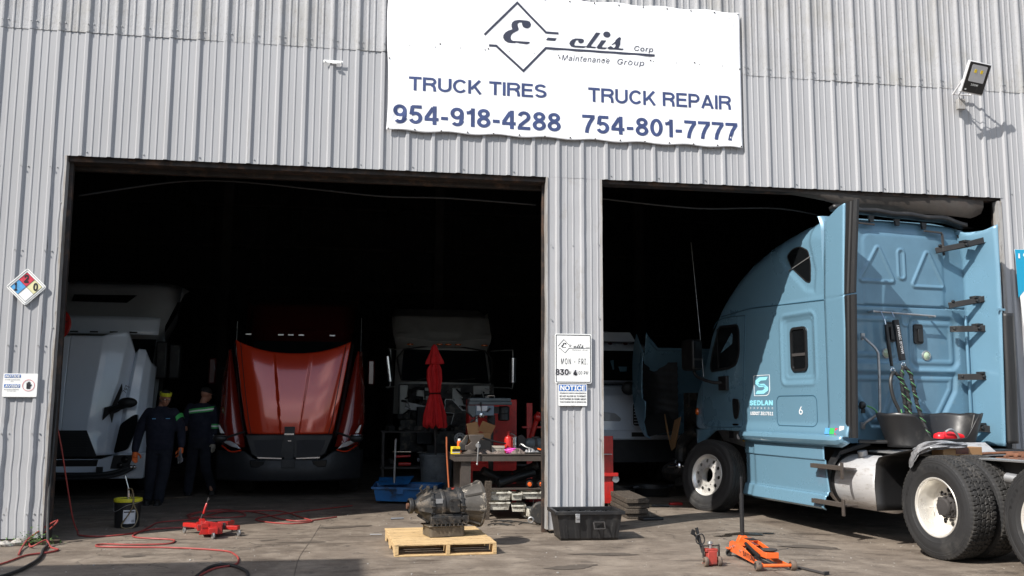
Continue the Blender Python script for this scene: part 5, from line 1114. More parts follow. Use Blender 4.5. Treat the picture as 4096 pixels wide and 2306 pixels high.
# ---- red truck with tilted hood (middle)
Rt = empty('truck', 'dark red truck with raised glossy hood in the middle of the left bay', 'truck', (2.09, 4.5, 0))
ox, oy = 2.09, 4.5
def rhood(u, v):
    k = 2 * u - 1; hw = lerp(.665, .93, v ** .85); top = 2.31 + .215 * abs(k) ** 2.3; z = lerp(1.01, top, v); a = abs(k)
    y = 4.60 + .17 * v ** 1.7 + .10 * a ** 4
    cen = ss(.26, .20, a * hw / lerp(.42, .95, v)) ; y -= .030 * ss(.205, .185, a * hw / lerp(.45, .95, v) * .62) * (1 - .5 * v)
    return (hw * k, y - oy, z)
mb = MB(); mb.grid(90, 40, rhood); h_ = mb.build('hood', 'red_paint', Rt, ang=50); h_.modifiers.new('thick', 'SOLIDIFY').thickness = .012
mb = MB()
for sg in (0.045, .955):
    mb.tube([tuple(a - b for a, b in zip(rhood(sg, v / 12), (0, .004, 0))) for v in range(13)], .006, 6)
mb.build('hood_seam', 'black', h_)
mb = MB()
for sg in (1, -1):
    mb.grid(3, 20, lambda u, v: (sg * (lerp(.66, .93, v ** .85) + lerp(.012, .05, u) + .03 * (1 - v)), .12 + .17 * v ** 1.7 + .10 + .15 * u, lerp(.98, 2.50, v)), sg < 0)
mb.build('hood_edge', 'black', Rt)
mb = MB()
for sg in (1, -1):
    def rf(u, v, sg=sg):
        z = lerp(.80, 2.38, v); x0 = lerp(.70, 1.02, v); x1 = interp([(.8, 1.10), (1.2, 1.19), (1.9, 1.17), (2.3, 1.12)], z); return (sg * lerp(x0, x1, u), .32 + .38 * v + .22 * u ** 2 - .10 * math.sin(math.pi * u), z)
    mb = MB(); mb.grid(14, 20, rf, sg < 0); e = mb.build('fender', 'red_fender', Rt, ang=60); e.modifiers.new('thick', 'SOLIDIFY').thickness = .01
mb = MB(); slab(mb, [(1.40, 1.005), (2.78, 1.005), (2.66, .70), (2.54, .63), (1.60, .63), (1.50, .70)], 4.56, 4.64); mb.build('grille_surround', 'dark_plastic', Rt, bevel=.02)
mk('mesh_grille', (.05, .05, .055), .35, .8, bump=1, bs=140)
for a, b in (((1.52, .92), (1.98, .92)), ((2.20, .92), (2.66, .92))):
    mb = MB(); sg = -1 if a[0] < 2 else 1; slab(mb, [a, b, (b[0] - (0.02 if sg < 0 else .10), .66), (a[0] + (.10 if sg < 0 else .02), .66)], 4.55, 4.5595); mb.build('mesh_panel', 'mesh_grille', Rt)
    mb = MB(); slab(mb, [(1.60, .655), (1.98, .64), (1.98, .622), (1.62, .632)] if sg < 0 else [(2.20, .64), (2.58, .655), (2.56, .632), (2.20, .622)], 4.53, 4.549); mb.build('chrome_strip', 'chrome', Rt)
mb = MB(); slab(mb, [(2.01, 1.13), (2.17, 1.13), (2.16, .60), (2.02, .60)], 4.52, 4.5495); mb.build('grille_bar', 'dark_plastic', Rt); mb = MB(); mb.bx(-.08, .07, .005, .018, 1.0, 1.025); mb.bx(-.02, .03, .005, .018, .90, .915); mb.build('badge', 'chrome', Rt)
mb = MB()
def bump(u, v):
    k = 2 * u - 1; return (1.17 * k, .0 + .5 * abs(k) ** 3 - .04 * math.sin(math.pi * v), lerp(.28, lerp(.622, .75, ss(.42, .62, abs(k))), v))
mb.grid(40, 14, bump); e = mb.build('bumper', 'dark_plastic', Rt, ang=60); e.modifiers.new('thick', 'SOLIDIFY').thickness = .03
for sg in (1, -1):
    mb = MB(); mb.prism([(sg * a, b) for a, b in ((.36, .60), (.60, .61), (.58, .50), (.40, .485))], -.03, .12, lambda a, b, t: (a, t + .05 * abs(a), b)); mb.build('fog_lamp', 'glass_cab', Rt, bevel=.01)
    mb = MB(); pts = [(.755, .775), (.90, .81), (1.03, .875), (1.02, .90), (.93, .905), (.82, .85)]; mb.prism([(sg * a, b) for a, b in pts], .13, .17, lambda a, b, t: (a, t + .25 * (abs(a) - .75), b)); mb.build('headlight', 'lamp_lens', Rt, bevel=.01)
    mb = MB(); pts = [(1.02, 1.02), (1.09, 1.02), (1.13, 1.16), (1.10, 1.15)]; mb.prism([(sg * a, b) for a, b in pts], .2, .24, lambda a, b, t: (a, t, b)); mb.build('headlight', 'lamp_lens', Rt, bevel=.008)
    mb = MB(); mb.tube([(sg * .74, .10, .76), (sg * .9, .15, .735), (sg * 1.06, .24, .83)], .012, 6, 4); mb.build('lamp_trim', 'red_paint', Rt)
    mb = MB(); mb.ball((sg * 1.05, -.08, .95), .11, 16, (1.0, .5, .6)); mb.tube([(sg * .70, .1, 1.05), (sg * .85, 0, 1.0), (sg * 1.0, -.06, .95)], .018, 8, 4); m_ = mb.build('hood_mirror', 'plastic_black', Rt)
    mb = MB(); mb.tube([(sg * (1.05 + .1 * math.cos(a)), -.08 - .06 * abs(math.sin(a)), 1.0) for a in [math.pi * i / 10 for i in range(11)]], .012, 6); mb.build('mirror_trim', 'chrome', m_)
mb = MB(); mb.bx(-.11, .10, -.06, -.045, .49, .625); mb.build('plate_holder', 'dark_plastic', Rt, bevel=.004)
# cab
mb = MB()
def rc(u, v):
    k = 2 * u - 1; z = interp([(0, .9), (.35, 2.62), (.5, 2.86), (.8, 3.4), (1, 3.6)], v); y = interp([(0, 1.65), (.35, 2.64), (.5, 2.45), (.8, 3.0), (1, 3.8)], v); hw = interp([(0, 1.0), (.35, .93), (.5, .95), (1, 1.05)], v); return (hw * k, y + .4 * abs(k) ** 5, z)
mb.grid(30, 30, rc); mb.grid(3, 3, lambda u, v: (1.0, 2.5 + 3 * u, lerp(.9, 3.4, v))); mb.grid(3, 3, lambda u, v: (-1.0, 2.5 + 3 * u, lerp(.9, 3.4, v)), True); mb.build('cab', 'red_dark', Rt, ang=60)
mb = MB(); mb.prism([(-.90, 1.9), (.90, 1.9), (.86, 2.66), (-.86, 2.66)], 2.12, 2.14, lambda a, b, t: (a, t + (b - 1.9) * .58, b)); mb.build('windscreen', 'glass_cab', Rt, bevel=.05)
for x in (-.95, -.37, -.19, 0, .57):
    o = MB().box((x, 2.40, 2.765), (.11, .05, .035)).build('marker_lamp', 'lamp_lens', Rt, bevel=.008)
for sg in (1, -1):
    mb = MB(); mb.bx(sg * 1.15 + .18 * (sg < 0) - .18, sg * 1.15 + .18 * (sg < 0), 1.7, 1.85, 1.84, 2.28) if False else mb.box((sg * 1.38 - .09, 1.8, 2.06), (.13, .18, .46)); mb.build('mirror', 'red_dark', Rt, bevel=.03); mb = MB(); mb.tube([(sg * 1.33 - .09, 1.9, 2.1), (sg * 1.0, 2.3, 2.2)], .02, 6); mb.build('mirror_arm', 'black', Rt)
mb = MB(); mb.tube([(-1.15, 2.3, 2.3), (-1.15, 2.35, 3.0)], .006, 5); mb.tube([(1.1, 2.3, 2.3), (1.1, 2.35, 3.1)], .006, 5); mb.build('antenna', 'galvanised', Rt)
mb = MB(); mb.bx(-.45, .45, .3, 5, .45, .8); mb.build('chassis', 'steel_dark', Rt)
for x in (-.78, .95): simple_wheel(Rt, x, 1.3, .5, .5, .30)

# ---- grey-white truck without hood, far back
G = empty('truck', 'dusty pale truck with no hood and an open engine bay behind the red umbrella', 'truck', (4.98, 9.0, 0))
ox, oy = 4.98, 9.0
mb = MB()
def gr(u, v):
    k = 2 * u - 1; z = interp([(0, 1.3), (.18, 1.95), (.42, 2.70), (.55, 2.95), (.8, 3.45), (1, 3.72)], v); y = interp([(0, .1), (.18, .1), (.42, .45), (.5, .25), (.8, 1.0), (1, 2.0)], v); hw = interp([(0, 1.06), (.18, 1.05), (.42, 1.0), (.55, 1.08), (.8, 1.1), (1, 1.0)], v)
    if v > .5: y -= .12 * ss(.0, .25, (abs(k) - .3) - (v - .6) * 1.1 + .0) * (1 - abs(k) * .3); z -= .04 * math.cos(k * 3) * (v < .6)
    return (hw * k, y + .35 * abs(k) ** 5, z)
mb.grid(60, 50, gr)
for sg in (1, -1): mb.grid(3, 6, lambda u, v: (sg * interp([(0, 1.06), (.6, 1.06), (1, 1.04)], v), .5 + 3.5 * u + v * .5, lerp(1.0, 3.55, v)), sg < 0)
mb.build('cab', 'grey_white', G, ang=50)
mb = MB(); mb.add([(-.93, .04, 2.0), (.95, .04, 1.95), (.90, .40, 2.665), (-.86, .40, 2.68)], [(0, 1, 2, 3)]); mb.build('windscreen', 'glass_cab', G, flat=True)
mb = MB(); mb.tube([(-.92, .0, 2.02), (-.86, .37, 2.68), (.90, .37, 2.665), (.96, 0, 1.96)], .02, 6, 3); mb.tube([(-.6, .0, 2.0), (-.1, .05, 2.12)], .012, 6); mb.tube([(.1, .0, 2.0), (.65, .05, 2.05)], .012, 6); mb.build('window_frame', 'steel_dark', G)
for x in (-.74, -.12, .07, .28, .87): MB().ball((x, .10 + .25 * abs(x) ** 4, 2.775), .075, 14, (1, .6, .32)).build('marker_lamp', 'rust' if False else 'amber', G)
for sg, x in ((1, 1.43), (-1, -1.16)):
    mb = MB(); mb.tube([(x, -.15, 1.96), (x - .06 * sg * 0 - (.0 if sg > 0 else .07), -.15, 2.50)], .075, 14); m_ = mb.build('mirror', 'chrome', G, bevel=.01); mb = MB(); mb.tube([(sg * 1.0, .2, 2.65), (x - .05, -.1, 2.66), (x, -.14, 2.58), (x, -.14, 1.90), (x - .08, -.1, 1.86), (sg * 1.05, .1, 1.87)], .013, 6, 3); mb.build('mirror_arm', 'galvanised', m_)
mb = MB(); rnd = random.Random(8); mb.bx(-.98, 1.05, .02, .06, 1.2, 1.93)
mb.build('bulkhead', 'cast_iron', G)
for x0, x1, z0, z1 in ((-.95, -.78, 1.3, 1.9), (-.6, -.3, 1.6, 1.85), (.15, .45, 1.45, 1.85), (.6, .95, 1.5, 1.9)): MB().bx(x0, x1, -.02, .015, z0, z1).build('bulkhead_panel', 'grey_white', G, bevel=.02)
mb = MB()
for i in range(26):
    x = rnd.uniform(-.85, .9); z = rnd.uniform(1.25, 1.85); mb.tube([(x, -.02, z), (x + rnd.uniform(-.2, .2), -.12, z + rnd.uniform(-.2, .1)), (x + rnd.uniform(-.3, .3), -.05, z - rnd.uniform(0, .3))], rnd.uniform(.01, .035), 6, 4)
for i in range(14): mb.box((rnd.uniform(-.8, .8), -.05, rnd.uniform(1.2, 1.8)), (rnd.uniform(.08, .25), .1, rnd.uniform(.06, .2)))
mb.bx(-.6, .15, -.4, 0, .7, 1.45); mb.build('hoses', 'liner', G)
mb = MB()
for i in range(16):
    x = rnd.uniform(-.9, .95); z = rnd.uniform(1.25, 1.85); mb.tube([(x, -.16, z), (x + rnd.uniform(-.12, .12), -.2, z - rnd.uniform(.03, .15))], rnd.uniform(.008, .02), 6)
mb.build('fittings', 'galvanised', G)
mb = MB(); gcp = [(-.09, 1.61), (.06, 1.60), (.26, 1.39), (.37, 1.39), (.36, .99), (.01, 1.01), (.09, 1.32), (-.10, 1.34)]; mb.prism(gcp, -1.0, -.96, lambda a, b, t: (a, t, b)); m_ = mb.build('gear_housing', 'cast_iron', G)
mb = MB(); ring(mb, gcp, .012, lambda a, b, t: (a, -1.0 - t, b), 0, .012)
mb.build('gear_rim', 'galvanised', m_, flat=True)
for x, z, r in ((.21, 1.22, .11), (.13, 1.06, .10)): MB().lathe([(.03, .03), (.04, .0), (r - .02, 0), (r, .01), (r, .04)], (x, -1.03, z), (0, 1, 0), 24).build('gear', 'steel_dark', m_)
mb = MB(); mb.bx(-.3, .6, -.95, 0, .6, 1.3); mb.bx(-.95, 1.0, -.1, 0, .5, 1.2); mb.build('engine', 'cast_iron', G, bevel=.03)
mb = MB(); mb.add([(-.80, -.14, 1.55), (-.35, -.14, 1.45), (-.42, -.16, 1.36), (-.85, -.16, 1.40)], [(0, 1, 2, 3)]); mb.build('paper', 'label_white', G, flat=True)
mb = MB(); mb.add([(.62, .18, 2.08), (.78, .2, 2.16), (.88, .18, 2.06), (.85, .12, 1.98), (.60, .12, 2.0)], [(0, 1, 2, 3, 4)]); mb.build('window_card', 'red_dark', G, flat=True)
mb = MB(); mb.bx(-.45, .45, -1.2, 3, .4, .7); mb.build('chassis', 'steel_dark', G)

# ---- white conventional truck (right bay)
Q = empty('truck', 'white truck with a square grille just right of the pillar', 'truck', (8.2, 6.1, 0))
ox, oy = 8.2, 6.1
mb = MB()
def mh(u, v):
    k = 2 * u - 1; a = abs(k); z = interp([(0, 1.04), (.12, 1.08), (.5, 1.55), (.75, 1.85), (1, 1.97)], v); y = interp([(0, 0), (.3, .02), (.6, .15), (.8, .55), (1, 1.5)], v); hw = interp([(0, 1.12), (.5, 1.1), (.8, .92), (1, .98)], v)
    return (hw * k, y + .35 * a ** 4, z - .32 * ss(.45, .95, a) * v)
mb.grid(50, 40, mh); mb.build('hood', 'white_paint', Q, ang=60)
mb = MB(); mb.prism(rrect(.0, .58, 1.12, 1.54, .06), -.06, .05, lambda a, b, t: (a, t, b)); gq = mb.build('grille', 'dark_plastic', Q, bevel=.01)
mb = MB(); ring(mb, rrect(-.03, .61, 1.09, 1.57, .08), .03, lambda a, b, t: (a, -.06 - t, b), 0, .02)
for i in range(7): mb.bx(.02, .56, -.085, -.07, 1.16 + i * .055, 1.172 + i * .055)
mb.build('grille_frame', 'white_paint', gq)
mb = MB(); mb.prism(rpoly([(-.55, 1.37), (-.32, 1.35), (-.20, 1.25), (-.22, 1.20), (-.60, 1.21)], .03), .0, .09, lambda a, b, t: (a, t, b)); mb.build('headlight', 'lamp_lens', Q, bevel=.01)
mb = MB(); mb.bx(-1.15, 1.15, -.05, .3, .86, 1.04); mb.build('bumper', 'white_paint', Q, bevel=.03); mb = MB(); mb.bx(-.02, .28, -.06, -.05, .92, 1.0); mb.bx(-1.1, 1.1, .0, .3, .45, .85); mb.build('lower_bumper', 'dark_plastic', Q)
mb = MB()
def mc(u, v):
    k = 2 * u - 1; z = interp([(0, 1.9), (.6, 2.68), (.75, 2.8), (1, 2.85)], v); y = interp([(0, 1.5), (.6, 1.9), (.75, 2.1), (1, 3.2)], v); return (1.0 * k, y + .3 * abs(k) ** 4, z)
mb.grid(30, 12, mc); mb.grid(2, 2, lambda u, v: (-1.0, 1.8 + 2 * u, lerp(1, 2.8, v)), True); mb.build('cab', 'white_paint', Q, ang=60)
mb = MB(); mb.add([(-.9, 1.46, 2.0), (.9, 1.46, 2.0), (.88, 1.78, 2.62), (-.88, 1.78, 2.62)], [(0, 1, 2, 3)]); mb.build('windscreen', 'glass_cab', Q, flat=True)
mb = MB(); mb.add([(.02, 1.55, 2.40), (.10, 1.57, 2.42), (.09, 1.5, 2.22), (.06, 1.5, 2.22)], [(0, 1, 2, 3)]); mb.add([(.18, 1.5, 2.28), (.36, 1.5, 2.28), (.34, 1.46, 2.18), (.2, 1.46, 2.18)], [(0, 1, 2, 3)]); mb.build('window_sticker', 'truck_blue', Q, flat=True)
mb = MB(); mb.prism([(-.6, 2.82), (.68, 2.82), (.56, 3.02), (-.6, 3.02)], 1.9, 2.6, lambda a, b, t: (a, t, b)); mb.build('roof_unit', 'white_paint', Q, bevel=.02)
for x in (-.2, .15, .48): MB().ball((x, 2.0, 2.78), .05, 12, (1, .7, .5)).build('marker_lamp', 'red_dark', Q)
mb = MB(); mb.ball((-.2, -.5, 1.80), .14, 16, (1, .5, .9)); mb.tube([(-.12, -.48, 1.74), (.02, -.4, 1.66), (.2, -.1, 1.55)], .02, 8, 3); mb.build('hood_mirror', 'black', Q)
mb = MB(); mb.bx(-.45, .45, .3, 5, .45, .8); mb.build('chassis', 'steel_dark', Q)
for x in (-.95, .95): simple_wheel(Q, x, 1.3, .5, .5, .30)
# ------------------------------------------------------------------ pallet and transmission
Pt = empty('pallet', 'pale wooden pallet carrying the transmission in front of the left bay', 'pallet', (3.995, -.87, 0), R(2.5))
rnd = random.Random(21)
ys = [-.61, -.445, -.305, -.165, -.02, .12, .26, .40, .555]
for i, y in enumerate(ys):
    w_ = .125 if i not in (0, 8) else .14; MB().box((rnd.uniform(-.006, .006), y + w_ / 2 - .005, .112 + rnd.uniform(-.001, .001)), (1.016, w_ - .012, .016), (0, 0, rnd.uniform(-.006, .006))).build('deck_board', 'wood_pallet', Pt, bevel=.002)
for y in (-.55, 0, .55): MB().box((0, y, .009), (1.016, .11 if y else .10, .015)).build('bottom_board', 'wood_pallet', Pt, bevel=.002)
for x in (-.488, .02, .488):
    mb = MB(); pr = [(-.608, .0175), (-.40, .0175), (-.37, .058), (-.17, .058), (-.14, .0175), (.14, .0175), (.17, .058), (.37, .058), (.40, .0175), (.608, .0175), (.608, .1035), (-.608, .1035)]
    mb.prism(pr, x - .019, x + .019, lambda a, b, t: (t, a, b)); mb.build('stringer', 'wood_pallet', Pt, bevel=.002)
Tx = empty('transmission', 'dark cast truck transmission with pale bell housing standing on the pallet', 'gearbox', (4.04, -.88, .122), R(12)); Tx.scale = (1.08, 1.08, 1.04)
mb = MB(); mb.prism(rrect(-.17, .18, -.15, .13, .03), .0, .10, lambda a, b, t: (a, b, t)); mb.prism(rrect(-.19, .20, -.165, .145, .03), .1, .112, lambda a, b, t: (a, b, t)); mb.build('oil_pan', 'oilpan', Tx, bevel=.02, segs=3)
mb = MB(); mb.lathe([(.06, -.35), (.075, -.345), (.075, -.31), (.055, -.30), (.06, -.27), (.085, -.25), (.155, -.16), (.165, -.155), (.165, -.13), (.150, -.125), (.150, -.05), (.158, -.045), (.158, -.02), (.148, -.01), (.150, .12), (.170, .135), (.170, .165), (.155, .17)], (0, 0, .30), (1, 0, 0), 40)
mb.bx(-.14, .15, -.15, .12, .11, .22); mb.box((-.02, -.155, .165), (.30, .04, .075)); mb.box((.18, -.15, .17), (.06, .05, .07))
mb.build('case', 'cast_iron', Tx, ang=40, bevel=.006)
mb = MB()
for i in range(14):
    a = 2 * math.pi * i / 14; 
    for (x, r) in ((-.145, .160), (.15, .164)): mb.cyl((x - .018, r * math.cos(a), .30 + r * math.sin(a)), (x + .018, r * math.cos(a), .30 + r * math.sin(a)), .012, n=8)
for i in range(6): a = 2 * math.pi * i / 6 + .3; mb.beam((-.26, .09 * math.cos(a), .30 + .09 * math.sin(a)), (-.15, .165 * math.cos(a), .30 + .165 * math.sin(a)), .012, .03)
for i in range(9): mb.cyl((-.15 + i * .042, -.172, .105), (-.15 + i * .042, -.172, .135), .009, n=6)
for (x, z) in ((-.11, .175), (-.03, .19), (.06, .17), (.14, .18)): mb.cyl((x, -.16, z), (x, -.19, z), .013, n=8)
mb.prism(rrect(.02, .12, .24, .37, .015), .148, .168, lambda a, b, t: (a, -t, b)); 
for x in (.03, .11):
    for z in (.25, .305, .36): mb.cyl((x, -.165, z), (x, -.178, z), .008, n=6)
mb.cyl((-.08, 0, .44), (-.08, 0, .49), .02); mb.cyl((.05, -.03, .44), (.05, -.03, .47), .025); mb.tube([(-.2, -.02, .40), (-.24, -.03, .47), (-.22, -.03, .5)], .012, 6); mb.box((-.17, -.05, .455), (.02, .04, .08))
mb.build('bolts_and_ribs', 'cast_iron', Tx, ang=40)
mb = MB(); mb.lathe([(.158, .17), (.165, .19), (.205, .31), (.222, .345), (.235, .35), (.235, .368), (.222, .37), (.212, .355), (.19, .30), (.15, .19)], (0, 0, .30), (1, 0, 0), 48); 
for i in range(8): a = 2 * math.pi * i / 8 + .2; mb.beam((.18, .168 * math.cos(a), .30 + .168 * math.sin(a)), (.345, .226 * math.cos(a), .30 + .226 * math.sin(a)), .01, .02)
bh = mb.build('bell_housing', 'bell_cast', Tx, ang=40)
mb = MB(); mb.prism(rrect(-.12, -.05, .33, .375, .004), .145, .150, lambda a, b, t: (a, -t - .005, b)); mb.build('data_plate', 'galvanised', Tx, flat=True)
MB().cyl((-.345, 0, .30), (-.365, 0, .30), .028).build('output_shaft', 'rust', Tx)

# ------------------------------------------------------------------ black tote
o = empty('storage_box', 'open black plastic storage box with metal latch at the foot of the pillar', 'box', (5.70, -.40, 0), R(-2))
mb = MB(); W2, D2, H2 = .365, .24, .30
def tote(u, v, t0=1.):
    a = u * 4; k = int(min(a, 3.999)); f = a - k; sx = lerp(W2 - .045, W2, v) * t0; sy = lerp(D2 - .03, D2, v) * t0; c = [(-sx, -sy), (sx, -sy), (sx, sy), (-sx, sy), (-sx, -sy)]
    x = lerp(c[k][0], c[k + 1][0], f); y = lerp(c[k][1], c[k + 1][1], f); rb = .008 * (abs(((f * 5) % 1) - .5) < .16) * (v < .92)
    return (x, y - rb * (k == 0) + rb * (k == 2), v * H2 + .004)
mb.grid(160, 10, tote); mb.add([(-W2 + .045, -D2 + .03, .006), (W2 - .045, -D2 + .03, .006), (W2 - .045, D2 - .03, .006), (-W2 + .045, D2 - .03, .006)], [(0, 1, 2, 3)])
e = mb.build('tub', 'plastic_black', o, ang=25); e.modifiers.new('thick', 'SOLIDIFY').thickness = .006
mb = MB()
for a, b, c, d in ((-W2 - .03, W2 + .03, -D2 - .03, -D2 + .01), (-W2 - .03, W2 + .03, D2 - .01, D2 + .03), (-W2 - .03, -W2 + .01, -D2 + .011, D2 - .011), (W2 - .01, W2 + .03, -D2 + .011, D2 - .011)): mb.bx(a, b, c, d, H2 - .02, H2 + .018)
for i in range(17): mb.bx(-W2 + .02 + i * .042, -W2 + .028 + i * .042, -D2 - .032, -D2 + .012, H2 + .018, H2 + .026)
mb.build('rim', 'plastic_black', o, bevel=.004)
mb = MB(); mb.bx(-.17, -.12, -D2 - .045, -D2 - .032, H2 - .10, H2 - .005); mb.bx(-.165, -.125, -D2 - .055, -D2 - .045, H2 - .06, H2 - .03); mb.build('latch', 'galvanised', o, bevel=.003)
mb = MB(); mb.tube([(.04, -D2 - .02, .20), (.04, -D2 - .05, .13), (.16, -D2 - .05, .13), (.16, -D2 - .02, .20)], .010, 8); mb.tube([(.04, -D2 - .02, .20), (.16, -D2 - .02, .20)], .008, 8); mb.build('handle', 'steel_dark', o)

# ------------------------------------------------------------------ orange floor jack
J = empty('floor_jack', 'bright orange floor jack with upright black handle near the blue truck', 'jack', (6.915, -1.93, 0), R(-2)); J.scale = (.87, .87, .97)
mb = MB()
for x in (-.13, .13): mb.prism([(.04, .06), (.06, .10), (.04, .15), (-.05, .17), (-.30, .155), (-.45, .13), (-.70, .075), (-.93, .065), (-.95, .04), (-.90, .025), (-.60, .03), (-.20, .045), (.0, .05)], x - .006, x + .006, lambda a, b, t: (t, a, b))
mb.bx(-.115, .115, -.32, -.03, .148, .156); mb.bx(-.12, .12, -.02, .04, .09, .15); mb.cyl((-.17, -.93, .047), (.17, -.93, .047), .016); mb.bx(-.17, -.12, .0, .08, .075, .09); mb.bx(.12, .17, .0, .08, .075, .09)
mb.prism([(-.07, .15), (.07, .15), (.035, .215), (-.035, .215)], -.06, .02, lambda a, b, t: (a, t, b))
body = mb.build('frame', 'orange_paint', J, bevel=.005)
mb = MB()
for x in (-.06, .06): mb.prism([(-.20, .165), (-.35, .165), (-.78, .095), (-.80, .125), (-.74, .155), (-.36, .20), (-.2, .20)], x - .006, x + .006, lambda a, b, t: (t, a, b))
mb.bx(-.06, .06, -.34, -.12, .196, .204); mb.bx(-.07, .07, -.86, -.70, .10, .155); mb.build('lift_arm', 'orange_paint', J, bevel=.004)
mb = MB(); mb.lathe([(.0005, .160), (.05, .158), (.075, .165), (.082, .172), (.08, .180), (.06, .178), (.0005, .175)], (0, -.78, 0), (0, 0, 1), 28); mb.build('saddle', 'steel_dark', J)
mb = MB(); mb.cyl((.0, -.2, .10), (0, -.65, .10), .035); mb.bx(-.05, .05, -.34, -.20, .204, .210); mb.tube([(.075, -.3, .19), (.075, -.45, .14), (.075, -.7, .10)], .018, 8); mb.tube([(-.075, -.3, .17), (-.075, -.45, .14), (-.075, -.7, .09)], .018, 8); mb.build('ram', 'black', J)
for x in (-.19, .19):
    mb = MB(); mb.lathe([(.03, -.03), (.043, -.028), (.048, -.015), (.048, .015), (.043, .028), (.03, .03)], (x, -.93, .048), (1, 0, 0), 28); w_ = mb.build('front_wheel', 'wheel_tan', J); mb = MB(); mb.lathe([(.032, -.024), (.03, -.02), (.01, -.016), (.0005, -.016)], (x, -.93, .048), (1, 0, 0), 20); mb.lathe([(.032, .024), (.03, .02), (.01, .016), (.0005, .016)], (x, -.93, .048), (1, 0, 0), 20); mb.build('wheel_hub', 'steel_dark', w_)
for x in (-.145, .145):
    mb = MB(); mb.lathe([(.02, -.013), (.033, -.011), (.036, 0), (.033, .011), (.02, .013), (.0005, .013)], (x, .05, .036), (.6, .8, 0), 20); mb.cyl((x, .04, .06), (x, .04, .075), .02); mb.build('caster', 'rubber_side', J)
for (x, y, z) in ((-.138, -.10, .12), (-.138, -.30, .10), (-.138, -.02, .10), (.138, -.1, .12)): MB().cyl((x, y, z), (x * 1.08, y, z), .014, n=8).build('bolt', 'chrome', J)
mb = MB(); mb.tube([(0, -.02, .16), (.0, -.01, .26)], .02, 14); mb.tube([(0, -.01, .25), (.004, 0, .63)], .025, 14); mb.tube([(.004, 0, .62), (.006, 0, .80)], .0145, 14); mb.build('handle', 'plastic_black', J, bevel=.002)
mb = MB(); fj = lambda x, z, t=0: (-.1375 - t, -x, .035 + (z) - .085 * (x - .38) * .55)
text_into(mb, 'DAYTONA', .38, .72, .028, .078, fj, .01); mb.build('lettering', 'ink_black', body, flat=True, fix=False)
# steel bar and rod on the ground
mb = MB(); mb.tube([(7.10, -2.50, .015), (7.225, -3.0, .012)], .013, 8); mb.prism([(7.20, -3.04), (7.27, -3.0), (7.25, -2.98), (7.21, -3.0)], .004, .03, lambda a, b, t: (a, b, t)); tag(mb.build('pry_bar', 'steel_dark'), 'thin dark steel bar lying on the concrete in front of the orange jack', 'bar')
# ------------------------------------------------------------------ old red air jack
K = empty('air_jack', 'worn red air jack with small wheels and a leaning black hose handle', 'jack', (6.407, -2.41, 0), R(4)); K.scale = (.84, .84, .98)
mb = MB(); mb.bx(-.055, .055, -.03, .06, .01, .125); mb.bx(-.07, .07, -.02, .08, .13, .16); mb.bx(-.052, .052, -.04, -.03, .02, .14); mb.bx(-.10, .10, -.01, .03, .02, .035); mb.build('body', 'tool_red_old', K, bevel=.006)
mb = MB(); mb.cyl((0, .03, .16), (0, .03, .20), .022); mb.cyl((0, .03, .20), (0, .03, .214), .034); mb.cyl((0, .03, .214), (0, .03, .224), .024); mb.build('piston', 'galvanised', K, bevel=.003)
mb = MB(); mb.tube([(-.11, .02, .192), (-.05, .02, .185), (.05, .02, .185), (.11, .02, .192)], .007, 8, 3)
for x in (-.088, .098): mb.tube([(x + .012 * math.cos(i * .9), .02 + .012 * math.sin(i * .9), .075 + i * .0015) for i in range(75)], .0035, 5)
mb.build('return_spring', 'steel_dark', K)
for x in (-.082, .082):
    mb = MB(); mb.lathe([(.015, -.022), (.042, -.02), (.046, -.01), (.046, .01), (.042, .02), (.015, .022), (.0005, .022)], (x, -.03, .046), (1, 0, 0), 24); mb.build('wheel', 'wheel_tan', K)
mb = MB(); mb.tube([(-.06, .05, .06), (-.075, .08, .16), (-.10, .10, .26), (-.12, .12, .345)], [.010, .010, .012, .018, .018], 10); mb.box((-.17, .1, .305), (.035, .03, .05), (0, .4, 0)); mb.tube([(-.17, .1, .30), (-.10, .1, .22), (-.08, .06, .12)], .012, 8, 3); mb.tube([(-.13, .08, .28), (-.08, .06, .29), (-.055, .05, .24), (-.08, .05, .20), (-.14, .06, .21), (-.15, .07, .26), (-.12, .08, .28)], .007, 6, 5); mb.build('handle', 'plastic_black', K)
# ------------------------------------------------------------------ low red transmission jack
U = empty('transmission_jack', 'low bright red transmission jack on four casters between red hoses', 'jack', (1.54, .36, 0), R(12)); U.scale = (.80, .80, .92)
mb = MB(); mb.beam((-.36, .36, .11), (.02, .0, .10), .09, .05); mb.beam((.34, -.20, .10), (0, 0, .10), .09, .05); mb.beam((-.02, -.44, .095), (-.02, .1, .10), .12, .07); mb.beam((.30, .40, .11), (.0, .05, .1), .09, .05)
mb.box((-.05, -.05, .12), (.34, .36, .075)); mb.box((-.12, -.12, .15), (.10, .30, .06)); mb.prism([(-.2, .04), (.12, .04), (.10, .17), (-.12, .20)], -.26, -.24, lambda a, b, t: (a, t, b)); mb.bx(-.18, -.10, -.20, .2, .06, .19); mb.bx(.06, .20, -.12, .1, .08, .17); mb.tube([(-.12, .22, .24), (-.10, .23, .31), (-.075, .24, .37)], .016, 8)
mb.build('frame', 'tool_red', U, bevel=.006)
mb = MB(); mb.bx(-.12, .24, -.08, .1, .172, .18); mb.tube([(-.08, -.15, .08), (.12, -.22, .08)], .025, 10); mb.bx(.06, .16, -.16, -.10, .09, .16); mb.tube([(-.17, .18, .14), (-.13, .20, .24)], .011, 8); mb.tube([(-.075, .24, .37), (-.065, .24, .42), (-.055, .24, .435), (-.05, .24, .42), (-.06, .24, .405)], .006, 6, 3); mb.build('mechanism', 'steel_dark', U, bevel=.003)
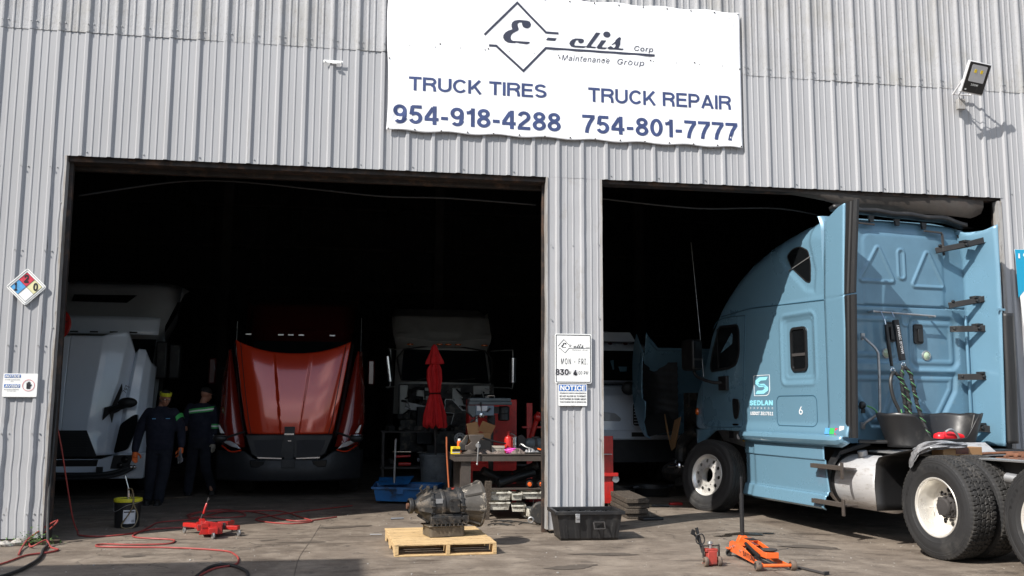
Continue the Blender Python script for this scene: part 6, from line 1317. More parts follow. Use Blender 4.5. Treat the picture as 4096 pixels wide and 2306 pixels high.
for (x, y) in ((-.36, .36), (.34, -.22), (-.02, -.42), (.30, .40)):
    mb = MB(); mb.lathe([(.01, -.012), (.036, -.012), (.04, 0), (.036, .012), (.01, .012), (.0005, .012)], (x, y, .04), (1, .4, 0), 20); mb.bx(x - .02, x + .02, y - .025, y + .025, .07, .076); mb.beam((x - .018, y, .04), (x - .018, y, .075), .004, .02); mb.beam((x + .018, y, .04), (x + .018, y, .075), .004, .02); mb.build('caster', 'galvanised', U)
# ------------------------------------------------------------------ oil bucket
K2 = empty('oil_bucket', 'dark oil bucket with yellow lid, white label and hand pump', 'bucket', (.42, 1.24, 0))
mb = MB(); mb.lathe([(.0005, .004), (.138, .004), (.14, .01), (.152, .30), (.158, .305), (.158, .315)], (0, 0, 0), (0, 0, 1), 40); mb.build('pail', 'plastic_black', K2)
mb = MB(); mb.lathe([(.163, .305), (.166, .335), (.158, .345), (.145, .345), (.142, .335), (.0005, .335)], (0, 0, 0), (0, 0, 1), 40); mb.build('lid', 'bucket_yellow', K2)
cylm = lambda r0: (lambda a, z, t=0: ((r0 + t) * math.sin(a), -(r0 + t) * math.cos(a), z))
mb = MB(); mb.grid(14, 2, lambda u, v: cylm(.1505)(lerp(-.1, .85, u), lerp(.055, .215, v))); lb = mb.build('label', 'label_white', K2, fix=False)
mb = MB(); f_ = cylm(.152); text_into(mb, 'HPA', .12, .60, .225, .255, f_, .03); mb.grid(8, 1, lambda u, v: cylm(.152)(lerp(-.05, .75, u), lerp(.185, .20, v)))
for i in range(7): mb.grid(2, 1, lambda u, v: cylm(.152)(lerp(.55 + i * .035, .563 + i * .035, u), lerp(.07, .10, v)))
mb.build('label_print', 'ink_black', lb, flat=True, fix=False)
mb = MB(); mb.cyl((.0, 0, .335), (0, 0, .40), .02); mb.cyl((0, 0, .40), (-.005, 0, .47), .014); mb.tube([(-.005, 0, .47), (-.03, 0, .55), (-.045, 0, .61)], .008, 8); mb.build('pump', 'chrome', K2)
mb = MB(); mb.tube([(.0, -.02, .44), (.05, -.08, .46), (.09, -.14, .38), (.10, -.18, .28), (.06, -.18, .18), (-.02, -.18, .05), (.02, -.20, .01), (.12, -.18, .03), (.15, -.14, .15), (.10, -.15, .28), (.05, -.1, .40)], .008, 8, 6); mb.build('pump_hose', 'hose_clear', K2)
mb = MB(); mb.tube([(-.16, 0, .30), (-.12, -.14, .20), (.02, -.17, .27), (.14, -.10, .30), (.16, 0, .31)], .003, 5, 5); mb.build('bail', 'galvanised', K2)

# ------------------------------------------------------------------ hoses on the floor
def floor_hose(name, pts, r, m_, label, cat='hose', group=None):
    mb = MB(); P = [(x, y, (z if len(q) > 2 else 0) + r + .002) for q in pts for (x, y, z) in [(q[0], q[1], q[2] if len(q) > 2 else 0)]]
    mb.tube(P, r, 8, 8); return tag(mb.build(name, m_), label, cat, group)
floor_hose('air_hose', [(2.9, 1.9), (2.5, 1.5), (2.2, 1.75), (1.902, 2.424), (1.581, 2.786), (1.337, 2.654), (1.109, 1.929), (.738, 1.6), (.70, 1.2), (.663, .655), (.408, .36), (.11, .453), (-.04, .87), (-.08, .8, .15), (-.12, .6, .6), (-.16, .45, 1.0), (-.26, .35, 1.5)], .0088, 'hose_red', 'red air hose that climbs behind the left door post and crosses the shaded floor')
floor_hose('air_hose', [(1.35, .9), (1.075, 1.012), (.762, .873), (.671, .487), (.759, .207), (1.141, .002), (1.22, -.158), (1.165, -.345), (.812, -.345), (.533, -.27), (.475, -.36), (.60, -.48), (1.258, -.62), (1.813, -.90), (1.977, -1.2), (2.05, -1.55), (2.04, -1.80), (1.89, -1.98), (1.80, -2.4)], .0088, 'hose_red', 'long red air hose looping across the sunlit concrete at the lower left')
floor_hose('air_hose', [(-.20, -1.9), (-.064, -1.45), (-.012, -.97), (.14, -.80), (.18, -.62), (.05, -.42), (-.02, -.35, .06), (-.10, -.45, .02), (-.18, -.32), (-.27, -.05, .03), (-.22, .1, .05), (-.10, -.02, .12), (.0, -.12, .2), (-.02, -.02, .22), (-.16, .04, .14), (-.25, -.15, .05), (-.2, -.5, .01), (-.1, -.9)], .0095, 'hose_red', 'red hose coiled at the foot of the left wall near the weeds')
floor_hose('air_hose', [(.99, 2.161), (.935, 2.393), (1.022, 2.694), (1.337, 2.80, .02), (1.60, 2.45, .02), (1.70, 2.2), (1.5, 2.0), (1.2, 1.95, .02), (1.0, 2.05), (1.1, 2.5, .02), (1.6, 2.75), (2.1, 2.7), (2.443, 1.9), (2.6, 1.45), (2.35, 1.25), (2.0, 1.5), (1.9, 1.9), (2.4, 2.6), (3.1, 3.3)], .0088, 'hose_red', 'tangled red hose in deep shade behind the low red jack')
floor_hose('power_cord', [(2.24, -2.5), (2.19, -2.2), (2.055, -1.898), (1.93, -1.80), (1.838, -1.95), (1.80, -2.4)], .014, 'hose_black', 'dark cable arching over the red hose in the shadow at the bottom edge', 'cable')
floor_hose('power_cord', [(-.13, .12, 1.6), (-.13, .08, 1.0), (-.12, .0, .5), (-.07, -.15, .2), (.0, -.35, .02), (.05, -.65), (.17, -1.15), (.22, -1.6), (.20, -2.1), (.0, -2.8)], .016, 'hose_black', 'thick black cable hanging down the left door post and out to the lower left corner', 'cable')
# ------------------------------------------------------------------ bench and the things on it
bench = empty('workbench', 'heavy dark steel workbench standing behind the left side of the pillar', 'workbench', (4.4, 1.5, 0))
MB().bx(.0, 1.5, 0, 1.0, .822, .834).build('top', 'bench_steel', bench, bevel=.003)
mb = MB(); mb.bx(.0, 1.5, .01, .03, .745, .821); mb.bx(.01, .03, .031, 1.0, .745, .821); mb.build('apron', 'bench_steel', bench)
for x, y in ((.10, .05), (.10, .9), (1.4, .05), (1.4, .9)):
    mb = MB(); mb.bx(x, x + .13, y, y + .012, 0, .744); mb.bx(x, x + .012, y + .013, y + .12, 0, .744); mb.build('leg', 'bench_steel', bench)
mb = MB(); mb.bx(.25, 1.45, .1, .9, .365, .38); mb.build('shelf', 'bench_steel', bench)
Z = .835
v_ = empty('bench_vise', 'big worn steel vise bolted to the left corner of the workbench', 'vise', (4.635, 1.62, Z))
mb = MB(); mb.lathe([(.0005, 0), (.11, 0), (.11, .02), (.075, .035), (.07, .06)], (0, 0, 0), (0, 0, 1), 28); mb.prism([(-.08, .05), (.06, .05), (.10, .13), (.13, .19), (.17, .215), (.17, .255), (-.03, .255), (-.03, .20), (.0, .16), (-.05, .12), (-.08, .12)], -.055, .055, lambda a, b, t: (a, t, b)); mb.build('body', 'bench_steel', v_, bevel=.012, segs=3)
mb = MB(); mb.prism([(-.15, .05), (-.06, .05), (-.06, .13), (-.04, .17), (-.04, .25), (-.07, .25), (-.10, .20), (-.15, .14)], -.045, .045, lambda a, b, t: (a, t, b)); mb.bx(-.2, .05, -.03, .03, .06, .10); mb.build('jaw', 'cast_iron', v_, bevel=.008)
mb = MB(); mb.cyl((.085, -.06, .115), (.085, -.13, .115), .03); mb.tube([(.085, -.145, .15), (.07, -.14, -.12)], .009, 10); mb.ball((.085, -.145, .155), .014, 10); mb.ball((.07, -.14, -.125), .014, 10); mb.build('handle', 'galvanised', v_)
def labelbox(name, label, cat, loc, d, rz, m_, group=None):
    o = MB().box((0, 0, d[2] / 2), d).build(name, m_, None, bevel=.004); o.location = loc; o.rotation_euler = (0, 0, rz); return tag(o, label, cat, group)
o = labelbox('parts_box', 'small yellow and black printed parts box at the bench corner left of the vise', 'box', (4.43, 1.60, Z), (.115, .07, .10), .15, 'yellow')
MB().bx(-.055, .055, -.0375, -.0355, .035, .07).build('label', 'black', o, flat=True); mb = MB(); text_into(mb, 'TRS', -.045, .0, .076, .09, XZ(-.0375)); mb.build('lettering', 'ink_black', o, flat=True, fix=False)
MB().bx(-.055, .055, -.0375, -.0355, .02, .03).build('stripe', 'label_white', o, flat=True)
c = empty('spray_can', 'small orange spray can standing behind the vise', 'can', (4.52, 1.95, Z)); MB().lathe([(.0005, 0), (.033, .002), (.033, .15), (.022, .165)], (0, 0, 0), (0, 0, 1), 20).build('can_body', 'orange_paint', c); MB().lathe([(.022, .165), (.022, .19), (.0005, .192)], (0, 0, 0), (0, 0, 1), 16).build('cap', 'label_white', c)
labelbox('black_case', 'square black plastic case on the bench behind the vise', 'case', (4.855, 1.98, Z), (.20, .10, .175), .03, 'plastic_black')
cb = empty('carton', 'open brown cardboard carton with raised flaps behind the black case', 'carton', (4.83, 2.25, Z))
mb = MB(); mb.bx(-.15, .15, -.1, .1, 0, .26); mb.build('box_body', 'cardboard', cb, bevel=.002); mb = MB(); mb.box((.09, -.12, .33), (.2, .006, .16), (.5, .35, .1)); mb.build('flap', 'cardboard', cb); mb = MB(); mb.box((-.1, -.08, .33), (.16, .006, .15), (-.15, -.2, 0)); mb.build('flap', 'cardboard', cb)
o = labelbox('junction_case', 'grey dusty metal case on the bench in front of the drill column', 'case', (5.03, 1.78, Z), (.175, .10, .10), -.12, 'cast_light'); MB().bx(-.0885, .0885, -.051, .051, .065, .071).build('seam', 'cast_iron', o, flat=True)
bj = empty('bottle_jack', 'red bottle jack with a chrome cylinder standing on the bench', 'jack', (5.20, 1.98, Z))
mb = MB(); mb.bx(-.07, .09, -.06, .06, 0, .03); mb.lathe([(.0005, .03), (.055, .03), (.055, .19), (.045, .215), (.022, .225), (.022, .29), (.0005, .29)], (0, 0, 0), (0, 0, 1), 24); mb.cyl((-.05, -.02, .07), (-.11, -.03, .08), .018); mb.build('body', 'tool_red', bj, bevel=.003)
mb = MB(); mb.lathe([(.0005, .03), (.036, .03), (.036, .05), (.030, .052), (.030, .2), (.036, .202), (.036, .215), (.0005, .215)], (.075, -.06, 0), (0, 0, 1), 20); mb.build('pump_cylinder', 'chrome', bj); mb = MB(); mb.tube([(0, 0, .26), (.06, -.03, .25), (.10, -.03, .22)], .009, 6, 3); mb.build('link', 'steel_dark', bj)
mb = MB(); mb.tube([(4.66, 1.75, 1.06), (4.78, 1.78, 1.05), (5.00, 1.85, .99), (5.15, 1.9, .96)], [.018, .014, .012, .012], 8, 3); tag(mb.build('bent_lever', 'plastic_black'), 'black bent lever lying from the vise across to the red bottle jack', 'lever')
ct = empty('air_tank', 'dusty grey air tank lying on the bench next to the pillar', 'tank', (5.62, 2.2, Z)); MB().lathe([(.0005, -.16), (.05, -.15), (.078, -.11), (.08, -.1), (.08, .1), (.078, .11), (.05, .15), (.0005, .16)], (0, 0, .11), (1, 0, 0), 28).build('tank_body', 'drill_grey', ct); mb = MB(); mb.bx(-.02, .02, -.06, .06, 0, .04); mb.bx(-.05, .05, -.03, .03, .185, .21); mb.lathe([(.081, -.02), (.084, -.02), (.084, .02), (.081, .02)], (0, 0, .11), (1, 0, 0), 28); mb.build('bracket', 'steel_dark', ct)
mb = MB(); mb.prism([(-.06, 0), (.05, 0), (.05, .19), (.0, .24), (-.06, .22)], -.02, .02, lambda a, b, t: (a, t, b)); o = mb.build('steel_bracket', 'steel_dark', None, bevel=.004); o.location = (5.42, 2.15, Z); tag(o, 'dark steel bracket standing on the bench left of the grey air tank', 'bracket')
def crumple(name, label, cat, c, rx, ry, h, m_, seed, n1=26):
    rnd = random.Random(seed); ph = [rnd.uniform(0, 6.3) for _ in range(8)]; mb = MB()
    def f(u, v):
        a = u * 2 * math.pi; r = v; k = 1 + .25 * math.sin(3 * a + ph[0]) + .15 * math.sin(7 * a + ph[1]); z = h * (1 - r ** 2.2) * (.7 + .3 * math.sin(5 * a + ph[2] + r * 6) + .25 * math.sin(11 * a + ph[3] - r * 9)) + .004
        return (c[0] + rx * r * k * math.cos(a), c[1] + ry * r * k * math.sin(a), c[2] + max(.003, z))
    mb.grid(n1 * 2, n1 // 2, f); return tag(mb.build(name, m_, None, ang=50), label, cat)
crumple('rag', 'grey-brown crumpled rag on the bench just right of the vise', 'rag', (4.80, 1.64, Z), .13, .07, .05, 'rag', 1); crumple('rag', 'brown crumpled rag on the bench in front of the grey case', 'rag', (4.99, 1.62, Z), .10, .05, .03, 'rag', 2); crumple('rag', 'brown rag heaped in front of the pink cable on the bench', 'rag', (5.27, 1.62, Z), .10, .05, .06, 'rag', 3)
crumple('plastic_sheet', 'clear crumpled plastic bag on the bench near the pillar', 'bag', (5.45, 1.66, Z), .10, .05, .06, 'plastic_bag', 4)
mb = MB(); 
for i in range(5): mb.tube([(5.22 + (.085 + .006 * i) * math.cos(a), 1.72 + (.05 + .004 * i) * math.sin(a), Z + .012 + i * .011 + .01 * math.sin(2 * a + i)) for a in [2 * math.pi * k / 24 for k in range(25)]], .007, 6)
tag(mb.build('coiled_cable', 'pink'), 'bright pink coiled cable on the bench', 'cable')
o = labelbox('tool_package', 'black and orange printed tool package on the bench by the pillar', 'package', (5.58, 1.70, Z + .02), (.17, .02, .085), .0, 'black'); o.rotation_euler = (-.9, .25, 0)
MB().bx(-.03, .06, -.0125, -.0105, .03, .06).build('label', 'orange_paint', o, flat=True); mb = MB(); text_into(mb, '98', .02, .07, .065, .082, XZ(-.013)); mb.build('lettering', 'sign_white', o, flat=True, fix=False)
mb = MB(); mb.tube([(5.36, 1.60, Z + .01), (5.6, 1.60, Z + .012), (5.75, 1.62, Z + .01)], .012, 8, 4); tag(mb.build('braided_hose', 'cast_iron'), 'short braided hose along the front edge of the bench', 'hose')
mb = MB(); mb.tube([(5.35, 1.9, Z + .10), (5.36, 1.85, Z + .12), (5.42, 1.8, Z + .08), (5.50, 1.78, Z + .055)], .011, 8, 4); tag(mb.build('grey_pipe', 'galvanised'), 'bent grey pipe on the bench above the plastic bag', 'pipe')
# drill press
dp = empty('drill_press', 'grey floor standing drill press with black motor behind the bench', 'drill press', (5.03, 2.75, 0))
mb = MB(); mb.lathe([(.28, 0), (.28, .03), (.07, .05), (.05, .10)], (.04, 0, 0), (0, 0, 1), 28); mb.cyl((.04, 0, .05), (.04, 0, 1.36), .036); mb.cyl((.04, 0, 1.20), (.04, 0, 1.34), .058); mb.build('column', 'steel_dark', dp)
mb = MB(); mb.bx(-.21, .06, -.16, .08, 1.33, 1.48); mb.build('head', 'drill_blue', dp, bevel=.012); mb = MB(); mb.prism([(-.21, 1.48), (-.32, 1.48), (-.32, 1.38), (-.24, 1.30), (-.20, 1.33)], -.15, .06, lambda a, b, t: (a, t, b)); mb.build('front_cover', 'drill_grey', dp, bevel=.01)
mb = MB(); mb.prism(rrect(-.31, .32, 1.485, 1.535, .015), -.17, .12, lambda a, b, t: (a, t, b)); mb.prism(rrect(-.30, .31, 1.536, 1.585, .02), -.16, .11, lambda a, b, t: (a, t, b)); mb.build('belt_cover', 'drill_grey', dp, bevel=.01)
mb = MB(); mb.tube([(-.02, -.05, 1.58), (-.02, -.05, 1.62), (.08, -.05, 1.62), (.08, -.05, 1.58)], .006, 6); mb.build('lid_handle', 'chrome', dp)
mb = MB(); mb.lathe([(.0005, 0), (.06, 0), (.085, .015), (.085, .10), (.078, .105), (.085, .11), (.085, .20), (.06, .215), (.0005, .215)], (.225, 0, 1.255), (0, 0, 1), 28); mb.bx(.06, .16, -.04, .04, 1.36, 1.46); mb.build('motor', 'black', dp)
mb = MB(); mb.lathe([(.0005, 0), (.035, 0), (.035, .05), (.0005, .055)], (-.125, -.16, 1.335), (0, -1, 0), 20); mb.build('feed_hub', 'chrome', dp); mb = MB()
for a in (95, 210, 325): d = Vector((math.cos(R(a)), 0, math.sin(R(a)))); p = Vector((-.125, -.20, 1.335)); mb.tube([p, p + d * .15], .006, 6); mb.tube([p + d * .13, p + d * .19], .014, 8)
mb.build('feed_handle', 'black', dp)
mb = MB(); mb.cyl((-.18, -.03, 1.20), (-.18, -.03, 1.33), .022); mb.cyl((-.18, -.03, 1.14), (-.18, -.03, 1.20), .033); mb.cyl((-.18, -.03, 1.09), (-.18, -.03, 1.14), .02); mb.build('chuck', 'galvanised', dp)
mb = MB(); mb.bx(-.19, -.04, -.163, -.161, 1.40, 1.47); mb.build('label', 'label_white', dp, flat=True); mb = MB(); mb.tube([(.0, -.18, 1.44), (-.05, -.18, 1.39)], .012, 8); mb.build('switch', 'black', dp)
# red cabinet, red engine hoist
cbn = empty('tool_cabinet', 'tall bright red metal cabinet behind the drill press', 'cabinet', (5.175, 3.3, 0)); MB().bx(-.365, .37, 0, .4, .50, 1.57).build('body', 'tool_red', cbn, bevel=.008); mb = MB(); mb.bx(-.34, .345, -.012, 0, .62, .66); mb.bx(-.36, .365, -.02, -.001, .50, .60); mb.build('rail', 'tool_red', cbn, bevel=.003)
for x in (-.33, .335): MB().bx(x - .03, x + .03, .0, .06, 0, .499).build('leg', 'tool_red', cbn)
hs = empty('engine_hoist', 'red engine hoist standing in shade right of the red cabinet', 'hoist', (5.80, 3.6, 0)); mb = MB(); mb.bx(-.045, .045, 0, .08, 0, 1.52); mb.bx(-.12, .5, -.02, .06, 1.13, 1.16); mb.tube([(0, .0, .9), (.14, -.05, 1.38)], .04, 10); mb.ball((.12, -.05, 1.30), .07, 12); mb.tube([(.2, 0, 1.3), (.25, 0, 1.1)], .03, 8); mb.bx(-.1, .1, -.5, .6, .05, .12); mb.build('mast', 'tool_red', hs, bevel=.004); mb = MB(); mb.bx(-.2, .05, -.02, .06, .55, .58); mb.bx(.0, .25, -.1, 0, .85, .88); mb.build('bracket', 'steel_dark', hs)
ht = empty('tool_cart', 'red metal cart leg and shelf visible just right of the pillar', 'cart', (6.62, 2.3, 0)); mb = MB(); mb.bx(.02, .16, 0, .03, .10, 1.05); mb.bx(-.4, .02, .0, .03, 1.0, 1.05); mb.build('side_panel', 'tool_red', ht, bevel=.004); mb = MB(); mb.bx(-.4, .22, -.05, .4, .48, .53); mb.build('shelf', 'tool_red', ht, bevel=.004); MB().cyl((.19, -.02, .44), (.19, .02, .44), .05).build('caster', 'galvanised', ht); mb = MB(); mb.bx(-.1, .12, -.1, .05, .79, .80); mb.build('tray', 'galvanised', ht)
# under the bench
def bin_(x0, x1, z0, z1, y0, label, tilt=0):
    o = empty('storage_bin', label, 'bin', ((x0 + x1) / 2, y0, z0), tilt, 'dirty white storage bins'); w_ = (x1 - x0) / 2; h = z1 - z0; mb = MB(); mb.add([(-w_ + .01, 0, 0), (w_ - .01, 0, 0), (w_, -.02, h), (-w_, -.02, h), (-w_ + .01, .3, 0), (w_ - .01, .3, 0), (w_, .3, h), (-w_, .3, h)], [(0, 1, 2, 3), (4, 5, 6, 7), (0, 1, 5, 4), (1, 5, 6, 2), (0, 4, 7, 3)])
    e = mb.build('bin_body', 'bin_white', o, flat=True); e.modifiers.new('thick', 'SOLIDIFY').thickness = .005; mb = MB(); mb.bx(-w_ - .006, w_ + .006, -.034, -.022, h - .018, h + .002); mb.build('lip', 'bin_white', o, bevel=.002); return o
for a in ((4.87, 5.15, .245, .35, 1.45, 'wide dirty white bin at the left of the upper row under the bench', 0), (5.16, 5.30, .245, .33, 1.43, 'narrow white bin in the middle of the upper row under the bench', .05), (5.31, 5.58, .255, .34, 1.48, 'dirty white bin at the right of the upper row under the bench', -.04),
          (4.86, 5.13, .125, .222, 1.42, 'wide stained white bin at the left of the lower row under the bench', 0), (5.15, 5.33, .105, .19, 1.36, 'short white bin in the middle of the lower row under the bench', -.12), (5.35, 5.60, .05, .15, 1.25, 'white bin pulled forward with a clear bag inside, lower right under the bench', .10), (5.33, 5.56, .004, .045, 1.48, 'flattened white bin lying lowest on the floor under the bench', 0)): bin_(*a)
crumple('plastic_sheet', 'clear crumpled bag lying inside the pulled out white bin', 'bag', (5.50, 1.35, .10), .10, .08, .09, 'plastic_bag', 7)
mb = MB(); mb.box((4.83, 1.40, .25), (.09, .03, .50), (.1, .05, 0)); tag(mb.build('wooden_board', 'wood_old', None, bevel=.002), 'short weathered wooden board standing left of the white bins', 'board')
mb = MB(); mb.tube([(5.02, 1.75, .44), (5.30, 1.85, .51), (5.55, 1.95, .57)], .058, 24); mb.tube([(5.021, 1.7505, .4401), (5.30, 1.85, .51)], .053, 24); tag(mb.build('exhaust_pipe', 'black'), 'wide black pipe lying on the shelf under the bench with its open end forward', 'pipe')
mb = MB(); mb.tube([Vector((4.85, 2.0, .60)).lerp(Vector((5.12, 2.1, .46)), i / 60) for i in range(61)], [.05 + .004 * (i % 2) for i in range(61)], 16); tag(mb.build('flexible_duct', 'plastic_black'), 'black ribbed flexible duct at the left under the bench', 'duct')
mb = MB(); mb.tube([Vector((5.3, 2.1, .52)).lerp(Vector((5.62, 2.0, .67)), i / 60) for i in range(61)], [.055 + .004 * (i % 2) for i in range(61)], 16); tag(mb.build('flexible_duct', 'cast_iron'), 'grey ribbed flexible duct rising to the right under the bench', 'duct')
for x, lb in ((5.44, 'left one of two orange and black filters under the bench'), (5.60, 'right one of two orange and black filters under the bench')):
    o = empty('filter', lb, 'filter', (x, 1.65, .43), 0, 'filters under the bench'); MB().lathe([(.0005, .0), (.045, 0), (.05, .02), (.05, .18), (.0005, .18)], (0, 0, 0), (.2, 1, .1), 20).build('filter_body', 'black', o); MB().lathe([(.0005, -.02), (.025, -.018), (.03, 0), (.015, .002)], (0, -.004, 0), (.2, 1, .1), 16).build('filter_end', 'orange_paint', o)
mb = MB()
for i in range(4): mb.tube([(5.50 + .10 * math.sin(i + a * 1.0) + .03 * i, 1.45 + .02 * i, .30 + .16 * math.cos(a + i * .7)) for a in [k * .4 for k in range(9)]], .005, 5, 2)
tag(mb.build('loose_wires', 'hose_black'), 'loose black wires hanging over the white bins', 'wires', kind='stuff')
mb = MB(); mb.tube([(4.345, 1.96, 1.05), (4.35, 1.93, .8), (4.38, 1.85, .3), (4.40, 1.80, .0)], .012, 8, 4); tag(mb.build('broom_stick', 'wood_handle'), 'orange-brown wooden stick leaning on the left end of the bench', 'stick')
o = empty('red_bucket', 'small dull red bucket behind the transmission at the bench leg', 'bucket', (4.50, 2.05, 0)); MB().lathe([(.0005, .01), (.075, .01), (.095, .33), (.10, .33), (.10, .36), (.092, .36), (.08, .1)], (0, 0, 0), (0, 0, 1), 28).build('pail', 'tool_red_old', o); MB().tube([(.1 * math.cos(a), -.1 * math.sin(a), .34 - .05 * math.sin(a)) for a in [math.pi * i / 10 for i in range(11)]], .003, 5).build('bail', 'galvanised', o)
# trash can with closed umbrella
o = empty('trash_can', 'large round grey trash can with the red umbrella standing in it', 'trash can', (4.42, 4.4, 0)); MB().lathe([(.0005, .02), (.22, .02), (.23, .05), (.262, .58), (.268, .60), (.272, .66), (.285, .665), (.285, .70), (.265, .70), (.255, .6), (.22, .06)], (0, 0, 0), (0, 0, 1), 40).build('can_body', 'bin_grey', o); mb = MB(); mb.bx(-.31, -.27, -.06, .06, .58, .64); mb.bx(.27, .31, -.06, .06, .58, .64); mb.build('handle', 'bin_grey', o, bevel=.01)
um = empty('umbrella', 'closed bright red patio umbrella tied round its pole', 'umbrella', (4.42, 4.33, 0), rot=(0, R(-1.5), 0))
rt_ = [(1.18, .185), (1.22, .19), (1.35, .17), (1.55, .115), (1.66, .085), (1.72, .095), (1.9, .125), (2.05, .12), (2.14, .085), (2.145, .165), (2.20, .15), (2.32, .085), (2.42, .05), (2.46, .02)]
def umb(u, v):
    i = v * (len(rt_) - 1); k = min(int(i), len(rt_) - 2); f = i - k; z = lerp(rt_[k][0], rt_[k + 1][0], f); r = lerp(rt_[k][1], rt_[k + 1][1], f); a = u * 2 * math.pi
    d = .30 if z < 2.3 else .12; r *= 1 - d * .5 + d * .5 * math.sin(8 * a + 2.2 * z) + .10 * math.sin(17 * a + 5 * z) * (z < 2.1); zz = z - (.07 * abs(math.sin(4 * a)) if z < 1.3 else 0); return (r * math.cos(a), r * math.sin(a), zz)
MB().grid(120, 78, umb).build('canopy', 'umbrella_red', um, ang=70); MB().cyl((0, 0, .05), (0, 0, 2.47), .018).build('pole', 'steel_dark', um); MB().tube([(.095 * math.cos(a), .095 * math.sin(a), 1.67) for a in [2 * math.pi * i / 24 for i in range(25)]], .012, 6).build('tie_strap', 'red_dark', um)
# blue tub
o = empty('parts_washer', 'low blue steel drain tub with a lid half open', 'tub', (3.95, 3.85, 0)); mb = MB(); mb.add([(-.50, -.28, .05), (.28, -.32, .02), (.50, .25, .02), (-.45, .30, .05), (-.54, -.30, .24), (.30, -.34, .22), (.56, .28, .24), (-.48, .34, .26)], [(0, 1, 5, 4), (1, 2, 6, 5), (2, 3, 7, 6), (3, 0, 4, 7), (0, 3, 2, 1)]); e = mb.build('tub_body', 'tub_blue', o, flat=True); e.modifiers.new('thick', 'SOLIDIFY').thickness = .01
mb = MB(); mb.tube([(-.56, -.32, .245), (.31, -.36, .225), (.58, .29, .245), (-.49, .36, .265), (-.56, -.32, .245)], .022, 4); mb.bx(-.2, -.1, -.36, -.33, .15, .22); mb.build('rim', 'tub_blue', o, flat=True); mb = MB(); mb.add([(-.46, .0, .26), (.0, -.02, .27), (.1, .33, .36), (-.44, .35, .34)], [(0, 1, 2, 3)]); e = mb.build('lid', 'tub_blue', o, flat=True); e.modifiers.new('thick', 'SOLIDIFY').thickness = .01
mb = MB(); mb.tube([(-.22, .05, .28), (-.21, .06, .92)], .016, 8); mb.tube([(-.21, .06, .92), (-.2, .07, .96)], [.02, .012], 8); mb.build('drain_pipe', 'galvanised', o)
# engine stand with ring gear behind the umbrella
o = empty('parts_rack', 'dark wheeled rack with a bolted flange and clutter behind the umbrella', 'rack', (4.15, 5.3, 0)); mb = MB(); mb.bx(-.6, .9, -.2, .4, 1.02, 1.04); mb.bx(-.58, -.54, -.2, .4, 0, 1.02); mb.bx(.85, .9, -.2, .4, 0, 1.02); mb.bx(-.6, .9, -.2, .4, .42, .45); mb.build('frame', 'steel_dark', o)
mb = MB(); plate(mb, .10, [(.075 * math.cos(R(36 * i)), .075 * math.sin(R(36 * i)), .009) for i in range(10)] + [(0, 0, .045)], lambda u, v, t: (.72 + u, -.25 - t, .92 + v), 0, .03); mb.build('flange', 'galvanised', o)
mb = MB(); rnd = random.Random(4)
for i in range(26): mb.box((rnd.uniform(-.5, .8), rnd.uniform(-.1, .3), rnd.choice((.48, 1.06)) + .02), (rnd.uniform(.04, .2), rnd.uniform(.04, .15), rnd.uniform(.03, .12)), (0, rnd.uniform(-.4, .4), rnd.uniform(0, 3)))
mb.build('clutter', 'cast_iron', o); mb = MB(); mb.cyl((-.35, -.15, .62), (-.1, -.15, .63), .02); mb.cyl((-.3, -.2, .5), (-.1, -.2, .5), .03); mb.build('red_tools', 'tool_red', o); mb = MB(); mb.bx(-.4, -.1, -.22, -.2, .70, .71); mb.bx(.0, .2, -.22, -.2, .69, .70); mb.build('bright_edge', 'chrome', o)
# timbers, drain pans, floor bits
for i in range(4):
    d = Vector((.10 * 3, 3.0, 0)); mb = MB(); mb.box((0, 1.55, 0), (.30, 3.1, .062)); o = mb.build('timber', 'wood_old', None, bevel=.006); o.location = (6.80 + (.02, -.01, .015, 0)[i], 1.20 + (.03, .0, .02, -.01)[i], .035 + i * .068); o.rotation_euler = (0, 0, R(-4.5 + (.6, -.3, .2, 0)[i])); tag(o, ('bottom board', 'second board from the bottom', 'third board from the bottom', 'top board')[i] + ' of the timber stack beside the pillar', 'timber', 'timbers stacked beside the pillar')
o = MB().box((0, 0, .02), (.30, .16, .035)).build('wood_block', 'black', None, bevel=.01); o.location = (6.95, 1.12, .0); o.rotation_euler = (0, 0, .2); tag(o, 'flat black block on the floor against the timber stack', 'block')
for i, (x, y, r, lb) in enumerate(((7.35, 4.2, .32, 'round black drain pan left of the other pan under the raised hood'), (8.05, 4.6, .36, 'round black drain pan behind the loose front wheel'))):
    o = empty('drain_pan', lb, 'pan', (x, y, gz(x, y)), 0, 'black drain pans'); MB().lathe([(.0005, .01), (r * .85, .01), (r, .14), (r + .03, .14), (r + .03, .155), (r - .01, .155), (r * .82, .03)], (0, 0, 0), (0, 0, 1), 40).build('pan_body', 'plastic_black', o)
    MB().tube([(r * .9, 0, .15), (r + .06, 0, .16)], .03, 8).build('spout', 'plastic_black', o)
o = MB().tube([(7.35, 2.75, .01), (7.75, 2.72, .01)], .016, 8).build('screwdriver', 'black'); tag(o, 'long black screwdriver on the shaded floor near the loose wheel', 'tool'); MB().tube([(7.35, 2.75, .01), (7.48, 2.743, .01)], .02, 8).build('grip', 'hose_clear', o)
o = MB().box((0, 0, .02), (.2, .08, .04)).build('red_tool', 'tool_red', None, bevel=.01); o.location = (7.95, 3.0, gz(7.95, 3)); tag(o, 'small red tool on the floor behind the loose wheel', 'tool')
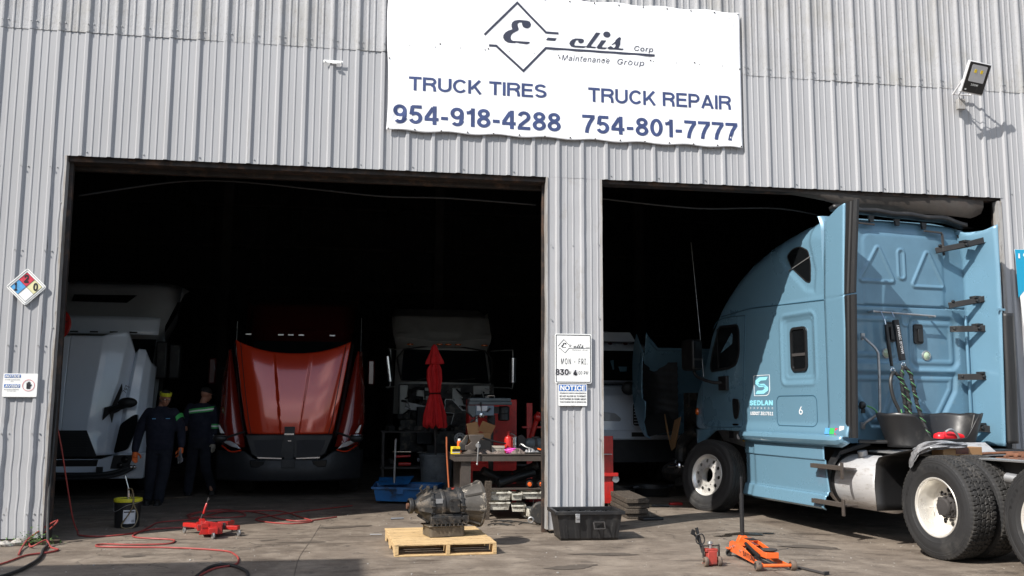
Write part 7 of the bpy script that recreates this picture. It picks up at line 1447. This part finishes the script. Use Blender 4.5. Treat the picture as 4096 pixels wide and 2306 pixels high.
for (x, y, l, a, lb) in ((3.68, 1.6, .17, .2, 'short steel pipe piece on the floor behind the pallet'), (3.37, .09, .13, -.1, 'thin steel rod left of the pallet'), (3.86, 1.62, .05, 1, 'small steel fitting right of the short pipe piece')):
    o = MB().tube([(-l / 2, 0, .014), (l / 2, 0, .014)], .013 if l > .15 else .006, 8).build('metal_piece', 'galvanised'); o.location = (x, y, 0); o.rotation_euler = (0, 0, a); tag(o, lb, 'metal scrap')
mb = MB(); rnd = random.Random(31)
for i in range(7): x = 4.75 + rnd.uniform(0, .6); y = .75 + rnd.uniform(0, .5); mb.tube([(x, y, .01), (x + .08, y + .06, .02), (x + .18, y + .02, .012), (x + .25, y - .05, .01)], .007, 6, 4)
tag(mb.build('cable_scraps', 'cast_iron'), 'tangle of scrap cables on the floor right of the transmission', 'cables', kind='stuff')
o = empty('brake_drum', 'dark round drum with an eye bolt on the floor left of the pillar foot', 'drum', (5.42, .75, 0)); MB().lathe([(.0005, .0), (.12, 0), (.14, .02), (.14, .12), (.0005, .12)], (0, 0, .145), (.2, 1, 0), 32).build('drum_body', 'cast_iron', o); MB().lathe([(.03, -.01), (.042, 0), (.03, .01), (.022, 0)], (-.15, -.1, .08), (.3, 1, 0), 16, closed=True).build('eye', 'galvanised', o)
# things lying on the blue truck
Tm = Matrix.Translation((9.0368, -1.6728, -.0878)) @ Matrix.Rotation(R(7.5), 4, 'Z') @ Matrix.Scale(1.06, 4)
def onT(p): return tuple(Tm @ Vector(p))
o = MB().box((0, 0, .045), (.55, .16, .09)).build('carton', 'cardboard', None, bevel=.003); o.location = onT((.45, -.02, .99)); o.rotation_euler = (.0, .0, R(12)); tag(o, 'long brown carton lying on the truck frame above the rear wheel', 'carton'); MB().bx(-.1, .08, -.083, -.080, .02, .088).build('print', 'red_dark', o, flat=True)
rnd = random.Random(77)
mb = MB()
def bagf(u, v):
    a = v * 2 * math.pi; P = smooth_path([(.48, -.12, 1.075), (.25, -.12, 1.08), (.06, -.10, 1.075), (-.02, .0, 1.02), (-.035, .06, .93), (-.03, .10, .86)], 8); i = min(int(u * (len(P) - 1)), len(P) - 2); p = P[i].lerp(P[i + 1], u * (len(P) - 1) - i); r = .075 * math.sin(math.pi * (.08 + .86 * u)) ** .6 * (1 + .3 * math.sin(5 * a + 9 * u) + .2 * math.sin(9 * a - 14 * u)); return (p.x + r * .35 * math.cos(a), p.y + r * math.cos(a) * .9, p.z + r * .5 * math.sin(a) + .02)
mb.grid(50, 36, bagf); mb.xf(Tm); tag(mb.build('plastic_bag', 'plastic_bag', None, ang=35), 'crumpled grey plastic bag draped over the rear tyre of the blue truck', 'bag')
o = MB().prism([(-.32, .16), (-.10, .10), (.10, -.30), (.30, .20), (.24, -.05), (.04, -.42), (-.08, -.36)], -.01, .01, lambda a, b, t: (t, a, b)).build('cardboard_sheet', 'cardboard'); o.location = onT((.3, 6.05, 1.16)); o.rotation_euler = (0, 0, R(7)); tag(o, 'torn brown cardboard sheet hanging in the engine bay of the blue truck', 'cardboard')
# ------------------------------------------------------------------ people
def remesh(mb, name, m_, parent, vox=.012, sm=6):
    o = mb.build(name, m_, parent, fix=True); md = o.modifiers.new('skin', 'REMESH'); md.mode = 'VOXEL'; md.voxel_size = vox; md.use_smooth_shade = True
    s_ = o.modifiers.new('smooth', 'SMOOTH'); s_.factor = .5; s_.iterations = sm; return o
def limb(mb, pts, rs, n=14):
    P = [Vector(p) for p in pts]; mb.tube(P, rs, n, 5)
    mb.ball(tuple(P[0]), rs[0], 12); mb.ball(tuple(P[-1]), rs[-1], 12)
def torso(mb, secs, n=28):
    """secs: (centre x, y, z, half width, half depth)"""
    o = len(mb.v)
    for (x, y, z, a, b) in secs:
        for k in range(n):
            t = 2 * math.pi * k / n; c = math.cos(t); s = math.sin(t); mb.v.append((x + a * math.copysign(abs(c) ** .8, c), y + b * math.copysign(abs(s) ** .8, s), z))
    for i in range(len(secs) - 1):
        for k in range(n): mb.f.append((o + i * n + k, o + i * n + (k + 1) % n, o + (i + 1) * n + (k + 1) % n, o + (i + 1) * n + k)); mb.mi.append(0)
    mb.f.append(tuple(o + k for k in reversed(range(n)))); mb.mi.append(0); e = o + (len(secs) - 1) * n; mb.f.append(tuple(e + k for k in range(n))); mb.mi.append(0)
def hand(mb, wrist, d, palm_n, side, curl=.5, s=1.):
    """palm with four bent fingers of unequal length and a thumb leaving its side"""
    d = Vector(d).normalized(); pn = Vector(palm_n).normalized(); w_ = d.cross(pn) * side; c = Vector(wrist)
    mb.tube([c, c + d * .03 * s, c + d * .085 * s], [.026 * s, .034 * s, .036 * s], 12)
    for k, (off, l_, r) in enumerate(((-.030, .066, .0095), (-.010, .076, .0100), (.010, .072, .0098), (.029, .056, .0088))):
        b = c + d * .080 * s + w_ * off * s; q = d.copy(); P = [b - d * .02]; 
        for j, f in enumerate((.45, .32, .23)):
            q = (q + pn * curl * (.35 + .3 * j)).normalized(); b = b + q * l_ * f * s; P.append(b)
        mb.tube([P[0]] + P, [r * 1.15 * s] * 2 + [r * s, r * .95 * s, r * .75 * s], 8); mb.ball(tuple(P[-1]), r * .8 * s, 8)
    b = c + d * .03 * s - w_ * .028 * s; mb.tube([b, b + (d * .5 - w_ * .8 + pn * .3).normalized() * .035 * s, b + (d * .8 - w_ * .8 + pn * .5).normalized() * .062 * s, b + (d * 1.1 - w_ * .55 + pn * .6).normalized() * .082 * s], [.014 * s, .013 * s, .011 * s, .009 * s], 8)
def head(mb, c, fwd, s=1., tilt=0):
    """skull, jaw, nose, brow, lips and ears; fwd = facing direction"""
    f = Vector(fwd).normalized(); up_ = Vector((0, 0, 1)); f = (f - up_ * f.dot(up_) * 0).normalized(); r_ = f.cross(up_).normalized(); u_ = r_.cross(f).normalized(); c = Vector(c); M3 = Matrix((r_, f, u_)).transposed()
    def el(p, rad, n=16):
        V0 = len(mb.v); mb.ball((0, 0, 0), 1, n, rad)
        for i in range(V0, len(mb.v)): v = Vector(mb.v[i]) + Vector(p); mb.v[i] = tuple(c + M3 @ (v * s))
    el((0, -.008, .03), (.074, .092, .090)); el((0, .025, -.035), (.058, .062, .070)); el((0, .045, -.075), (.036, .038, .030)); el((0, .098, -.008), (.012, .014, .026)); el((0, .108, -.025), (.016, .012, .011))
    el((0, .080, .028), (.055, .016, .012)); el((.032, .070, -.02), (.022, .02, .02)); el((-.032, .070, -.02), (.022, .02, .02)); el((0, .092, -.050), (.025, .010, .006)); el((0, .090, -.060), (.022, .010, .006))
    for sg in (1, -1): el((sg * .076, -.005, -.005), (.010, .020, .030), 10)
    return lambda p: c + M3 @ (Vector(p) * s)
def coverall(name_parent, secs, arms, legs, m_top, m_bot, cut):
    pass
# --- man with the yellow bandana, facing the yard
p1 = empty('person', 'person in navy coveralls with yellow bandana, glasses and orange gloves holding a rag', 'person', (.25, 3.9, 0))
fwd1 = (.50, -.82, -.30)
mb = MB(); H = head(mb, (.045, -.02, 1.56), fwd1)
limb(mb, [(.01, .02, 1.50), (.0, .02, 1.38)], [.055, .065]); torso(mb, [(0, 0, .80, .15, .10), (0, 0, 1.0, .17, .11), (0, 0, 1.25, .19, .11), (0, 0, 1.40, .12, .08)])
for sg in (1, -1):
    limb(mb, [(sg * .18, .01, 1.34), (sg * .26, .01, 1.18), (sg * .295, .0, 1.05), (sg * .315, -.05, .90)], [.05, .04, .035, .03]); limb(mb, [(sg * .09, 0, .84), (-.10 if sg < 0 else .08, -.03, .50), (-.12 if sg < 0 else .04, 0, .22), (-.13 if sg < 0 else .03, .0, .09)], [.05, .045, .035, .03])
remesh(mb, 'body', 'skin', p1, .0075, 2)
mb = MB(); torso(mb, [(0, .01, .80, .185, .135), (0, 0, .90, .195, .15), (0, -.02, 1.02, .200, .165), (0, -.01, 1.18, .205, .155), (0, 0, 1.30, .215, .14), (0, .01, 1.37, .19, .115), (0, .015, 1.425, .095, .085), (0.005, .015, 1.445, .078, .075)])
limb(mb, [(-.17, .01, 1.345), (-.25, .01, 1.22), (-.295, .0, 1.08), (-.325, -.04, .90), (-.335, -.06, .80)], [.085, .078, .070, .062, .052]); limb(mb, [(.17, .01, 1.345), (.25, .01, 1.20), (.29, .02, 1.06), (.31, -.03, .93), (.315, -.06, .86)], [.085, .078, .068, .058, .052])
remesh(mb, 'jacket', 'navy_cloth', p1, .011)
mb = MB(); torso(mb, [(0, .01, .74, .165, .12), (0, .01, .85, .185, .14), (0, 0, .93, .190, .145)])
limb(mb, [(-.09, .0, .84), (-.10, -.02, .50), (-.12, .03, .22), (-.13, .03, .09)], [.108, .092, .080, .078]); limb(mb, [(.09, .0, .84), (.08, -.05, .50), (.04, -.05, .22), (.03, -.05, .08)], [.108, .092, .080, .078])
remesh(mb, 'trousers', 'navy_pants', p1, .011)
for (x, y) in ((-.13, .02), (.03, -.07)):
    mb = MB(); mb.ball((x, y - .07, .045), .05, 12, (1, 1.9, .85)); mb.ball((x, y, .06), .055, 12, (.9, 1.1, 1.1)); mb.tube([(x, y + .01, .05), (x, y + .01, .16)], .055, 12); mb.bx(x - .045, x + .045, y - .16, y + .055, .0, .02); remesh(mb, 'boot', 'boot', p1, .008, 3)
mb = MB(); hand(mb, (-.335, -.065, .79), (.02, -.1, -1), (.5, -.6, 0), 1, .25, 1.15); mb.tube([(-.335, -.06, .83), (-.335, -.065, .78)], [.042, .036], 12); remesh(mb, 'glove', 'glove_orange', p1, .0055, 2)
mb = MB(); hand(mb, (.315, -.065, .85), (-.05, -.25, -1), (-.7, -.5, 0), -1, 1.1, 1.15); mb.tube([(.315, -.06, .89), (.315, -.065, .84)], [.042, .036], 12); remesh(mb, 'glove', 'glove_orange', p1, .0055, 2)
hr = MB(); hr.ball((0, 0, 0), 1, 20, (.080, .098, .094)); hr.v = [tuple(H(Vector(v) + Vector((0, -.014, .036)))) for v in hr.v if True]; hr.f = [f for f in hr.f]; 
keep = []
hc = H((0, -.014, .036)); fx = (H((0, 1, 0)) - H((0, 0, 0))).normalized(); ux = (H((0, 0, 1)) - H((0, 0, 0))).normalized()
for f in hr.f:
    c = sum((Vector(hr.v[i]) for i in f), Vector()) / len(f) - hc
    if c.dot(ux) > .035 - .0 or c.dot(fx) < -.03: keep.append(f)
hr.f = keep; hr.mi = [0] * len(keep); hr.build('hair', 'hair', p1)
mb = MB(); mb.grid(40, 6, lambda u, v: H(((.083 + .003 * math.sin(40 * u)) * math.sin(u * 2 * math.pi), -.010 + .100 * math.cos(u * 2 * math.pi), .040 + .055 * v - .0 + .010 * math.cos(u * 2 * math.pi)) if True else 0)); e = mb.build('bandana', 'bandana', p1); e.modifiers.new('thick', 'SOLIDIFY').thickness = .004
mb = MB()
for sg in (1, -1): mb.tube([H((sg * .033 + .022 * math.cos(a), .094, .008 + .016 * math.sin(a))) for a in [2 * math.pi * i / 16 for i in range(17)]], .0018, 5); mb.tube([H((sg * .055, .092, .012)), H((sg * .078, .0, .010))], .0018, 5)
mb.tube([H((.011, .098, .010)), H((-.011, .098, .010))], .0018, 5); mb.build('glasses', 'black', p1)
mb = MB()
for sg in (1, -1): mb.ball(tuple(H((sg * .031, .079, .010))), .010, 10)
mb.build('eye', 'label_white', p1); mb = MB()
for sg in (1, -1): mb.ball(tuple(H((sg * .031, .0865, .009))), .0045, 8)
mb.build('iris', 'hair', p1)
mb = MB(); mb.prism([(-.10, 1.255), (-.05, 1.255), (-.05, 1.268), (-.10, 1.268)], .15, .153, lambda a, b, t: (a, -t - .0, b)); mb.prism([(.09, 1.26), (.15, 1.26), (.15, 1.268), (.09, 1.268)], .15, .153, lambda a, b, t: (a, -t + .01, b)); mb.build('name_patch', 'sign_lightblue', p1, flat=True)
mb = MB(); mb.grid(4, 12, lambda u, v: (.245 + .055 * math.cos(lerp(-1.2, 1.2, v) - .9) + .018 * u, -.01 + .088 * math.sin(lerp(-1.8, 1.2, v)), 1.30 - .06 * u + .05 * math.cos(lerp(-1.8, 1.2, v)))); mb.build('sleeve_stripe', 'hivis_green', p1)
o = crumple('rag', 'pale rag hanging from the orange glove of the man with the bandana', 'rag', (0, 0, 0), .035, .10, .05, 'plastic_bag', 12); o.rotation_euler = (R(90), 0, 0); o.location = (.57, 3.76, .70)
# --- second man seen from behind
p2 = empty('person', 'person seen from behind in navy workwear with green and white reflective stripes', 'person', (.62, 5.25, 0))
mb = MB(); H = head(mb, (.055, .02, 1.63), (.75, .65, -.25)); limb(mb, [(.03, .0, 1.56), (.01, .0, 1.46)], [.052, .062]); torso(mb, [(0, 0, .85, .15, .10), (0, 0, 1.1, .16, .11), (0, 0, 1.35, .18, .11), (0, 0, 1.47, .10, .08)])
for sg in (1, -1): limb(mb, [(sg * .18, 0, 1.41), (sg * .235, -.02, 1.2), (sg * .235, .0, 1.07)], [.045, .04, .03]); limb(mb, [(sg * .09, 0, .86), (-.13 if sg < 0 else .11, -.02, .48), (-.15 if sg < 0 else .17, .03, .23), (-.16 if sg < 0 else .20, .05, .10)], [.05, .045, .032, .03])
remesh(mb, 'body', 'skin', p2, .0075, 2)
mb = MB(); torso(mb, [(0, 0, .84, .185, .13), (0, 0, 1.0, .185, .135), (0, 0, 1.2, .20, .135), (0, 0, 1.36, .215, .13), (0, 0, 1.45, .16, .105), (.01, 0, 1.50, .08, .075)]); limb(mb, [(-.17, 0, 1.42), (-.235, -.02, 1.26), (-.25, .04, 1.10), (-.17, .20, .98)], [.082, .074, .066, .052]); limb(mb, [(.17, 0, 1.40), (.215, -.02, 1.22), (.22, -.03, 1.05), (.21, -.03, .86)], [.082, .072, .062, .05]); remesh(mb, 'jacket', 'navy_cloth', p2, .011)
mb = MB(); torso(mb, [(0, 0, .76, .165, .12), (0, 0, .88, .18, .135), (0, 0, .95, .18, .135)]); limb(mb, [(-.09, 0, .86), (-.13, .02, .48), (-.15, .0, .22), (-.16, .0, .09)], [.106, .09, .078, .076]); limb(mb, [(.09, 0, .86), (.11, -.06, .48), (.17, .06, .24), (.20, .10, .12)], [.106, .09, .078, .076]); remesh(mb, 'trousers', 'navy_pants', p2, .011)
for (x, y) in ((-.16, .02), (.20, .10)): mb = MB(); mb.ball((x, y + .06, .045), .05, 12, (1, 1.9, .85)); mb.tube([(x, y, .03), (x, y, .16)], .055, 12); mb.bx(x - .045, x + .045, y - .05, y + .15, 0, .02); remesh(mb, 'boot', 'boot', p2, .008, 3)
mb = MB(); hand(mb, (.21, -.03, .85), (.05, -.1, -1), (-.6, .5, 0), 1, .6, 1.1); mb.tube([(.21, -.03, .89), (.21, -.03, .84)], [.04, .034], 12); remesh(mb, 'glove', 'glove_grey', p2, .0055, 2)
mb = MB(); hand(mb, (-.15, .23, .98), (.6, .7, -.2), (0, 0, -1), 1, .6, 1.1); remesh(mb, 'glove', 'glove_grey', p2, .0055, 2)
mb = MB(); mb.ball((0, 0, 0), 1, 20, (.084, .102, .085)); mb.v = [tuple(H(Vector((a, b, max(c, -.012))) + Vector((0, -.012, .045)))) for a, b, c in mb.v]; mb.prism([(-.05, .07), (.05, .07), (.04, .15), (-.04, .15)], .035, .042, lambda a, b, t: H((a, b, t))); mb.build('cap', 'hair', p2)
def band(z0, z1, a, b, name, m_, off=0): 
    mb = MB(); mb.grid(40, 3, lambda u, v: ((a + off) * math.copysign(abs(math.cos(math.pi * u)) ** .8, math.cos(math.pi * u)), -(b + off) * abs(math.sin(math.pi * u)) ** .8, lerp(z0, z1, v) - .03 * math.cos(math.pi * u) * -1 - .0)); return mb.build(name, m_, p2)
band(1.345, 1.42, .212, .132, 'back_stripe', 'hivis_green', .004); band(1.368, 1.392, .212, .132, 'reflective_stripe', 'reflective', .007)
for (z0, z1, m_, of, nm) in ((1.085, 1.16, 'hivis_green', .004, 'sleeve_stripe'), (1.11, 1.135, 'reflective', .007, 'reflective_stripe')):
    MB().lathe([(.064 + of, z0), (.068 + of, z1)], (.222, -.028, 0), (0.0, 0, 1), 24).build(nm, m_, p2)
